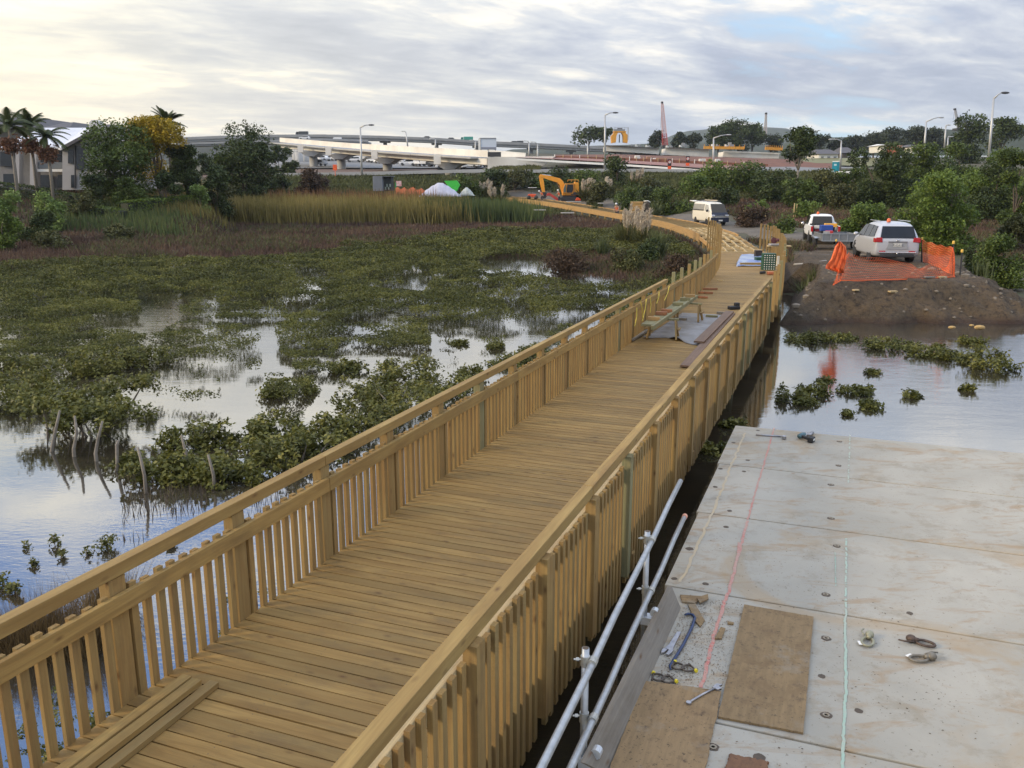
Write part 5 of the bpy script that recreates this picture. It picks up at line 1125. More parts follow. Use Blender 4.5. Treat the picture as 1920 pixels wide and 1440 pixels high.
MB().tube([(0, 0, -.6), (0, 0, .6)], .05, 6).build('post', ORNG, e); MB().box((0, 0, .95), (.68, .06, .92)).build('sign_board', ORNG, e, bevel=.03)
# ---- plain cars in the distance: body with cabin and wheels
CB = {}
def farcar(x, y, Y, col, label, rz, kind='car', s=1.0, group='vehicles on the motorway beneath the ramp'):
    if group.endswith('ramp'): Y = min(330, max(237, 10.22 / (.0608 - (345 - y) / 1600)))
    p = atD(x, y, Y) + Vector((0, 0, .35 if group.endswith('ramp') else -.6)); key = (col, kind)
    if key not in CB:
        c = {'white': (.75, .75, .74), 'silver': (.45, .47, .5), 'dark': (.05, .055, .06), 'red': (.35, .05, .04), 'green': (.05, .28, .22)}[col]; mt = M('paint_' + col, c, c, 1, .3, .1, bump=0)
        e = thing(kind, label, kind, p, rz, group); gl = M('car_glass', (.02, .022, .025), bump=0, rough=.1)
        if kind == 'car':
            prof = [(-2.2, .35), (-2.2, .85), (-2.0, .95), (2.0, .85), (2.2, .7), (2.2, .35)]; cab = [(-1.9, .93), (-1.5, 1.42), (.4, 1.42), (1.15, .9)]; win = [(-1.7, .96), (-1.42, 1.34), (.35, 1.34), (.95, .94)]; wh = (-1.35, 1.35)
        elif kind == 'truck':
            prof = [(-4, .6), (-4, .95), (3.2, .95), (3.2, .6)]; cab = [(1.9, .9), (1.9, 2.5), (3.2, 2.5), (3.6, 1.5), (3.6, .7)]; win = [(2.4, 1.6), (2.4, 2.3), (3.1, 2.3), (3.4, 1.6)]; wh = (-2.8, -1.7, 2.7)
        else:
            prof = [(-2.4, .4), (-2.4, 2.0), (-2.3, 2.1), (1.5, 2.1), (2.2, 1.3), (2.4, 1.0), (2.4, .4)]; cab = [(-2.2, 2.0), (-2.2, 2.12), (1.2, 2.12), (1.3, 2.0)]; win = [(-2.2, 1.3), (-2.2, 1.85), (1.35, 1.85), (1.9, 1.3)]; wh = (-1.6, 1.6)
        A_ = Matrix(((1, 0, 0, 0), (0, 0, -1, .88), (0, 1, 0, 0), (0, 0, 0, 1))); A2 = Matrix(((1, 0, 0, 0), (0, 0, -1, .8), (0, 1, 0, 0), (0, 0, 0, 1)))
        m = MB(); m.prism(prof, 0, 1.76, A_); m.prism(cab, 0, 1.6, A2); 
        if kind == 'truck': m.box((-1.1, 0, 1.9), (5.6, 1.7, 1.8))
        m.build('body', mt, e, bevel=.08)
        m = MB(); m.prism(win, -.03, 1.63, A2); m.build('window', gl, e)
        for wx in wh:
            for sy in (-1, 1): MB().lathe([(.33, -.1), (.33, .1)], (wx, sy * .8, .33), 12, Matrix.Rotation(R(90), 4, 'X')).build('wheel', DARKM, e)
        e.scale = (s,) * 3; CB[key] = e; return e
    e = copy_tree(CB[key]); e.location = p; e.rotation_euler.z = rz; e['label'] = label; e.scale = (s,) * 3; return e
W1 = 'small distant white car among the traffic beneath the motorway ramp'; 
cars = [(606, 303.5, 300, 'white', 'car'), (613, 302.5, 296, 'dark', 'car'), (620, 303.5, 292, 'white', 'car'), (634, 302.5, 290, 'dark', 'car'), (651, 304.5, 280, 'white', 'car'), (657, 303, 290, 'dark', 'car'), (664, 306, 270, 'white', 'car'),
  (676, 303.5, 280, 'white', 'van'), (692, 305.5, 275, 'dark', 'car'), (703, 307, 265, 'white', 'car'), (708, 305, 280, 'dark', 'car'), (716, 308.5, 255, 'white', 'car'), (740, 307, 265, 'white', 'car'), (747, 308.5, 258, 'silver', 'car'),
  (763, 308, 262, 'white', 'car'), (765, 312.5, 240, 'white', 'car'), (775, 308, 255, 'red', 'truck'), (785, 313.5, 235, 'white', 'car'), (788, 310, 250, 'red', 'car'), (802, 314.5, 228, 'white', 'truck'), (818, 315, 226, 'dark', 'van'),
  (826, 312, 240, 'white', 'car'), (834, 319, 216, 'white', 'car'), (835, 311, 250, 'silver', 'car'), (858, 319, 214, 'white', 'car'), (866, 314, 228, 'dark', 'car'), (868, 311.5, 240, 'white', 'van'), (881, 317, 216, 'white', 'car'), (896, 315.5, 222, 'dark', 'car'), (905, 316, 218, 'white', 'car'),
  (598, 313.5, 250, 'silver', 'car')]
LBL = {('white', 'car'): W1, ('dark', 'car'): 'small distant dark car among the traffic beneath the motorway ramp', ('white', 'van'): 'small distant white van among the traffic beneath the motorway ramp', ('silver', 'car'): 'small distant silver car among the traffic beneath the motorway ramp',
  ('red', 'truck'): 'distant dark red truck between the second and third ramp piers', ('red', 'car'): 'small distant red car beside the dark red truck', ('white', 'truck'): 'distant white truck left of the last ramp pier', ('dark', 'van'): 'distant dark van left of the last ramp pier'}
cnt = {}
for x, y, Y, c, kd in sorted(cars):
    n_ = cnt[(c, kd)] = cnt.get((c, kd), 0) + 1; many = sum(1 for q in cars if q[3:] == (c, kd)) > 1
    farcar(x, y, Y, c, (ORD[n_ - 1] + ' from left of the small ' + c + ' ' + kd + 's beneath the motorway ramp') if many else LBL[(c, kd)], R(165 + rr.uniform(-25, 25)), kd, 1.15)
VG = 'vehicles driving on the far viaduct'
for x, y, c, kd, l in ((566, 251.5, 'dark', 'truck', 'small dark truck on the far viaduct left of the lamp'), (571, 257.5, 'white', 'car', 'small pale car on the lower viaduct behind the ramp'), (632, 261.5, 'white', 'van', 'small white van on the lower viaduct behind the ramp'), (799, 257.5, 'dark', 'car', 'dark car on the far viaduct right of the dark post'),
    (844, 260, 'dark', 'car', 'dark car on the far viaduct left of the green truck'), (875, 261.5, 'green', 'truck', 'green truck on the far viaduct'), (962, 266.5, 'dark', 'car', 'dark car on the far viaduct right of the site billboard'), (974, 267, 'dark', 'van', 'dark van on the far viaduct right of the site billboard')):
    farcar(x, y + 1.2, 403 if y != 257.5 and y != 261.5 or x > 640 else 343, c, l, R(180), kd, .95 if kd == 'car' else .75, VG)
# ---- site compound by the reeds
k = 122 / F
p = atD(720, 358, 122); e = thing('shipping_container', 'grey shipping container open on its right side, behind the reeds', 'container', p, R(-8)); CG = M('container_grey', (.22, .24, .27), (.17, .185, .21), 1, .6, bump=0)
m = MB(); m.box((-.55, 0, .98), (1.35, 2.2, 1.95)); 
for i in range(7): m.box((-1.1 + i * .18, -1.12, .98), (.09, .05, 1.8))
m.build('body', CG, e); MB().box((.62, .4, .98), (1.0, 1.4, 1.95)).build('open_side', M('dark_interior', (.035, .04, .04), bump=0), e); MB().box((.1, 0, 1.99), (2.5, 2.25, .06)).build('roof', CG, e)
m = MB(); [m.box((.35 + i * .22, -.35, .35 + (i % 2) * .4), (.18, .1, .4)) for i in range(4)]; m.build('stored_tools', M('stored_tools', (.45, .47, .42), (.12, .2, .14), 8, bump=0), e)
p = atD(748, 356, 121); e = thing('notice_board', 'white and red notice board beside the grey container', 'notice board', p); MB().box((0, 0, .85), (.75, .04, .7)).build('panel', M('white_red_panel', (.75, .73, .72), (.5, .08, .07), 4, bump=0), e); MB().box((-.42, 0, .5), (.18, .05, 1.0)).build('green_panel', M('green_panel', (.03, .25, .09), bump=0), e)
for sx in (-1, 1): MB().tube([(sx * .3, .04, -.2), (sx * .3, .04, .6)], .03, 6).build('post', DARKM, e)
# tarped mound
p = atD(828, 368, 118); m = MB(); rows = []; wob = random.Random(3)
for i in range(13):
    a = i / 12; row = []
    for j in range(25):
        b = j / 24; x = (b - .5) * 5.6; y = (a - .5) * 4.5; h = max(0, 1 - abs((b - .47) * 2.05) ** 1.3) * max(0, 1 - abs((a - .5) * 2) ** 1.8); row.append(Vector((x, y, 1.8 * h ** .85 + .05 * math.sin(j * 1.9 + a * 4) * (h > .05))))
    rows.append(row)
m.grid(rows); o = m.build('tarped_mound', M('grey_white_tarp', (.48, .48, .54), (.36, .36, .44), 1.6, .5, bump=.4), smooth=True, solid=.03); o.location = p; tag(o, 'big heap covered with a grey white tarpaulin behind the reeds', 'covered heap')
m = MB(); rows2 = [[Vector(((v.x) * .38, v.y * .4, v.z * .62)) for v in r_] for r_ in rows]; m.grid(rows2); o = m.build('tarped_mound', M('pale_tarp', (.5, .52, .5), (.22, .25, .22), 3, .5), smooth=True, solid=.03); o.location = atD(876, 367, 118.5); tag(o, 'small pale covered heap at the right end of the big tarped one', 'covered heap')
p = atD(848, 360, 121); o = MB().prism([(0, 0), (-1.1, 1.5), (.6, 1.55), (1.05, .9), (.6, .1)], 0, 1.6, Matrix(((1, 0, 0, 0), (0, 0, 1, 0), (0, 1, 0, 0), (0, 0, 0, 1))), ).build('skip_bin', M('bright_green', (.05, .5, .05), bump=0)); o.location = p; tag(o, 'bright green skip bin tipped behind the tarped heap', 'skip bin')
for a, b, l in (((770, 362), (812, 368), 'orange mesh fence on the ground left of the tarped heap'), ((742, 362), (775, 364), 'low red mesh fence in front of the grey container')):
    A_, B_ = atD(*a, 119), atD(*b, 117); m = MB(); m.grid([[A_.lerp(B_, i / 8) + Vector((0, 0, z_ * (.75 + .2 * math.sin(i * 2)))) for i in range(9)] for z_ in (-.1, .9)]); o = m.build('mesh_fence', M('orange_mesh_far', (.50, .14, .06), (.35, .10, .05), 5), solid=.02); tag(o, l, 'mesh fence')
# portable toilet
p = atD(1566, 326, 147); e = thing('portable_toilet', 'teal portable toilet with a white roof beside the road', 'portable toilet', p, R(-25)); TEALP = M('teal_plastic', (.0, .20, .28), (.0, .17, .24), 2, .45, bump=0)
MB().box((0, 0, .95), (1.1, 1.1, 1.9)).build('cabin', TEALP, e, bevel=.04); MB().prism([(-.56, -.56), (.56, -.56), (.56, .56), (-.56, .56)], 1.9, 2.05).build('roof', WHITEP, e, bevel=.05)
MB().box((-.05, -.565, .98), (.7, .03, 1.7)).build('door', M('teal_door', (.0, .24, .33), bump=0), e); MB().box((-.05, -.59, 1.45), (.4, .01, .3)).build('label_plate', M('pale_teal', (.45, .6, .65), bump=0), e); MB().box((-.35, -.59, .45), (.35, .01, .3)).build('lower_plate', M('pale_teal', (.45, .6, .65)), e)
p = atD(1592, 332, 140); m = MB(); m.box((0, 0, .45), (4.2, .6, .85)); o = m.build('concrete_block', WHITEC, bevel=.15); o.location = p; tag(o, 'whitish concrete block barrier right of the portable toilet', 'barrier')
# ---- buildings
def roofmat(n, c): return M(n, c, tuple(v * .8 for v in c), .8, .7, bump=0)
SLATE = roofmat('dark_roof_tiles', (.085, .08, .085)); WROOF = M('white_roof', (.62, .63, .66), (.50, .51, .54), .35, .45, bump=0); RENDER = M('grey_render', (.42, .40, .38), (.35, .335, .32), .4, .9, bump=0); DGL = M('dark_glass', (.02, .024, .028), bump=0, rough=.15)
hh = thing('house', 'two-storey grey rendered house with a white roof, round-topped chimney and balcony', 'house', atD(100, 352, 92)); HO = hh.location
def hp(x, y, Y): return atD(x, y, Y) - HO
def wallquad(m, x0, x1, yt, yb, Y, th=.3, y2=None):
    a, b = hp(x0, yb, Y), hp(x1, yb, Y); t0, t1 = hp(x0, yt, Y), hp(x1, y2 or yt, Y)
    m.add([a, b, t1, t0, a + Vector((0, th, 0)), b + Vector((0, th, 0)), t1 + Vector((0, th, 0)), t0 + Vector((0, th, 0))], [(0, 1, 2, 3), (7, 6, 5, 4), (0, 4, 5, 1), (1, 5, 6, 2), (2, 6, 7, 3), (3, 7, 4, 0)])
def part(name, mat, *q): m = MB(); wallquad(m, *q); return m.build(name, mat, hh)
m = MB(); wallquad(m, 117, 205, 276, 356, 90, 12, 262); wallquad(m, 117, 178, 276, 277, 89.9, 12, 247); m.build('gable_wall', RENDER, hh)
m = MB(); a, b, c_, d_ = hp(113, 277, 89.3), hp(178, 243.5, 89.3), hp(150, 240, 104), hp(84, 268, 104); m.add([a, b, c_, d_] + [v - Vector((0, 0, .25)) for v in (a, b, c_, d_)], [(0, 1, 2, 3), (7, 6, 5, 4), (0, 4, 5, 1), (1, 5, 6, 2), (2, 6, 7, 3), (3, 7, 4, 0)]); m.build('gable_roof', WROOF, hh)
m = MB(); a, b, c_, d_ = hp(-12, 276, 91.5), hp(118, 274, 91.5), hp(172, 239.5, 100), hp(82, 239.5, 100); m.add([a, b, c_, d_] + [v - Vector((0, 0, .22)) for v in (a, b, c_, d_)], [(0, 1, 2, 3), (7, 6, 5, 4), (0, 4, 5, 1), (1, 5, 6, 2), (2, 6, 7, 3), (3, 7, 4, 0)]); m.build('main_roof', WROOF, hh)
m = MB(); m.beam(hp(117, 277.5, 89.2), hp(180, 243.5, 89.2), .25, .3); m.build('barge_board', SLATE, hh)
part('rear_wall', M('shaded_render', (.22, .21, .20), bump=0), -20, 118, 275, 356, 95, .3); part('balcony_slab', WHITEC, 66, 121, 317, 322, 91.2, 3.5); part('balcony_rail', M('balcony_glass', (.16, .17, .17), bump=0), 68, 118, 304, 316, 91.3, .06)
for x0, x1 in ((56, 68), (29, 36)): part('column', RENDER, x0, x1, 278, 352, 91, .8)
for q in ((103, 115, 284, 309), (72, 88, 286, 310), (72, 98, 328, 352), (108, 122, 328, 352), (0, 26, 284, 312), (6, 30, 326, 352)): part('window', DGL, *q, 94.8, .1)
for q in ((127.5, 137, 281, 306.5), (133, 142, 328, 352), (161, 178, 328, 352)): part('window', DGL, *q, 89.85, .1)
part('window', DGL, 143, 158, 274, 318, 89.85, .1); part('downpipe', DARKM, 139.5, 141.5, 272, 352, 89.8, .12)
p = hp(180, 262, 96); MB().prism([(-.63, -.4), (.63, -.4), (.63, 1.5), (.5, 1.85), (.25, 2.05), (-.25, 2.05), (-.5, 1.85), (-.63, 1.5)], 0, 1.2, Matrix(((1, 0, 0, p.x), (0, 0, 1, p.y), (0, 1, 0, p.z), (0, 0, 0, 1)))).build('chimney', M('chimney_white', (.58, .57, .55), bump=0), hh)
for l, pts, Y in (('dark hip-roofed building behind the house, leftmost roof', [(-30, 219), (72, 221), (112, 244), (-30, 244)], 112), ('dark roof peak seen between the palms and the chimney', [(118, 231), (138, 229), (160, 244), (108, 244)], 110), ('dark hip roof right of the chimney above the garden tree', [(190, 234), (205, 233), (245, 252), (185, 252)], 108)):
    e = thing('building', l, 'building', atD(*pts[3], Y)); P = [atD(x, y, Y) - e.location for x, y in pts]; dn = Vector((0, 9, 0)); a, b, c_, d_ = P
    MB().add([d_ - Vector((0, 4, 0)), c_ - Vector((0, 4, 0)), b, a, a + dn, b + dn, c_ + dn * 1.5, d_ + dn * 1.5], [(0, 1, 2, 3), (3, 2, 5, 4), (4, 5, 6, 7), (1, 6, 5, 2), (0, 3, 4, 7)]).build('roof', SLATE, e)
    MB().box(((c_.x + d_.x) / 2, 3, -3), (abs(c_.x - d_.x) * .94, 8, 6)).build('wall', RENDER, e)
def smallhouse(label, x0, x1, yr, ye, yb, Y, wc, rc, rx0=None, rx1=None, wins=3):
    e = thing('house', label, 'house', atD((x0 + x1) / 2, yb, Y)); O = e.location; f = lambda x, y, dy=0: atD(x, y, Y) - O + Vector((0, dy, 0)); a, b = f(x0, yb), f(x1, yb); t, u = f(x0, ye), f(x1, ye); D_ = 8
    MB().add([a, b, u, t] + [v + Vector((0, D_, 0)) for v in (a, b, u, t)], [(0, 1, 2, 3), (7, 6, 5, 4), (0, 4, 5, 1), (1, 5, 6, 2), (2, 6, 7, 3), (3, 7, 4, 0)]).build('wall', wc, e)
    r0, r1 = f(rx0 or x0 + 5, yr, D_ / 2), f(rx1 or x1 - 2, yr, D_ / 2); o_ = Vector((-.4, -.5, 0)); o2 = Vector((.4, -.5, 0))
    MB().add([t + o_, u + o2, r1, r0, u + Vector((.4, D_ + .5, 0)), t + Vector((-.4, D_ + .5, 0))], [(0, 1, 2, 3), (3, 2, 4, 5), (0, 3, 5), (1, 4, 2)]).build('roof', rc, e)
    for i in range(wins):
        xx = lerp(x0, x1, (i + .35) / wins); p0, p1 = f(xx, lerp(ye, yb, .35)), f(xx + (x1 - x0) * .13, lerp(ye, yb, .8)); MB().box(((p0.x + p1.x) / 2, -.04, (p0.z + p1.z) / 2), (abs(p1.x - p0.x), .1, abs(p1.z - p0.z))).build('window', M('grey_window', (.22, .24, .25), bump=0), e)
smallhouse('white house with a dark roof left of the portable toilet lamp', 1535, 1571, 279, 289, 301, 200, WHITEP, SLATE)
smallhouse('dark gabled house half hidden right of the lamp by the portable toilet', 1581, 1604, 275, 287, 300, 205, M('brown_boards', (.10, .09, .08), bump=0), SLATE, wins=1)
smallhouse('red brick house with an orange roof showing above the right grove', 1683, 1706, 271, 277, 290, 190, M('red_brick', (.30, .10, .06), bump=0), roofmat('orange_roof', (.42, .13, .05)), wins=1)
smallhouse('white gabled house beside the orange roof above the grove', 1711, 1724, 270, 275, 288, 186, WHITEP, SLATE, wins=1)
smallhouse('tiny white building top poking over the trees at the right', 1657, 1663, 269, 272, 285, 195, WHITEP, WHITEP, 1659, 1662, 0)
smallhouse('long pale warehouse seen under the ramp', 622, 652, 286, 289, 302, 330, WHITEC, GREYC, wins=0)
# ---- wooded hills
def hill(name, pts, Y, dep, mat, yb=300):
    xs_ = np.linspace(pts[0][0], pts[-1][0], 150); ytop = np.interp(xs_, [p[0] for p in pts], [p[1] for p in pts]); rows = []
    for j in range(22):
        f = j / 21; row = []
        for x, yt in zip(xs_, ytop):
            c = atD(x, yb, Y); zt = atD(x, yt, Y).z; g_ = math.sin(f * math.pi / 2); zz_ = lerp(c.z, zt, g_); X = c.x; YY = Y + dep * f
            nz = float(vnoise(X, YY * 1.0 + f * 40, 14 / Y * 8 * .12, 5, 3)); row.append(Vector((X * (YY / Y), YY, (zz_ - CAMZ) * (YY / Y) + CAMZ + nz * Y * .0022 * (f > .02))))
        rows.append(row)
    m = MB(); m.grid(rows); o = m.build(name, mat, smooth=True); o['kind'] = 'structure'; return o
HILLM = M('distant_bush', (.055, .072, .045), (.028, .038, .026), .05, .95, detail=8, bump=0)
hill('wooded_hill', [(1180, 300), (1215, 275), (1240, 262), (1268, 250), (1290, 246), (1320, 243), (1345, 238), (1370, 236), (1420, 238), (1440, 238), (1470, 240), (1485, 244), (1500, 254), (1530, 268), (1600, 300)], 1500, 300, HILLM)
hill('wooded_ridge', [(1440, 290), (1480, 262), (1520, 256), (1560, 258), (1600, 257), (1640, 256), (1670, 247), (1700, 244), (1760, 243), (1800, 245), (1850, 240), (1920, 235), (2100, 235)], 420, 80, M('ridge_bush', (.04, .055, .03), (.018, .026, .014), .12, .95, detail=8, bump=0), 292)
hill('low_hills', [(900, 296), (960, 282), (1050, 276), (1120, 272), (1190, 270), (1260, 268), (1340, 266), (1440, 272), (1520, 290)], 700, 120, M('low_bush', (.05, .062, .04), (.026, .036, .024), .08, .95, detail=8, bump=0))
hill('left_hills', [(-700, 262), (-200, 255), (100, 262), (330, 272), (440, 268), (520, 264), (580, 272), (640, 296)], 500, 100, M('left_bush', (.030, .036, .022), (.014, .018, .012), .08, .95, detail=8, bump=0))
# ------------------------------------------------------------ things on the concrete deck
def TLz(x, y, z): p = at(x, y, z); return TL(p)
sc = thing('scaffold_guardrail', 'galvanised scaffold guard rail of two long tubes on short standards beside the concrete deck', 'guard rail', B(5, -1.5, ZS))
def scp(name, mb, mat=GALV, smooth=True, parent=None):
    o = mb.build(name, mat, None, smooth)
    if parent: o.parent = parent
    else: local(o, sc)
    return o
for (x0, y0), (x1, y1), l in (((1276, 902), (1010, 1450), 0), ((1284, 968), (1066, 1450), 0)):
    a, b = atL(x0, y0, -1.38), atL(x1, y1, -1.27); d = (b - a).normalized(); m = MB(); m.tube([a + Vector((0, 0, .012 * math.sin(i * 2.1))) + d * ((b - a).length + 1.2) * i / 8 for i in range(9)], .0245, 14); t_ = scp('tube', m)
    if y0 > 950: m = MB(); m.tube([a - d * .012, a + d * .05], .029, 12); c = m.build('end_cap', M('salmon_cap', (.70, .34, .22), bump=0), t_, smooth=True)
for xt, yt, xb, yb in ((1214, 996, 1219, 1172), (1098, 1215, 1100, 1445)):
    l = -1.385 if yt < 1100 else -1.345; a, b = atL(xt, yt, l), atL(xb, yb, l); b = Vector((a.x, a.y, ZS - .35)); m = MB(); m.tube([b, a], .0245, 14, cap=True); st = scp('standard', m)
    m = MB(); m.lathe([(.021, .0), (.021, .002)], (a.x, a.y, a.z), 14); m.build('open_end', SOCK, st)
    for (x0, y0), (x1, y1), ll in (((1276, 902), (1010, 1450), 0), ((1284, 968), (1066, 1450), 0)):
        p, q = atL(x0, y0, -1.38), atL(x1, y1, -1.27); tt = TL(a)[0]; f = (tt - TL(p)[0]) / (TL(q)[0] - TL(p)[0]); c = p.lerp(q, f); m = MB(); c2 = c + Vector((0, 0, .0)); bb = B(TL(a)[0], l, c.z)
        m.tube([bb - Vector((0, 0, .035)), bb + Vector((0, 0, .035))], .031, 12); dd = (q - p).normalized(); m.tube([c - dd * .03, c + dd * .03], .031, 12)
        m.tube([bb + Vector((-.075, 0, .01)), bb + Vector((.01, 0, .01))], .006, 6); m.tube([bb + Vector((-.06, 0, .01)), bb + Vector((-.04, 0, .01))], .012, 6); m.build('coupler', M('zinc_coupler', (.50, .50, .46), (.36, .36, .33), 30, .45, .7), st)
    m = MB(); bb = B(TL(a)[0], l + .03, ZS + .07); m.box(bb, (.10, .10, .07), -AZ); m.tube([bb + Vector((-.09, 0, 0)), bb + Vector((.05, 0, 0))], .007, 6); m.tube([B(TL(a)[0] - .03, l + .09, ZS + .15), B(TL(a)[0] + .03, l + .09, ZS + .15)], .036, 12); m.build('base_clamp', M('bright_clamp', (.62, .66, .70), (.5, .53, .56), 20, .4, .6), st)
# toe board: weathered plank on edge, leaning out
a, b = at(1277, 1140, ZS + .002), at(1137, 1452, ZS + .002); c, d = at(1260, 1100, ZS + .17), at(1099, 1432, ZS + .17); n_ = Vector((-CA, SA, 0)) * .042
L_ = (b - a).length; m = MB(); m.add([a, b, d, c, a + n_, b + n_, d + n_, c + n_], [(0, 1, 2, 3), (7, 6, 5, 4), (0, 4, 5, 1), (1, 5, 6, 2), (2, 6, 7, 3), (3, 7, 4, 0)], [(0, 0, 0), (L_, 0, 0), (L_, 0, .2), (0, 0, .2), (0, .04, 0), (L_, .04, 0), (L_, .04, .2), (0, .04, .2)])
tb = m.build('toe_board', GREYW, bevel=.004); tag(tb, 'grey weathered timber plank standing on edge as toe board along the concrete deck', 'toe board')
def sheet(name, label, corners, mat, z, th=.017, cat='plywood sheet', jag=0.0):
    P = [at(x, y, ZS) for x, y in corners]; m = MB(); n = 24; V = []
    for a, b in zip(P, P[1:] + P[:1]):
        nn = Vector(((b - a).y, -(b - a).x, 0)).normalized()
        for i in range(n): V.append(a.lerp(b, i / n) + nn * (random.gauss(0, 1) * jag))
    c = sum(P, Vector()) / len(P); top = [Vector((v.x, v.y, z + th)) for v in V]; bot = [Vector((v.x, v.y, z)) for v in V]; k = len(V)
    ux = (P[3] - P[0]).normalized(); uy = Vector((-ux.y, ux.x, 0)); gr = [((v - c).dot(ux), (v - c).dot(uy), 0) for v in V] * 2
    m.add(top + bot, [tuple(range(k))] + [tuple(range(k, 2 * k))[::-1]] + [(i, k + i, k + (i + 1) % k, (i + 1) % k) for i in range(k)], gr, .3); o = m.build(name, mat); tag(o, label, cat); return o
def plymat(name, base, blotch):
    m, nt, out = newmat(name); t = nt.n('ShaderNodeTexCoord'); v = t.outputs['Object']; g = nt.n('ShaderNodeAttribute', attribute_name='gr').outputs['Vector']
    gn = nt.noise(nt.vmap(g, (3, 26, 1)), 1, 6, .65, .6); b1 = nt.noise(v, 3.2, 6, .7, .5); b2 = nt.noise(v, 11, 7, .75); s_ = nt.noise(v, 46, 3, .6)
    col = nt.mix(nt.ramp(gn, [(.3, 0.0), (.7, 1.0)]), base, tuple(x * .68 for x in base)); col = nt.mix(nt.ramp(b1, [(.50, 0.0), (.62, .75)]), col, blotch); col = nt.mix(nt.ramp(b2, [(.55, 0.0), (.68, .85)]), col, (.085, .055, .032))
    col = nt.mix(nt.ramp(s_, [(.62, 0.0), (.68, .8)]), col, (.05, .035, .022)); col = nt.mix(nt.ramp(nt.noise(v, 2.0, 5, .7), [(.56, 0.0), (.7, .5)]), col, (.28, .26, .21))
    pbsdf(nt, out, col, .85, 0, b2, .25, .006); return m
P1 = plymat('stained_plywood', (.265, .178, .085), (.17, .108, .05))
sheet('plywood_sheet', 'whole rectangular stained plywood sheet lying on the concrete deck', [(1395, 1137), (1525, 1160), (1506, 1378), (1346, 1348)], P1, ZS + .004, jag=.0015)
sheet('plywood_sheet', 'plywood sheet against the toe board with a broken upper edge, wrench on it', [(1206, 1280), (1352, 1300), (1322, 1452), (1140, 1452)], plymat('plywood_tan', (.30, .20, .098), (.21, .135, .065)), ZS + .004, jag=.004)
sheet('plywood_scrap', 'dark rusty brown board cut off by the bottom picture edge', [(1368, 1418), (1440, 1432), (1432, 1475), (1352, 1470)], plymat('rusty_ply', (.20, .10, .05), (.12, .06, .035)), ZS + .004, jag=.004)
# wood scraps
for i, (pts, z, l) in enumerate([([(1275, 1118), (1318, 1121), (1303, 1134), (1279, 1131)], .004, 'flat tan bark scrap by the end of the toe board'), ([(1306, 1127), (1327, 1120), (1328, 1129), (1312, 1136)], .022, 'curled brown wood splinter on top of the bark scrap'), ([(1290, 1136), (1303, 1135), (1321, 1166), (1313, 1178), (1302, 1166)], .004, 'long torn brown wood scrap above the pry bar'),
    ([(1351, 1179), (1360, 1181), (1353, 1200), (1340, 1200)], .004, 'small tan wood chip left of the whole plywood sheet'), ([(1364, 1168), (1376, 1170), (1375, 1173), (1364, 1172)], .004, 'tiny splinter beside the red paint line')]):
    P = [at(x, y, ZS) for x, y in pts]; m = MB(); m.prism([(p.x, p.y) for p in P][::-1], ZS + z, ZS + z + .014); tag(m.build('wood_scrap', P1), l, 'wood scrap')
# grit, splinters and dust flakes
def flakes(name, n, f, smin, smax, mat, z=.0022):
    V = []; 
    for _ in range(n):
        t, l = f(); s_ = random.uniform(smin, smax); a = random.uniform(0, 6.28); c = S(t, l, z + random.random() * .002); u = Vector((math.cos(a), math.sin(a), 0)) * s_; w_ = Vector((-math.sin(a), math.cos(a), 0)) * s_ * random.uniform(.2, .7)
        V += [c - u, c + w_, c + u, c - w_]
    tag(fastmesh(name, np.array([tuple(v) for v in V]), 4, RNG.random(n), mat), kind='stuff')
FLK = foliage('dry_debris', (.05, .032, .02), (.13, .085, .05), (.30, .21, .12), 0, .9, 6)
flakes('sawdust_and_splinters', 2600, lambda: (random.uniform(5.7, 7.5), -1.12 + abs(random.gauss(0, .34))), .002, .009, FLK)
flakes('wood_chips', 500, lambda: (random.uniform(3.6, 8.2), random.uniform(-1.1, 1.2)), .003, .012, FLK)
flakes('deck_grit', 1500, lambda: (random.uniform(3.0, 13.4), random.uniform(-1.2, 7)), .002, .008, FLK)
# tools
STEEL = M('tool_steel', (.42, .42, .44), (.28, .28, .30), 25, .35, .85); BLUEI = M('blue_painted_steel', (.035, .065, .16), (.03, .04, .08), 20, .5, .3); IRON = M('rusty_iron', (.14, .12, .10), (.09, .07, .055), 30, .6, .6); YEL = M('yellow_pin', (.75, .60, .03), bump=0)
def onslab(pts, h=.02): return [at(x, y, ZS) + Vector((0, 0, h)) for x, y in pts]
m = MB(); P = onslab([(1284, 1158), (1290, 1154), (1299, 1156), (1303, 1162), (1297, 1180), (1281, 1212), (1264, 1240), (1256, 1252), (1257, 1259)], .018); m.tube([P[0] + Vector((0, 0, .01))] + P[1:], [.008, .011, .012, .013, .013, .013, .013, .011, .006], 8)
tag(m.build('pry_bar', BLUEI, smooth=True), 'dark blue crowbar with hooked end lying beside the toe board', 'pry bar')
def flat(pts, h0=.003, h1=.016): P = [at(x, y, ZS) for x, y in pts]; m = MB(); m.prism([(p.x, p.y) for p in P][::-1], ZS + h0, ZS + h1); return m
e = thing('adjustable_wrench', 'open adjustable wrench lying between toe board and crowbar', 'wrench', at(1255, 1210, ZS))
def sub(name, mb, mat, parent, **k): o = mb.build(name, mat, None, **k); local(o, parent); return o
sub('handle', flat([(1269, 1187), (1277, 1187), (1263, 1216), (1252, 1213)]), STEEL, e, bevel=.003); sub('fixed_jaw', flat([(1252, 1213), (1263, 1216), (1262, 1224), (1254, 1232), (1248, 1230), (1254, 1222), (1246, 1219)], .003, .022), STEEL, e, bevel=.002); sub('moving_jaw', flat([(1246, 1219), (1241, 1221), (1239, 1228), (1245, 1227), (1251, 1222)], .003, .022), STEEL, e, bevel=.002)
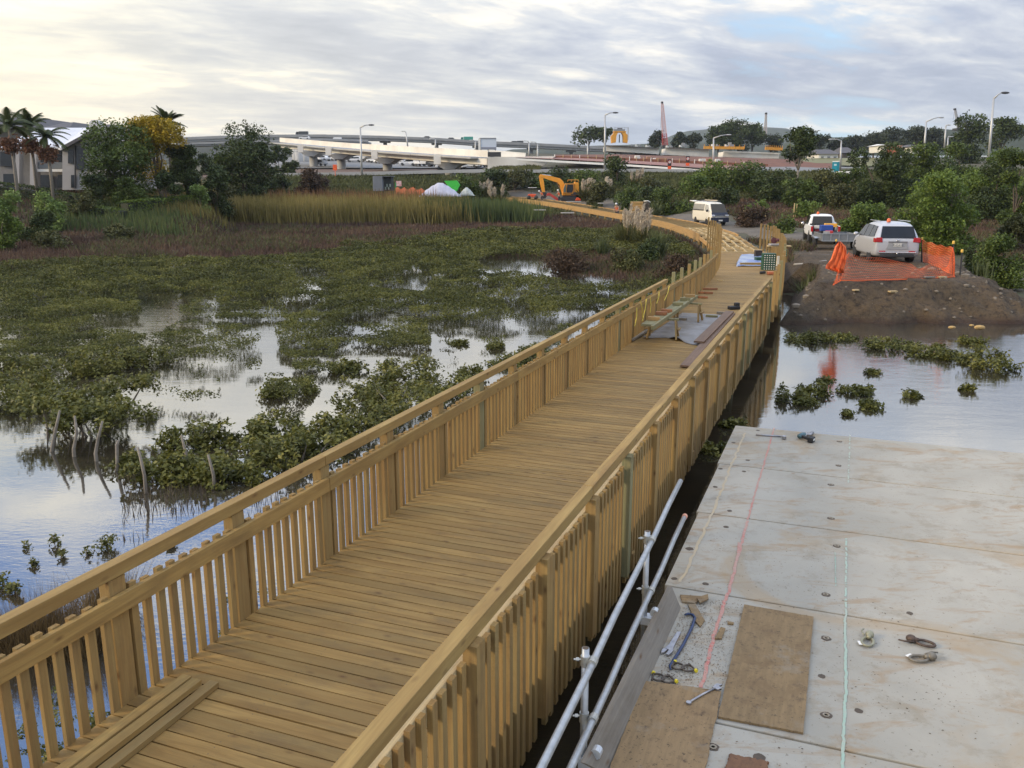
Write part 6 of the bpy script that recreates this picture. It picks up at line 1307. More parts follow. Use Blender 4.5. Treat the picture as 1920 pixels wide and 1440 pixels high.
e = thing('combination_spanner', 'bright combination spanner resting on the plywood edge', 'spanner', at(1320, 1310, ZS)); zz1 = .022
m = MB(); m.tube(onslab([(1294, 1322), (1318, 1308), (1342, 1296)], .03), .009, 8); sub('shank', m, STEEL, e, smooth=True)
sub('open_jaw', flat([(1335, 1296), (1343, 1289), (1354, 1291), (1347, 1294), (1353, 1298), (1345, 1301)], .022, .038), STEEL, e, bevel=.002)
m = MB(); c = at(1291, 1324, ZS); m.lathe([(.010, .022), (.020, .022), (.020, .036), (.010, .036)], (c.x, c.y, ZS), 14); sub('ring_end', m, STEEL, e)
def shackle(label, x, y, rz, s=1.0, pin=YEL, mat=IRON, name='shackle'):
    c = at(x, y, ZS); e = thing(name, label, 'shackle', (c.x, c.y, ZS + .018), rz); pts = [(-.035, .03), (-.046, .0), (-.04, -.035), (-.02, -.055), (0, -.06), (.02, -.055), (.04, -.035), (.046, 0), (.035, .03)]
    MB().tube([(a * s, b * s, 0) for a, b in pts], .0085 * s, 8).build('bow', mat, e, smooth=True); MB().tube([(-.055 * s, .03 * s, 0), (.055 * s, .03 * s, 0)], .008 * s, 8).build('pin', mat, e, smooth=True)
    MB().tube([(.042 * s, .03 * s, 0), (.062 * s, .03 * s, 0)], .015 * s, 6).build('nut', pin, e)
shackle('bow shackle with yellow nut, left of the upper pair by the crowbar foot', 1268, 1252, R(60)); shackle('bow shackle with yellow nut, right of the upper pair by the crowbar foot', 1292, 1256, R(-70))
shackle('bow shackle with yellow nut, left of the lower pair at the plywood corner', 1231, 1273, R(75)); shackle('bow shackle with yellow nut, right of the lower pair at the plywood corner', 1254, 1277, R(-60))
def clutch(label, x, y, rz, mat, tagc=True):
    c = at(x, y, ZS); e = thing('lifting_clutch', label, 'lifting clutch', (c.x, c.y, ZS + .02), rz)
    n = 18; MB().tube([(.075 * math.cos(6.2832 * i / n) - .05, .045 * math.sin(6.2832 * i / n), 0) for i in range(n + 1)], .012, 8, cap=False).build('link', mat, e, smooth=True)
    m = MB(); m.ball((.06, 0, .012), (.042, .036, .034), 12, 8); m.tube([(.0, 0, .01), (.05, 0, .015)], .02, 8); m.build('ball_socket', mat, e, smooth=True)
    MB().tube([(.03, .04, .012), (.1, .07, .01), (.15, .06, .006)], .007, 6).build('release_lever', mat, e, smooth=True)
    if tagc: MB().box((-.1, .05, .0), (.06, .035, .002), .4).build('paper_tag', WHITEP, e)
clutch('pale olive lifting clutch with a white tag, leftmost of the three', 1628, 1202, R(60), M('pale_olive_iron', (.36, .35, .24), (.25, .24, .17), 20, .5, .5)); clutch('dark rusty lifting clutch, upper one of the right pair', 1722, 1207, R(150), M('dark_rust', (.12, .085, .065), (.07, .05, .04), 25, .6, .5), False); clutch('grey brown lifting clutch, lower one of the right pair', 1733, 1238, R(5), M('grey_rust', (.24, .22, .18), (.15, .13, .10), 25, .6, .5))
m = MB(); m.tube(onslab([(1417, 817), (1466, 820)], .016), .012, 8); tag(m.build('steel_rod', STEEL, smooth=True), 'thin steel rod lying across the red line at the far end of the deck', 'rod')
m = MB(); c = at(1470, 820, ZS + .03); m.lathe([(.02, 0), (.035, .01), (.035, .05), (.02, .06)], (c.x, c.y, ZS), 10); tag(m.build('rod_clamp', STEEL), 'small pale clamp at the right end of the steel rod', 'clamp')
c = at(1498, 824, ZS); e = thing('power_drill', 'blue-grey cordless drill with black battery lying on the far end of the deck', 'drill', (c.x, c.y, ZS), R(45)); DB = M('drill_teal', (.08, .16, .19), (.05, .10, .12), 20, .5, bump=0); BK = M('black_plastic', (.018, .018, .02), bump=0)
MB().tube([(0, 0, .05), (.10, 0, .05), (.16, 0, .05), (.19, 0, .05)], [.035, .04, .032, .02], 10).build('motor_body', DB, e, smooth=True); MB().beam((.04, 0, .05), (.0, -.16, .04), .04, .04).build('grip', BK, e, bevel=.008); MB().box((-.01, -.2, .045), (.12, .08, .08), .1).build('battery', BK, e, bevel=.01); MB().box((-.01, -.243, .05), (.06, .004, .03), .1).build('battery_label', WHITEP, e); MB().tube([(.19, 0, .05), (.27, 0, .05)], .012, 8).build('chuck', STEEL, e, smooth=True)
m = MB(); P = onslab([(1506, 822), (1511, 818), (1517, 819), (1523, 815)], .03); m.tube(P, [.02, .03, .022, .03], 8); tag(m.build('socket_adapter', STEEL, smooth=True), 'bright metal socket fitting just right of the cordless drill', 'tool fitting')
# ------------------------------------------------------------ things on the boardwalk
stk = []
for i, (t1, l, z, l2) in enumerate([(4.50, -4.445, 1.027, .015), (4.2, -4.35, 1.027, .01), (4.62, -4.235, 1.027, .03), (4.55, -4.43, 1.074, .02), (4.54, -4.325, 1.074, .03)]):
    m = MB(); m.beam(B(t1, l, z), B(-.4, l + l2, z), .085 if i != 1 else .09, .045); tag(m.build('timber_length', POSTW if i < 3 else RAILW, bevel=.003), ['long loose timber against the balusters, bottom left of the stack', 'shortest loose timber at the bottom middle of the stack', 'loose timber at the bottom right of the stack, nearest the deck centre', 'loose timber on top of the stack, left one', 'loose timber on top of the stack, right one'][i], 'timber', 'loose timber stack in the lower left corner')
# groundsheet
P = [(1190, 628), (1212, 622), (1232, 634), (1262, 638), (1300, 638), (1316, 628), (1338, 608), (1357, 592), (1300, 588), (1262, 590), (1240, 600)]
m = MB(); A_ = [TLz(x, y, 1.0) for x, y in P]; rows = []
for i in range(30):
    f = i / 29; t = lerp(20.6, 25.4, f); l0 = lerp(-4.52, -4.40, f); l1 = -2.98 + .10 * math.sin(f * 9); row = []
    for j in range(22):
        g = j / 21; l = lerp(l0, l1, g); w_ = float(vnoise(t * 1.3, l * 1.6, 1.0, 3, 3)); edge = max(0, .12 - f) * 8; row.append(B(t + .35 * math.sin(g * 5) * (1 - f), l, DZ + .012 + .03 * max(0, w_) + .07 * edge * max(0, math.sin(g * 11 + 2))))
    rows.append(row)
m.grid(rows); tag(m.build('ground_sheet', M('grey_groundsheet', (.27, .27, .275), (.155, .14, .12), 2.6, .6, detail=8, bump=.5), smooth=True, solid=.004), 'dusty grey geotextile groundsheet spread on the boardwalk under the saw bench', 'ground sheet')
for i, (q0, q1, w_, l) in enumerate([((1284, 688), (1372, 589), .2, 'long reddish brown plank lying along the right balustrade, starting nearest'), ((1310, 646), (1368, 588), .24, 'shorter reddish brown plank beside the long one on the groundsheet edge')]):
    a, b = at(*q0, 1.03), at(*q1, 1.03); m = MB(); m.beam(a + Vector((0, 0, .015 + i * .045)), b + Vector((0, 0, .015 + i * .045)), w_, .04); tag(m.build('plank', wood('red_brown_plank', (.25, .16, .11), (.22, .15, .10), (.16, .10, .07))), l, 'plank')
m = MB(); a, b = at(1182, 640, 1.02), at(1225, 614, 1.02); m.beam(a + Vector((0, 0, .03)), b + Vector((0, 0, .03)), .12, .05); tag(m.build('plank', GREYW), 'short thick plank at the near left corner of the groundsheet', 'plank')
def sawhorse(label, t, l, rz):
    e = thing('sawhorse', label, 'sawhorse', B(t, l, DZ + .012), -AZ + rz)
    MB().beam((-.38, 0, .48), (.38, 0, .48), .09, .05).build('beam', GREENW, e)
    for sx in (-1, 1):
        for sy in (-1, 1): MB().beam((sx * .30, sy * .02, .46), (sx * .36, sy * .24, 0), .09, .04, up=(1, 0, 0)).build('leg', POSTW, e)
        MB().beam((sx * .39, -.15, .25), (sx * .39, .15, .25), .07, .03).build('brace', POSTW, e)
sawhorse('near timber sawhorse standing on the groundsheet', 20.9, -4.08, R(4)); sawhorse('far timber sawhorse with a dark top under the bench planks', 24.0, -4.0, R(-5))
Z0 = DZ + .52
for i, (l0, l1, t0, t1, w_, mt, lb) in enumerate([(-4.20, -4.14, 19.5, 25.0, .26, GREENW, 'wide greenish bench plank on the sawhorses, left one'), (-4.00, -3.97, 19.2, 25.2, .07, GREENW, 'narrow dark green edge plank on the sawhorses, right one')]):
    m = MB(); m.beam(B(t0, l0, Z0 + .02), B(t1, l1, Z0 + .02), w_, .05 if i == 0 else .09); tag(m.build('bench_plank', mt), lb, 'plank')
for i, (t, l, mt, lb) in enumerate([(20.1, -4.08, FRAMEW, 'nearest block across the bench plank, pale with a white top'), (21.0, -4.08, ORANGEW, 'reddish block across the bench plank, second from near'), (21.5, -4.05, ORANGEW, 'orange brown block across the bench plank, third from near'), (22.9, -4.02, GREENW, 'green block across the middle of the bench plank'), (23.9, -4.0, GREENW, 'green block across the bench plank towards the far end'), (24.7, -4.0, FRAMEW, 'farthest pale block across the bench plank')]):
    m = MB(); m.beam(B(t, l - .22, Z0 + .09), B(t + .03, l + .06, Z0 + .09), .10, .09); tag(m.build('timber_block', mt, bevel=.004), lb, 'timber block', 'blocks on the saw bench')
YST = M('yellow_strap', (.72, .56, .08), bump=0)
for i, (a, b) in enumerate([((1194, 577), (1190, 612)), ((1201, 564), (1205, 598)), ((1212, 560), (1204, 602)), ((1219, 556), (1219, 586)), ((1236, 547), (1231, 569)), ((1255, 536), (1246, 563))]):
    p, q = atL(*a, -4.60), atL(*b, -4.57); m = MB(); m.tube([p, p.lerp(q, .5) + Vector((.02, 0, 0)), q], .011, 5); tag(m.build('strap', YST), ['leftmost', 'second from left', 'third from left, slanting', 'fourth from left, straight', 'fifth from left, thin', 'rightmost, slanting'][i] + ' yellow strap hanging on the left balustrade', 'strap', 'yellow straps on the balustrade')
m = MB(); a = at(1241, 584, 1.0); m.ball((a.x, a.y, 1.16), (.20, .42, .2), 10, 7); m.ball((a.x + .1, a.y - .35, 1.12), (.16, .25, .13), 8, 6); tag(m.build('tool_bag', M('grey_blue_canvas', (.13, .16, .19), (.08, .10, .12), 6, .9), smooth=True), 'slumped grey blue tool bag against the left balustrade', 'bag')
for (x0, x1, yt, yb), w_, l in (((1299, 1305, 520, 553), .16, 'tall white board leaning on the left balustrade'), ((1310, 1312.5, 529, 545), .06, 'narrow white strip leaning right of the tall white board')):
    b = at((x0 + x1) / 2, yb, 1.0); h_ = (yb - yt) / F * b.y * 1.03; m = MB(); m.beam((b.x, b.y, 1.01), (b.x - .03, b.y + .02, 1.0 + h_), .02, w_, up=(0, 1, 0)); tag(m.build('white_board', M('white_board', (.72, .74, .78), (.66, .68, .72), 3, .4, bump=0)), l, 'board')
for (a, b, l, mt) in (((1300, 556), (1327, 557.5), 'nearest of three orange-brown battens lying across the deck edge', ORANGEW), ((1306, 548), (1337, 549), 'middle of three orange-brown battens lying across the deck edge', ORANGEW), ((1318, 541.5), (1345, 541.5), 'farthest of three orange-brown battens lying across the deck edge', ORANGEW), ((1281, 551), (1300, 552), 'short pale batten poking out beyond the bench', FRAMEW), ((1345, 586), (1366, 588), 'dark batten at the far edge of the groundsheet', GREYW), ((1263, 597), (1287, 599), 'dark batten lying between the two sawhorses', GREYW), ((1324, 592), (1345, 593.5), 'grey green batten lying on the right part of the groundsheet', GREENW)):
    p, q = at(*a, 1.04), at(*b, 1.04); m = MB(); m.beam(p, q, .1, .06); tag(m.build('batten', mt), l, 'batten')
c = at(1376, 577, 1.05); m = MB(); m.box(c + Vector((0, 0, .0)), (.34, .2, .1), .3); m.box(c + Vector((.1, .05, .09)), (.14, .14, .12), .3); tag(m.build('nail_gun', BK, bevel=.02), 'black nail gun lying by the right balustrade beyond the groundsheet', 'nail gun')
c = at(1349, 527, 1.0); m = MB(); m.beam(c + Vector((-.1, 0, .03)), c + Vector((.12, -.12, .03)), .06, .05); tag(m.build('wood_offcut', PALEW), 'small pale wood offcut alone in the middle of the deck', 'offcut')
# materials store near the end of the decking
p0, p1, p2, p3 = at(1380, 500, 1.0), at(1432, 500, 1.0), at(1436, 484, 1.0), at(1387, 485, 1.0); m = MB()
rows = [[p0.lerp(p1, j / 14).lerp(p3.lerp(p2, j / 14), i / 8) + Vector((0, 0, .22 + .035 * float(vnoise(i * .6, j * .5, 1, 2)) - (.18 if i == 0 else 0) - (.12 if j == 0 else 0))) for j in range(15)] for i in range(9)]
m.grid(rows); tag(m.build('blue_tarp', M('blue_white_plastic', (.06, .12, .38), (.42, .48, .52), 1.8, .35, bump=.3, detail=3), smooth=True, solid=.01), 'crumpled blue and white plastic sheet over low timber near the deck end', 'tarpaulin')
for i in range(3): a, b = at(1383, 499 - i * 4.5, 1.0), at(1433, 499 - i * 4.5, 1.0); m = MB(); m.beam(a + Vector((.1, 0, .09)), b + Vector((0, 0, .09)), .3, .14); tag(m.build('timber_bundle', RAILW), ['near', 'middle', 'far'][i] + ' timber bundle under the blue and white plastic sheet', 'timber', 'timber bundles under the plastic sheet')
DG = M('dark_green_box', (.012, .07, .035), (.01, .055, .03), 3, .5, bump=0)
c = at(1442, 507, 1.0); e = thing('nail_carton_stack', 'dark green carton stack patterned with white dots by the right posts', 'cartons', (c.x, c.y, 1.0), -AZ + R(18)); MB().box((0, .22, .37), (.56, .42, .74)).build('carton', DG, e, bevel=.01); m = MB()
for i in range(5):
    for j in range(7): m.box((-.22 + i * .105, -.002, .06 + j * .1), (.045, .012, .04))
m.build('white_dots', WHITEP, e)
c = at(1426, 497, 1.0); m = MB(); m.box((c.x, c.y + .2, 1.18), (.42, .4, .36)); tag(m.build('green_box', DG, bevel=.02), 'plain dark green box left of the dotted cartons', 'box'); c = at(1424, 489, 1.0); m = MB(); m.box((c.x, c.y + .3, 1.25), (.34, .3, .5)); tag(m.build('brown_box', M('dark_brown_box', (.05, .035, .028), bump=0), bevel=.01), 'dark brown box behind the plain green box', 'box')
c = at(1470, 497, 1.0); e = thing('nail_carton_stack', 'small dotted green carton half hidden between the right posts', 'cartons', (c.x, c.y + .2, 1.35), -AZ); MB().box((0, .1, .2), (.3, .2, .32)).build('carton', DG, e); m = MB()
for i in range(3):
    for j in range(3): m.box((-.1 + i * .1, -.002, .1 + j * .1), (.045, .012, .04))
m.build('white_dots', WHITEP, e)
a, b = at(1437, 492, 1.0), at(1480, 492, 1.0); e = thing('work_bench', 'rough timber saw bench plank between the right-hand posts', 'bench', a); M0 = MB(); M0.beam(Vector((0, 0, .80)), b - a + Vector((0, 0, .80)), .28, .06); M0.build('bench_top', PALEW, e)
for f in (.1, .85): MB().beam((b - a) * f, (b - a) * f + Vector((0, 0, .77)), .09, .09, up=(0, 1, 0)).build('leg', POSTW, e)
c = at(1450, 492, 1.0); e = thing('drop_saw', 'dark red drop saw standing on the timber bench', 'saw', (c.x, c.y, 1.84)); MB().box((0, 0, .03), (.5, .4, .06)).build('base', M('saw_grey', (.4, .38, .36), bump=0), e); MB().lathe([(.05, -.03), (.15, -.02), (.15, .02), (.05, .03)], (-.04, 0, .22), 16, Matrix.Rotation(R(90), 4, 'X')).build('blade_guard', M('dark_red_plastic', (.11, .03, .035), bump=0), e); MB().tube([(.05, 0, .25), (.2, 0, .24), (.26, 0, .22)], [.07, .08, .05], 8).build('motor', M('dark_red_plastic', (.11, .03, .035)), e, smooth=True); MB().tube([(-.05, 0, .36), (-.18, 0, .42), (-.2, 0, .34)], .018, 6).build('handle', BK, e)
c = at(1458, 500, 1.0); m = MB(); m.box((c.x, c.y, 1.28), (.10, .08, .42)); m.box((c.x, c.y - .02, 1.06), (.26, .14, .05)); tag(m.build('caulking_gun', M('cream_tube', (.7, .66, .55), bump=0)), 'cream coloured sealant tube standing against the dotted cartons', 'tube')
c = at(1437, 515, 1.0); m = MB(); m.tube([c + Vector((-.28, 0, .08)), c + Vector((-.05, 0, .1))], .06, 8); m2 = MB(); m2.box(c + Vector((.2, 0, .07)), (.34, .22, .12)); e = thing('impact_driver', 'orange and black power tool on the deck below the dotted cartons', 'power tool', c); sub('handle', m, BK, e); sub('body', m2, M('tool_orange', (.55, .17, .07), bump=0), e, bevel=.02)
a, b = at(1489, 496, 1.25), at(1549, 489, 1.35); m = MB(); m.tube([a, a.lerp(b, .5) - Vector((0, 0, .04)), b], .045, 8); tag(m.build('pipe', M('pale_pipe', (.42, .38, .32), bump=0), smooth=True), 'pale pipe reaching from the boardwalk posts to the orange mesh', 'pipe')
a, b = at(1490, 477, 1.1), at(1562, 479, 1.2); m = MB(); m.beam(a, b, .25, .08); tag(m.build('plank', M('dark_plank', (.06, .05, .045), bump=0)), 'dark plank lying on the gravel behind the pale pipe', 'plank')
# stack of cut timber on the framing
c = W(83.6, 1.3, 0); c = atD(1195, 397, 86.5); e = thing('timber_pack', 'square pack of stacked timber standing on the bare framing', 'timber pack', (c.x, c.y, c.z), R(-14))
for j in range(6): m = MB(); m.box((-.05, 0, .09 + j * .165), (1.22, .9, .14)); m.build('board_layer', FRAMEW if j % 2 else RAILW, e)
MB().box((.85, .25, .45), (.55, .9, .9)).build('dark_end', M('dark_end_timber', (.06, .045, .03), bump=0), e);  # right side of the pack in a darker timber tone
m = MB(); m.tube([(.6, 0, 1.03), (1.0, -.1, 1.06), (1.25, -.1, .92)], .05, 6); o = m.build('glove_tool', WHITEP, smooth=True); o.location = c; tag(o, 'white tool lying over the dark end of the timber pack', 'tool')
for i, (x, y, Y, w_, l) in enumerate([(1076, 378, 109, 1.8, 'grey white board lying beyond the framing by the excavator track'), (1064, 399, 92, 1.4, 'pale board on the mud below the framing, right one'), (1012, 393.5, 97, 1.3, 'pale board on the mud below the framing, left one'), (1126, 381, 104, .6, 'small white sack beside the framing')]):
    p = atD(x, y, Y); z = groundz(p.x, p.y); o = MB().box((0, 0, 0), (w_, .4, .1), .1).build('pale_board', M('pale_weathered_board', (.50, .47, .42), bump=0)); o.location = (p.x, p.y, max(z + .12, p.z)); tag(o, l, 'board')
# ------------------------------------------------------------ vehicles
GLASS = M('car_window_glass', (.018, .02, .024), bump=0, rough=.12, spec=.35); TYRE = M('tyre_rubber', (.022, .022, .023), bump=0, rough=.85); RIM = M('alloy_rim', (.45, .45, .46), bump=0, rough=.35, metal=.7); TRIM = M('black_trim', (.03, .03, .032), bump=0, rough=.6); REDL = M('tail_light_red', (.42, .015, .02), bump=0, rough=.2); CHR = M('chrome', (.6, .6, .62), bump=0, rough=.2, metal=.9)
def loft(st, mat, parent, name='body'):
    """body from stations (x, z_bottom, z_belt, z_roof, w_low, w_belt, w_roof)"""
    rows = []
    for x, zb, zt, zr, wl, wb, wr in st:
        h = [(wl * .6, zb), (wl * .96, zb + .02), (wl, zb + .12), (wl + .01, (zb + zt) / 2), (wb, zt - .03), (wb - .01, zt), (lerp(wb, wr, .5), lerp(zt, zr, .5)), (lerp(wb, wr, .93), lerp(zt, zr, .9)), (wr * .86, zr - .01), (wr * .4, zr + .015)]
        rows.append([Vector((x, -a, b)) for a, b in h] + [Vector((x, a, b)) for a, b in h[::-1]])
    m = MB(); n = len(rows[0]); vs = [p for r_ in rows for p in r_]
    fs = [(j * n + i, j * n + (i + 1) % n, (j + 1) * n + (i + 1) % n, (j + 1) * n + i) for j in range(len(rows) - 1) for i in range(n)] + [tuple(range(n))[::-1], tuple((len(rows) - 1) * n + i for i in range(n))]
    m.add(vs, fs); return m.build(name, mat, parent, smooth=True, sub=1)
def sidewin(pts, zt, zr, wb, wr, parent, out=.012, mat=None):
    for s in (-1, 1):
        m = MB(); f = [Vector((x, s * (lerp(wb, wr, (z - zt) / (zr - zt)) + out), z)) for x, z in pts]; b = [v - Vector((0, s * .05, 0)) for v in f]; n = len(f)
        m.add(f + b, [tuple(range(n)), tuple(range(n, 2 * n))[::-1]] + [(i, n + i, n + (i + 1) % n, (i + 1) % n) for i in range(n)]); m.build('side_window', mat or GLASS, parent)
def endwin(q, parent, name, mat=None, d=.03):
    a = [Vector(v) for v in q]; nn = (a[1] - a[0]).cross(a[3] - a[0]).normalized() * d; m = MB(); m.add(a + [v + nn for v in a], [(0, 1, 2, 3), (7, 6, 5, 4), (0, 4, 5, 1), (1, 5, 6, 2), (2, 6, 7, 3), (3, 7, 4, 0)]); return m.build(name, mat or GLASS, parent)
def wheels(xs, y, r, parent):
    for x in xs:
        for s in (-1, 1):
            D = Matrix.Rotation(R(90), 4, 'X'); w_ = MB().lathe([(r * .55, -.11), (r * .93, -.115), (r, -.08), (r, .08), (r * .93, .115), (r * .55, .11)], (x, s * y, r), 24, D).build('wheel', TYRE, parent, smooth=True)
            m = MB(); m.lathe([(.02, -.03), (r * .6, -.04), (r * .6, .04), (.02, .03)], (x, s * (y + .06), r), 14, D); m.build('rim', RIM, w_)
            MB().lathe([(.02, -.12), (r * 1.14, -.12), (r * 1.14, .10), (.02, .10)], (x, s * (y - .02), r + .02), 20, D).build('wheel_arch', TRIM, parent)
BEAC = M('amber_beacon', (.85, .16, .04), bump=0, rough=.3)
def beacon(x, y, z, parent): MB().lathe([(.09, 0), (.09, .04), (.07, .13), (.03, .16)], (x, y, z), 12).build('beacon', BEAC, parent, smooth=True)
# silver people carrier
az = R(9); p = atD(1680, 489, 37.9); z = groundz(p.x, p.y)
SIL = M('silver_paint', (.50, .51, .54), (.47, .48, .51), .5, .32, .35, bump=0)
c = Vector((p.x, p.y, 0)) + Vector((math.sin(az), math.cos(az), 0)) * 2.39
sv = thing('parked_suv', 'silver sport utility car seen from behind, parked on the mound inside the orange mesh', 'car', (c.x, c.y, groundz(c.x, c.y) + .03), R(90) - az)
loft([(-2.40, .52, .96, 1.0, .78, .82, .66), (-2.36, .30, 1.02, 1.10, .90, .90, .74), (-2.24, .27, 1.04, 1.40, .94, .93, .72), (-2.02, .26, 1.05, 1.70, .95, .94, .66), (-1.5, .25, 1.05, 1.755, .96, .95, .67), (-.5, .25, 1.04, 1.76, .96, .95, .67), (.35, .25, 1.03, 1.70, .96, .94, .65), (.85, .25, 1.02, 1.40, .96, .93, .70), (1.25, .25, 1.01, 1.10, .95, .91, .76), (1.8, .27, .95, 1.0, .94, .88, .74), (2.2, .3, .82, .88, .88, .8, .66), (2.38, .42, .64, .68, .72, .66, .5)], SIL, sv)
endwin([(-2.40, .74, 1.10), (-2.40, -.74, 1.10), (-2.17, -.64, 1.60), (-2.17, .64, 1.60)], sv, 'rear_window', d=-.07)
sidewin([(-1.95, 1.14), (-1.2, 1.10), (-1.2, 1.60), (-1.75, 1.58)], 1.04, 1.76, .95, .67, sv); sidewin([(-1.12, 1.10), (-.25, 1.09), (-.25, 1.62), (-1.12, 1.61)], 1.04, 1.76, .95, .67, sv); sidewin([(-.17, 1.09), (.9, 1.07), (.35, 1.58), (-.17, 1.62)], 1.04, 1.76, .95, .67, sv)
wheels((-1.42, 1.37), .84, .36, sv)
for s in (-1, 1):
    MB().prism([(-.15, -.1), (.16, -.08), (.13, .12), (-.12, .12)], -.03, .05, Matrix(((0, 0, -1, -2.36), (1, 0, 0, s * .78), (0, 1, 0, 1.0), (0, 0, 0, 1)))).build('tail_light', REDL, sv, bevel=.02)
    MB().box((-2.22, s * .945, 1.0), (.28, .03, .18)).build('tail_light', REDL, sv); MB().ball((.72, s * 1.08, 1.12), (.09, .13, .09)).build('wing_mirror', SIL if s > 0 else SIL, sv, smooth=True); MB().tube([(-1.7, s * .62, 1.80), (.2, s * .6, 1.78)], .02, 6).build('roof_rail', CHR, sv)
    MB().box((-2.405, s * .62, .52), (.03, .26, .05)).build('reflector', REDL, sv)
MB().box((-2.385, 0, .34), (.09, 1.42, .15)).build('lower_bumper', TRIM, sv, bevel=.03); MB().box((-2.40, 0, .47), (.06, 1.6, .06)).build('bumper_step', CHR, sv, bevel=.02); MB().box((-2.415, 0, .93), (.03, .80, .06)).build('garnish', M('garnish_grey', (.2, .2, .21), bump=0), sv, bevel=.01)
MB().prism([(-.46, -.2), (.46, -.2), (.36, .1), (-.36, .1)], 0, .02, Matrix(((0, 0, -1, -2.395), (1, 0, 0, 0), (0, 1, 0, .82), (0, 0, 0, 1)))).build('plate_recess', M('recess_grey', (.33, .34, .36), bump=0), sv)
pl = MB().box((-2.43, 0, .80), (.012, .36, .125)).build('number_plate', WHITEP, sv); q = glyph('FHG410', .115, (-2.44, 0, .758), sv, 'plate_lettering', rot=(R(90), 0, R(-90)), align='CENTER')
MB().ball((-2.46, 0, .42), .04).build('tow_ball', CHR, sv, smooth=True); beacon(-1.55, .25, 1.76, sv); MB().ball((-2.41, 0, 1.0), (.02, .07, .04)).build('badge', CHR, sv, smooth=True)
# white pickup
az = R(13); p = atD(1546, 452, 55.2); c = Vector((p.x, p.y, 0)) + Vector((math.sin(az), math.cos(az), 0)) * 2.6; WHT = M('white_car_paint', (.74, .74, .73), (.70, .70, .69), .5, .3, bump=0)
pk = thing('pickup_truck', 'white double-cab pickup truck with loaded tray, hitched to a trailer', 'pickup truck', (c.x, c.y, groundz(c.x, c.y) + .03), R(90) - az)
loft([(-.62, .5, 1.06, 1.10, .86, .86, .74), (-.58, .42, 1.08, 1.30, .88, .88, .72), (-.48, .42, 1.08, 1.70, .89, .88, .68), (-.3, .42, 1.08, 1.80, .9, .88, .66), (.7, .42, 1.07, 1.81, .9, .88, .66), (1.1, .42, 1.06, 1.66, .9, .87, .66), (1.55, .42, 1.05, 1.25, .9, .86, .72), (1.8, .42, 1.04, 1.12, .9, .85, .74), (2.35, .45, .98, 1.03, .86, .8, .7), (2.55, .5, .8, .85, .76, .7, .6)], WHT, pk)
endwin([(-.66, .64, 1.20), (-.66, -.64, 1.20), (-.54, -.58, 1.68), (-.54, .58, 1.68)], pk, 'rear_window', d=-.06); sidewin([(-.35, 1.14), (.38, 1.13), (.38, 1.66), (-.22, 1.65)], 1.08, 1.8, .88, .66, pk); sidewin([(.46, 1.13), (1.45, 1.12), (.98, 1.62), (.46, 1.66)], 1.08, 1.8, .88, .66, pk)
for s in (-1, 1):
    MB().box((-1.62, s * .84, .86), (2.0, .1, .58)).build('tray_side', WHT, pk, bevel=.03); MB().box((-2.60, s * .82, .95), (.06, .14, .34)).build('tail_light', REDL, pk, bevel=.01); MB().ball((1.25, s * 1.04, 1.15), (.08, .12, .1)).build('wing_mirror', CHR, pk, smooth=True)
MB().box((-1.6, 0, .62), (1.95, 1.6, .08)).build('tray_floor', TRIM, pk); MB().box((-2.62, 0, .50), (.14, 1.66, .16)).build('rear_bumper', CHR, pk, bevel=.03); MB().box((-2.5, 0, .40), (.2, 1.2, .14)).build('under_bumper', TRIM, pk)
MB().box((-.66, 0, 1.17), (.1, 1.56, .07)).build('sports_bar', TRIM, pk); wheels((-1.6, 1.5), .80, .38, pk); beacon(-.1, .25, 1.81, pk)
def load(parent_th, name, dims, off, col, label, cat='cargo', rz=0.0):
    M4 = Matrix.Translation(parent_th.location) @ Matrix.Rotation(parent_th.rotation_euler.z, 4, 'Z'); v = M4 @ Vector(off); o = MB().box((0, 0, 0), dims).build(name, M('cargo_' + name, col, bump=0), bevel=.03); o.location = v; o.rotation_euler.z = parent_th.rotation_euler.z + rz; return tag(o, label, cat)
load(pk, 'yellow_case', (.6, .75, .22), (-2.1, -.35, 1.17), (.72, .36, .04), 'yellow case on top of the pickup tray load', 'case'); load(pk, 'black_toolbox', (.9, 1.3, .42), (-1.5, 0, .88), (.03, .03, .03), 'black tool boxes filling the pickup tray', 'tool box'); load(pk, 'red_can', (.3, .35, .3), (-2.2, .4, .86), (.3, .03, .03), 'dark red can in the left of the pickup tray', 'can'); load(pk, 'white_bucket', (.25, .3, .2), (-2.3, .5, 1.06), (.6, .58, .55), 'white tub in the pickup tray', 'tub')
# trailer
az = R(8); p = atD(1571, 461, 50.3); tl = thing('box_trailer', 'galvanised box trailer with ribbed tailgate behind the pickup', 'trailer', (p.x + .2, p.y + 1.2, groundz(p.x, p.y + 1.2) + .02), R(90) - az); TG = M('trailer_grey', (.27, .28, .29), (.20, .21, .22), 3, .5, .6)
for nm, c_, d in (('tailgate', (-1.2, 0, .72), (.04, 1.9, .42)), ('front_board', (1.2, 0, .72), (.04, 1.9, .42)), ('side_board', (0, .95, .72), (2.4, .04, .42)), ('side_board', (0, -.95, .72), (2.4, .04, .42)), ('floor', (0, 0, .53), (2.36, 1.86, .04))): MB().box(c_, d).build(nm, TG, tl)
for i in range(5): MB().box((-1.235, -.93 + i * .465, .72), (.03, .05, .44)).build('rib', GALV, tl)
for z_ in (.52, .93): MB().box((-1.24, 0, z_), (.04, 1.95, .05)).build('edge_rail', GALV, tl)
MB().beam((1.2, 0, .48), (2.6, 0, .48), .08, .08).build('drawbar', GALV, tl)
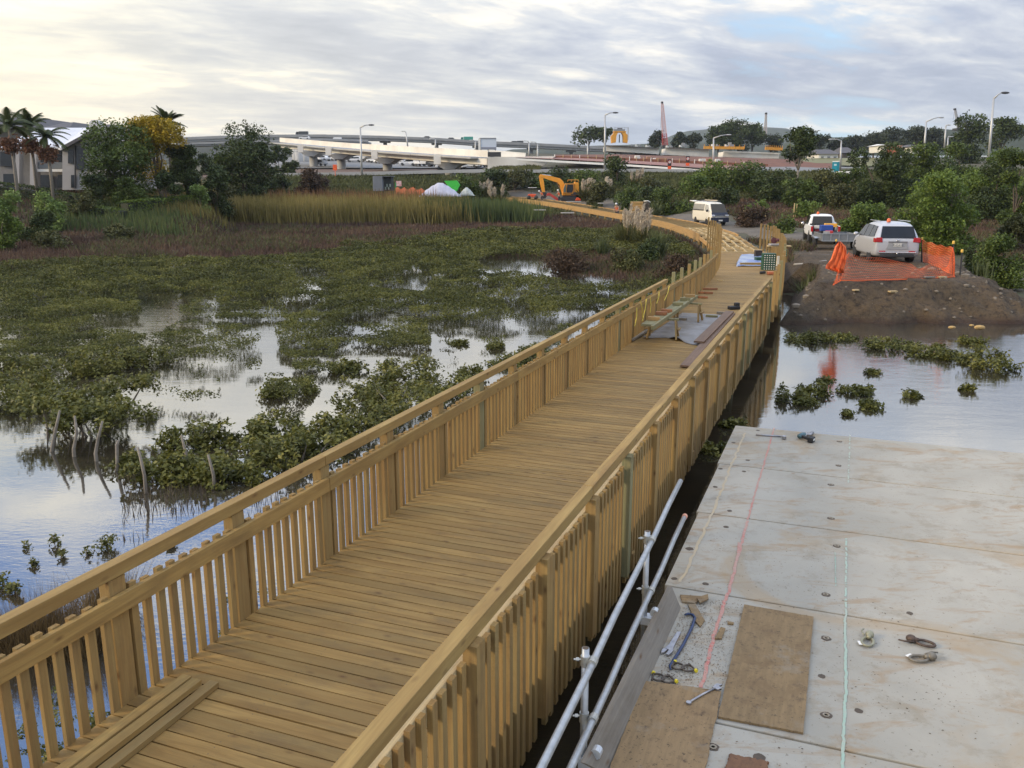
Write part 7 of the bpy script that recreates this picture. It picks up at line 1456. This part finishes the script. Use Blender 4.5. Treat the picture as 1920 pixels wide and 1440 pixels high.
for s in (-1, 1): MB().lathe([(.16, -.09), (.31, -.09), (.32, .0), (.31, .09), (.16, .09)], (0, s * 1.1, .32), 20, Matrix.Rotation(R(90), 4, 'X')).build('wheel', TYRE, tl, smooth=True); MB().prism([(-.42, .62), (-.36, .70), (.36, .70), (.42, .62), (.36, .66), (-.36, .66)], -.12, .12, Matrix(((1, 0, 0, 0), (0, 0, 1, s * 1.1), (0, 1, 0, 0), (0, 0, 0, 1)))).build('mudguard', GALV, tl)
MB().box((-1.1, .7, .9), (.05, .35, .35)).build('lamp_panel', M('pale_panel', (.4, .4, .4), bump=0), tl)
load(tl, 'blue_generator', (.55, .7, .34), (.75, .35, 1.17), (.02, .07, .32), 'bright blue generator at the front of the trailer', 'generator'); load(tl, 'generator_frame', (.6, .75, .16), (.75, .35, .90), (.02, .02, .025), 'black frame under the blue generator', 'frame'); load(tl, 'red_fuel_can', (.25, .42, .22), (-.6, .45, .97), (.5, .04, .04), 'small red fuel can near the trailer tailgate', 'fuel can')
# white van
az = R(171); p = atD(1334, 419, 78.5); vn = thing('van', 'cream white van facing the camera with raised rear door and dark front', 'van', (p.x, p.y + .8, groundz(p.x, p.y) + .06), R(90) - az); CRM = M('cream_van_paint', (.72, .68, .58), (.68, .64, .54), .5, .35, bump=0)
loft([(-2.35, .5, 1.2, 1.90, .80, .80, .62), (-2.3, .32, 1.2, 1.97, .84, .83, .70), (-1.5, .28, 1.2, 2.0, .85, .84, .72), (0, .28, 1.2, 2.0, .85, .84, .72), (.9, .28, 1.18, 1.98, .85, .84, .70), (1.45, .28, 1.15, 1.80, .85, .84, .68), (1.85, .28, 1.12, 1.45, .85, .82, .72), (2.2, .3, .95, 1.08, .84, .78, .72), (2.33, .36, .75, .85, .80, .74, .66), (2.38, .45, .6, .66, .72, .66, .5)], CRM, vn)
NAVY = M('navy_plastic', (.018, .025, .05), bump=0, rough=.35)
endwin([(2.22, .70, 1.10), (2.22, -.70, 1.10), (1.62, -.62, 1.84), (1.62, .62, 1.84)], vn, 'windscreen', d=.05); endwin([(2.37, .74, .78), (2.37, -.74, .78), (2.23, -.74, 1.10), (2.23, .74, 1.10)], vn, 'bonnet', NAVY, d=.04); MB().box((2.36, 0, .48), (.16, 1.68, .42)).build('front_bumper', NAVY, vn, bevel=.05); MB().box((2.42, 0, .83), (.05, 1.0, .04)).build('grille_bar', CHR, vn)
for s in (-1, 1): MB().box((2.36, s * .64, .84), (.14, .3, .13)).build('headlight', M('headlight_glass', (.65, .68, .75), bump=0, rough=.1), vn, bevel=.03); MB().ball((1.75, s * .98, 1.25), (.07, .12, .12)).build('wing_mirror', TRIM, vn, smooth=True)
sidewin([(-2.1, 1.28), (.55, 1.28), (.55, 1.80), (-2.1, 1.80)], 1.2, 2.0, .84, .72, vn, .008, M('side_window_grey', (.20, .20, .19), (.28, .27, .24), 2, .2, bump=0)); sidewin([(-2.1, 1.22), (.55, 1.22), (.55, 1.32), (-2.1, 1.32)], 1.2, 2.0, .84, .72, vn, .02); sidewin([(.75, 1.25), (1.7, 1.22), (1.3, 1.72), (.75, 1.78)], 1.2, 2.0, .84, .70, vn, .012, M('side_window_pale', (.36, .36, .33), bump=0, rough=.2))
wheels((-1.35, 1.35), .74, .33, vn); MB().box((2.455, .05, .42), (.012, .36, .12)).build('number_plate', WHITEP, vn); MB().beam((-2.3, 0, 1.98), (-3.3, 0, 2.05), 1.5, .06).build('rear_door', CRM, vn, bevel=.02)
m = MB(); [m.tube([(x, -.66, 2.05), (x, .66, 2.05)], .02, 6) for x in (-1.9, -1.0, -.1, .8)]; m.tube([(-1.9, -.6, 2.1), (.8, -.6, 2.1)], .02, 6); m.tube([(-1.9, .6, 2.1), (.8, .6, 2.1)], .02, 6); m.build('roof_rack', TRIM, vn); MB().tube([(-1.6, .1, 2.12), (1.2, .15, 2.12)], .05, 6).build('ladder', M('pale_ladder', (.5, .42, .32), bump=0), vn)
# excavator
k = 121 / F; p = atD(1066, 377, 121); ex = thing('excavator', 'yellow tracked excavator with raised boom working beyond the curving framing', 'excavator', (p.x, p.y, p.z)); Q = lambda x, y, dy=0: Vector(((x - 1066) * k, dy, (377 - y) * k)); EXY = M('excavator_yellow', (.78, .33, .02), (.66, .27, .02), 2, .5, bump=0)
XZ = lambda d: Matrix(((1, 0, 0, 0), (0, 0, 1, d), (0, 1, 0, 0), (0, 0, 0, 1)))
for dy in (-1.0, .75): MB().prism([(-1.15, .28), (-1.05, .05), (-.9, 0), (1.05, 0), (1.2, .1), (1.25, .32), (1.1, .56), (-1.0, .56)], 0, .38, XZ(dy)).build('track', TRIM, ex, bevel=.03)
MB().box((.05, 0, .68), (1.8, 1.5, .22)).build('turntable', TRIM, ex); MB().prism([(-.9, .78), (1.35, .78), (1.4, 1.2), (1.3, 2.5), (.75, 2.6), (.7, 1.5), (-.2, 1.5), (-.9, 1.3)], -.85, .95, XZ(0)).build('engine_cover', EXY, ex, bevel=.06)
MB().prism([(.25, .85), (1.4, .85), (1.42, 1.2), (.3, 1.2)], -.9, -.86, XZ(0)).build('counterweight', M('dark_grey_paint', (.05, .055, .06), bump=0), ex); MB().prism([(-.85, 1.0), (.55, 1.0), (.72, 1.6), (.66, 2.38), (-.55, 2.38), (-.82, 1.7)], -1.0, 0, XZ(0)).build('cab', M('cab_frame', (.55, .24, .03), bump=0), ex, bevel=.04)
MB().prism([(-.35, 1.15), (.4, 1.15), (.56, 1.6), (.52, 2.25), (-.25, 2.25), (-.35, 1.7)], -1.03, -1.0, XZ(0)).build('door_window', GLASS, ex); MB().prism([(-.78, 1.2), (-.45, 1.2), (-.45, 2.22), (-.58, 2.22), (-.76, 1.7)], -1.03, -1.0, XZ(0)).build('front_window', M('green_grey_glass', (.10, .13, .12), bump=0, rough=.15), ex); m = MB(); [m.tube([(x, -.9, 2.6), (x, -.9, 2.85)], .03, 5) for x in (-.2, .3, .8, 1.25)]; m.tube([(-.2, -.9, 2.85), (1.25, -.9, 2.85)], .035, 5); m.build('roof_rail', EXY, ex)
def slab2(name, pts, y0, y1, mat): P = [((x - 1066) * k, (377 - y) * k) for x, y in pts]; return MB().prism(P, y0, y1, XZ(0)).build(name, mat, ex, bevel=.03)
slab2('boom', [(1053, 362), (1057, 362), (1058, 346), (1055, 341), (1050, 336.5), (1035, 333), (1016, 329.5), (1013, 332), (1020, 336), (1032, 340), (1045, 344), (1050, 349)], .1, .5, EXY); slab2('stick', [(1011.5, 333), (1014, 329), (1019, 334), (1021, 345), (1023, 362), (1018, 362), (1014, 348)], .12, .48, EXY)
m = MB(); m.tube([Q(1052, 357, .3), Q(1042, 341, .3)], .07, 6); m.build('boom_ram', CHR, ex); m = MB(); m.tube([Q(1034, 331.5, .3), Q(1017, 330, .3)], .06, 6); m.build('stick_ram', CHR, ex); slab2('bucket', [(1018, 361), (1024, 361), (1027, 366), (1024, 372), (1018, 373), (1019, 367)], -.1, .7, TRIM)
# red attachment and small roller
p = atD(1037, 375, 119.5); m = MB(); m.prism([(-.95, .55), (-.75, .95), (-.45, .95), (.9, .1), (.9, -.1), (.55, -.1), (-.5, .6)], 0, .5, XZ(0)); o = m.build('red_boom_arm', M('red_paint', (.50, .05, .03), (.4, .04, .03), 2, .4, bump=0), bevel=.02); o.location = p; tag(o, 'bright red folded machine arm in front of the excavator', 'machine arm')
p = atD(998, 374, 120); rl = thing('roller', 'small red roller machine with a white canopy left of the excavator', 'roller', p); RDM = M('roller_red', (.72, .10, .03), (.6, .08, .03), 2, .4, bump=0)
MB().prism([(-.65, .3), (-.62, .62), (-.45, .75), (.45, .72), (.66, .45), (.66, .3)], -.4, .4, XZ(0)).build('body', RDM, rl, bevel=.06)
for x in (-.5, .5): MB().lathe([(.28, -.42), (.28, .42)], (x, 0, .28), 18, Matrix.Rotation(R(90), 4, 'X')).build('drum', TRIM, rl, smooth=True)
MB().box((0, 0, 1.58), (1.2, .8, .07)).build('canopy', WHITEP, rl, bevel=.02); MB().tube([(-.15, 0, .7), (-.15, 0, 1.56)], .035, 6).build('canopy_post', TRIM, rl)
p = atD(1084, 376, 119); o = MB().prism([(-.4, 0), (.4, 0), (.3, .25), (0, .42), (-.2, .38)], 0, .4, XZ(0)).build('red_plate_compactor', RDM, bevel=.03); o.location = p; tag(o, 'small red machine beside the right end of the excavator tracks', 'compactor')
# ------------------------------------------------------------ workers
HIV = M('orange_hi_vis', (.85, .16, .04), (.72, .12, .03), 6, .7, bump=0); SKIN = M('skin', (.45, .26, .18), bump=0); DKT = M('dark_trousers', (.03, .035, .05), bump=0); HELM = M('white_helmet', (.80, .80, .78), bump=0, rough=.3)
def skinmesh(name, J, E_, mat, parent, root=0, sub=2):
    me = bpy.data.meshes.new(name); me.from_pydata([j[0] for j in J], E_, []); o = link(name, me, mat, parent); m = o.modifiers.new('skin', 'SKIN'); m.use_smooth_shade = True
    for i, j in enumerate(J): v = me.skin_vertices[0].data[i]; v.radius = (j[1], j[1] * (j[2] if len(j) > 2 else 1)); v.use_root = i == root
    m = o.modifiers.new('sub', 'SUBSURF'); m.levels = m.render_levels = sub; return o
def person(label, loc, rz, bend=0.0, arms=((.30, .25, 1.15), (-.30, .25, 1.15)), vest=HIV, crouch=0.0):
    e = thing('person', label, 'person', loc, rz); c, s = math.cos(bend), math.sin(bend); hz = .95 - crouch
    def T_(x, y, z): z -= .95; return (x, y * c + z * s, hz + z * c - y * s)     # upper body tips forward about the hips
    J = [((0, 0, hz), .15, .75), (T_(0, 0, 1.15), .135, .8), (T_(0, 0, 1.38), .165, .65), (T_(0, .01, 1.50), .06), (T_(0, .03, 1.60), .085, 1.15), (T_(0, .03, 1.70), .085, 1.1)]; E_ = [(0, 1), (1, 2), (2, 3), (3, 4), (4, 5)]
    for sx in (-1, 1):
        b = len(J); kf = .28 * (1 if crouch else .12); J += [((sx * .10, 0, hz - .06), .095), ((sx * .13, kf, (hz) * .52), .065), ((sx * .13, .02, .08), .042), ((sx * .14, .16, .04), .04)]; E_ += [(0, b), (b, b + 1), (b + 1, b + 2), (b + 2, b + 3)]
        h = arms[0] if sx > 0 else arms[1]; sh = Vector(T_(sx * .19, 0, 1.42)); ha = Vector(T_(*h)); el = sh.lerp(ha, .5) + Vector((sx * .07, -.05, -.05)); b = len(J)
        J += [(tuple(sh), .058), (tuple(el), .042), (tuple(ha), .028, 1.2)]; E_ += [(2, b), (b, b + 1), (b + 1, b + 2)]; d = (ha - el).normalized(); sd = d.cross(Vector((0, 0, 1))).normalized()
        pc = len(J); J += [(tuple(ha + d * .07), .03, .5)]; E_ += [(b + 2, pc)]
        for f, L in enumerate((.065, .08, .085, .075)): J += [(tuple(ha + d * (.07 + L) + sd * (f - 1.5) * .021 - Vector((0, 0, .018))), .009)]; E_ += [(pc, len(J) - 1)]
        J += [(tuple(ha + d * .06 + sd * .055), .01)]; E_ += [(b + 2, len(J) - 1)]
    skinmesh('body', J, E_, SKIN, e)
    skinmesh('vest', [((0, 0, hz + .02), .175, .8), (T_(0, 0, 1.18), .16, .82), (T_(0, 0, 1.37), .19, .68), (T_(.2, 0, 1.40), .072), (T_(-.2, 0, 1.40), .072)], [(0, 1), (1, 2), (2, 3), (2, 4)], vest, e)
    for sx in (-1, 1): skinmesh('trouser_leg', [((sx * .09, 0, hz - .02), .115), ((sx * .13, .28 * (1 if crouch else .12), hz * .52), .082), ((sx * .13, .02, .14), .065)], [(0, 1), (1, 2)], DKT, e)
    hd = T_(0, .035, 1.70); MB().lathe([(.135, -.03), (.118, -.01), (.112, .05), (.085, .10), (.03, .125)], hd, 14).build('helmet', HELM, e, smooth=True)
    hp_ = T_(0, .125, 1.60); m = MB(); m.ball(hp_, (.018, .02, .025), 6, 4); m.build('nose', SKIN, e, smooth=True); return e
p = atD(1157.5, 380, 94.5); person('worker in orange vest and white helmet standing low behind the bare joists', (p.x, p.y, p.z - 1.78), R(150), .35, ((.2, .35, 1.1), (-.2, .35, 1.1)))
p = atD(1018, 375, 117.5); person('worker in orange vest and white helmet bending forward left of the red machine arm', (p.x, p.y, p.z - .15), R(75), .75, ((.15, .35, .95), (-.15, .35, .95)), crouch=.18)
p = atD(1048.5, 374, 119); person('worker in orange with pale sleeves standing in front of the excavator cab', (p.x, p.y, p.z - .45), R(60), .25, ((.25, .4, 1.25), (-.2, .35, 1.2)))
p = atD(926, 373, 127); person('worker in full orange hooded clothing walking at the far left end of the framing', (p.x, p.y, p.z - .65), R(-20), .1)
bpy.data.objects['helmet.003'].data.materials[0] = HIV if 'helmet.003' in bpy.data.objects else HELM
# ------------------------------------------------------------ orange mesh fence and stakes
OM = M('orange_barrier_mesh', (.88, .17, .04), (.75, .13, .03), 4, .6, bump=0)
def net(label, top, bot, n, rows_, sag=.0, wire=.009, name='barrier_mesh'):
    e = thing(name, label, 'barrier mesh', bot[0]); m = MB(); R_ = []
    for j in range(rows_ + 1):
        f = j / rows_; row = []
        for i in range(n + 1):
            g = i / n; a = spl(bot, g); b = spl(top, g); q = a.lerp(b, f); q = q + Vector((0, -.10 * math.sin(g * 9 + f * 2) * f * (1 - f) * 3, .025 * math.sin(g * 23 + j))); row.append(q - bot[0])
        R_.append(row)
    m.grid(R_); o = m.build('net', OM, e); w_ = o.modifiers.new('wire', 'WIREFRAME'); w_.thickness = wire; w_.use_even_offset = False; w_.use_replace = True
    m = MB(); m.tube([p - bot[0] + Vector((0, -.01, .02)) for p in [spl(bot, i / 20) for i in range(21)]], .02, 5); m.build('edge_cord', OM, e); return e
def G_(x, y, z=1.33): return at(x, y, z)
bt = [at(x, y, 1.30) for x, y in ((1576, 527), (1640, 526), (1720, 524), (1790, 520))]
tpz = [atD(x, y, b_) for x, y, b_ in ((1592, 474, bt[0].y), (1622, 482, bt[1].y - .1), (1664, 486, bt[1].y + .1), (1700, 493, bt[2].y), (1722, 503, bt[2].y), (1746, 494, bt[3].y - .1), (1774, 502, bt[3].y), (1787, 464, bt[3].y))]
net('sagging orange plastic mesh across the front of the mound', tpz, bt, 64, 9, wire=.014)
b2 = [at(1790, 520, 1.30), at(1762, 504, 1.3), at(1731, 492, 1.30)]; t2 = [atD(1787, 464, b2[0].y), atD(1758, 459, b2[1].y), atD(1729, 450, b2[2].y)]; net('orange plastic mesh panel running back along the right side of the mound', t2, b2, 40, 11, wire=.014)
b3 = [at(1562, 535, 1.2), at(1576, 527, 1.3)]; t3 = [atD(1577, 487, b3[0].y), atD(1592, 474, b3[1].y)]; net('narrow orange mesh piece at the left foot of the mesh fence', t3, b3, 12, 16)
# bunched solid drape between the two left stakes
m = MB(); prof = [(1569, 453, 1573, 1576), (1571, 462, 1566, 1586), (1570, 474, 1562, 1587), (1566, 486, 1558, 1586), (1560, 496, 1550, 1585), (1556, 503, 1548, 1582), (1580, 512, 1574, 1583)]; Y0 = b3[0].y + .15; rows = []
for j, (_, y, xl, xr) in enumerate(prof): rows.append([atD(lerp(xl, xr, i / 8), y + .6 * math.sin(i * 2), Y0 + .10 * math.sin(i * 2.6 + j)) for i in range(9)])
m.grid(rows); tag(m.build('orange_drape', OM, smooth=True, solid=.01), 'bunched solid orange plastic hanging between the two left stakes', 'barrier mesh')
for x, yt, yb, zb, l in ((1568, 451, 470, 1.3, 'short black stake with pale cap behind the orange drape'), (1577, 459, 523, 1.3, 'black stake at the left front corner of the mesh fence'), (1729, 448, 492, 1.3, 'stake with yellow cap at the back right of the silver car'), (1788, 455, 518, 1.3, 'stake with yellow cap at the right front corner of the mesh'), (1800, 471, 519, 1.25, 'black stake with yellow cap standing alone right of the mesh')):
    b = at(x, yb, zb); t_ = atD(x + (4 if 'alone' in l else 0), yt, b.y); e = thing('stake', l, 'stake', b); MB().tube([(0, 0, -.3), tuple(t_ - b)], .03, 6).build('post', TRIM, e); MB().lathe([(.03, -.05), (.05, -.04), (.05, .05), (.03, .07)], tuple(t_ - b), 8).build('cap', M('yellow_cap', (.80, .52, .10), bump=0), e)
# rubble on the mound
RUB = M('rubble_stone', (.24, .20, .15), (.16, .135, .10), 4, .9); n = 0; V = []; rr = random.Random(9); m = MB()
for _ in range(420):
    X = rr.uniform(9, 27); Y = rr.uniform(27.5, 36) if rr.random() < .85 else rr.uniform(36, 50); z = float(emb_z(np.array(X), np.array(Y)))
    if z < .03: continue
    s = rr.uniform(.02, .075) * (1 if rr.random() < .93 else 2.2); m.ball((X, Y, z + s * .2), (s * rr.uniform(.8, 1.5), s, s * .7), 5, 3)
tag(m.build('rubble', RUB), kind='stuff')
YCL = M('yellow_clay', (.45, .30, .11), (.36, .24, .10), 5, .9)
for x, y, z, s, l in ((1837, 614, .25, .13, 'yellow clay lump at the right foot of the mound'), (1785, 614, .25, .09, 'smaller yellow clay lump left of the big one at the mound foot'), (1822, 610, .35, .06, 'little yellow clay lump between the two bigger ones')):
    p = at(x, y, z); m = MB(); m.ball((0, 0, 0), (s * 1.4, s, s * .6), 7, 5); o = m.build('clay_lump', YCL); o.location = p; tag(o, l, 'clay lump')
for x, y, s, c_, l in ((1676, 528, .3, PALEW, 'pale broken board piece on the mound crest, middle'), (1767, 520.5, .3, PALEW, 'pale broken board piece on the mound crest near the right stake'), (1742, 522, .42, GREYW, 'dark flat board piece on the mound crest'), (1606, 528, .2, PALEW, 'pale stone chip on the mound crest near the left stake')):
    p = at(x, y, 1.33); p.z = groundz(p.x, p.y) + .05; m = MB(); m.box((0, 0, 0), (s, .16, .05), .2); o = m.build('board_piece', c_); o.location = p; tag(o, l, 'board piece')
p = at(1688, 592, .6); p.z = groundz(p.x, p.y); m = MB(); m.ball((0, 0, .05), (.16, .12, .10), 6, 4); o = m.build('dark_rock', M('dark_rock', (.03, .028, .025))); o.location = p; tag(o, 'black rock stuck in the middle of the mound slope', 'rock'); p = at(1855, 598, .5); p.z = groundz(p.x, p.y); m = MB(); m.ball((0, 0, .04), (.2, .12, .10), 6, 4); o = m.build('dark_rock', M('dark_rock', (.03, .028, .025))); o.location = p; tag(o, 'black rock stuck in the right part of the mound slope', 'rock')
m = MB(); P = [at(1655, 577, .75), at(1668, 570, .85), at(1682, 590, .5), at(1676, 595, .4)]
# ------------------------------------------------------------ air
hz = MB().box((150, 800, 57), (4200, 2400, 120)).build('haze', None); hz['kind'] = 'stuff'
m, nt, out = newmat('haze_air'); v = nt.n('ShaderNodeVolumePrincipled'); v.inputs['Color'].default_value = (.80, .87, .95, 1); v.inputs['Density'].default_value = .00012; v.inputs['Anisotropy'].default_value = .2
nt.l(v.outputs[0], out.inputs['Volume']); hz.data.materials.append(m)
# every top-level object without a kind must be tagged
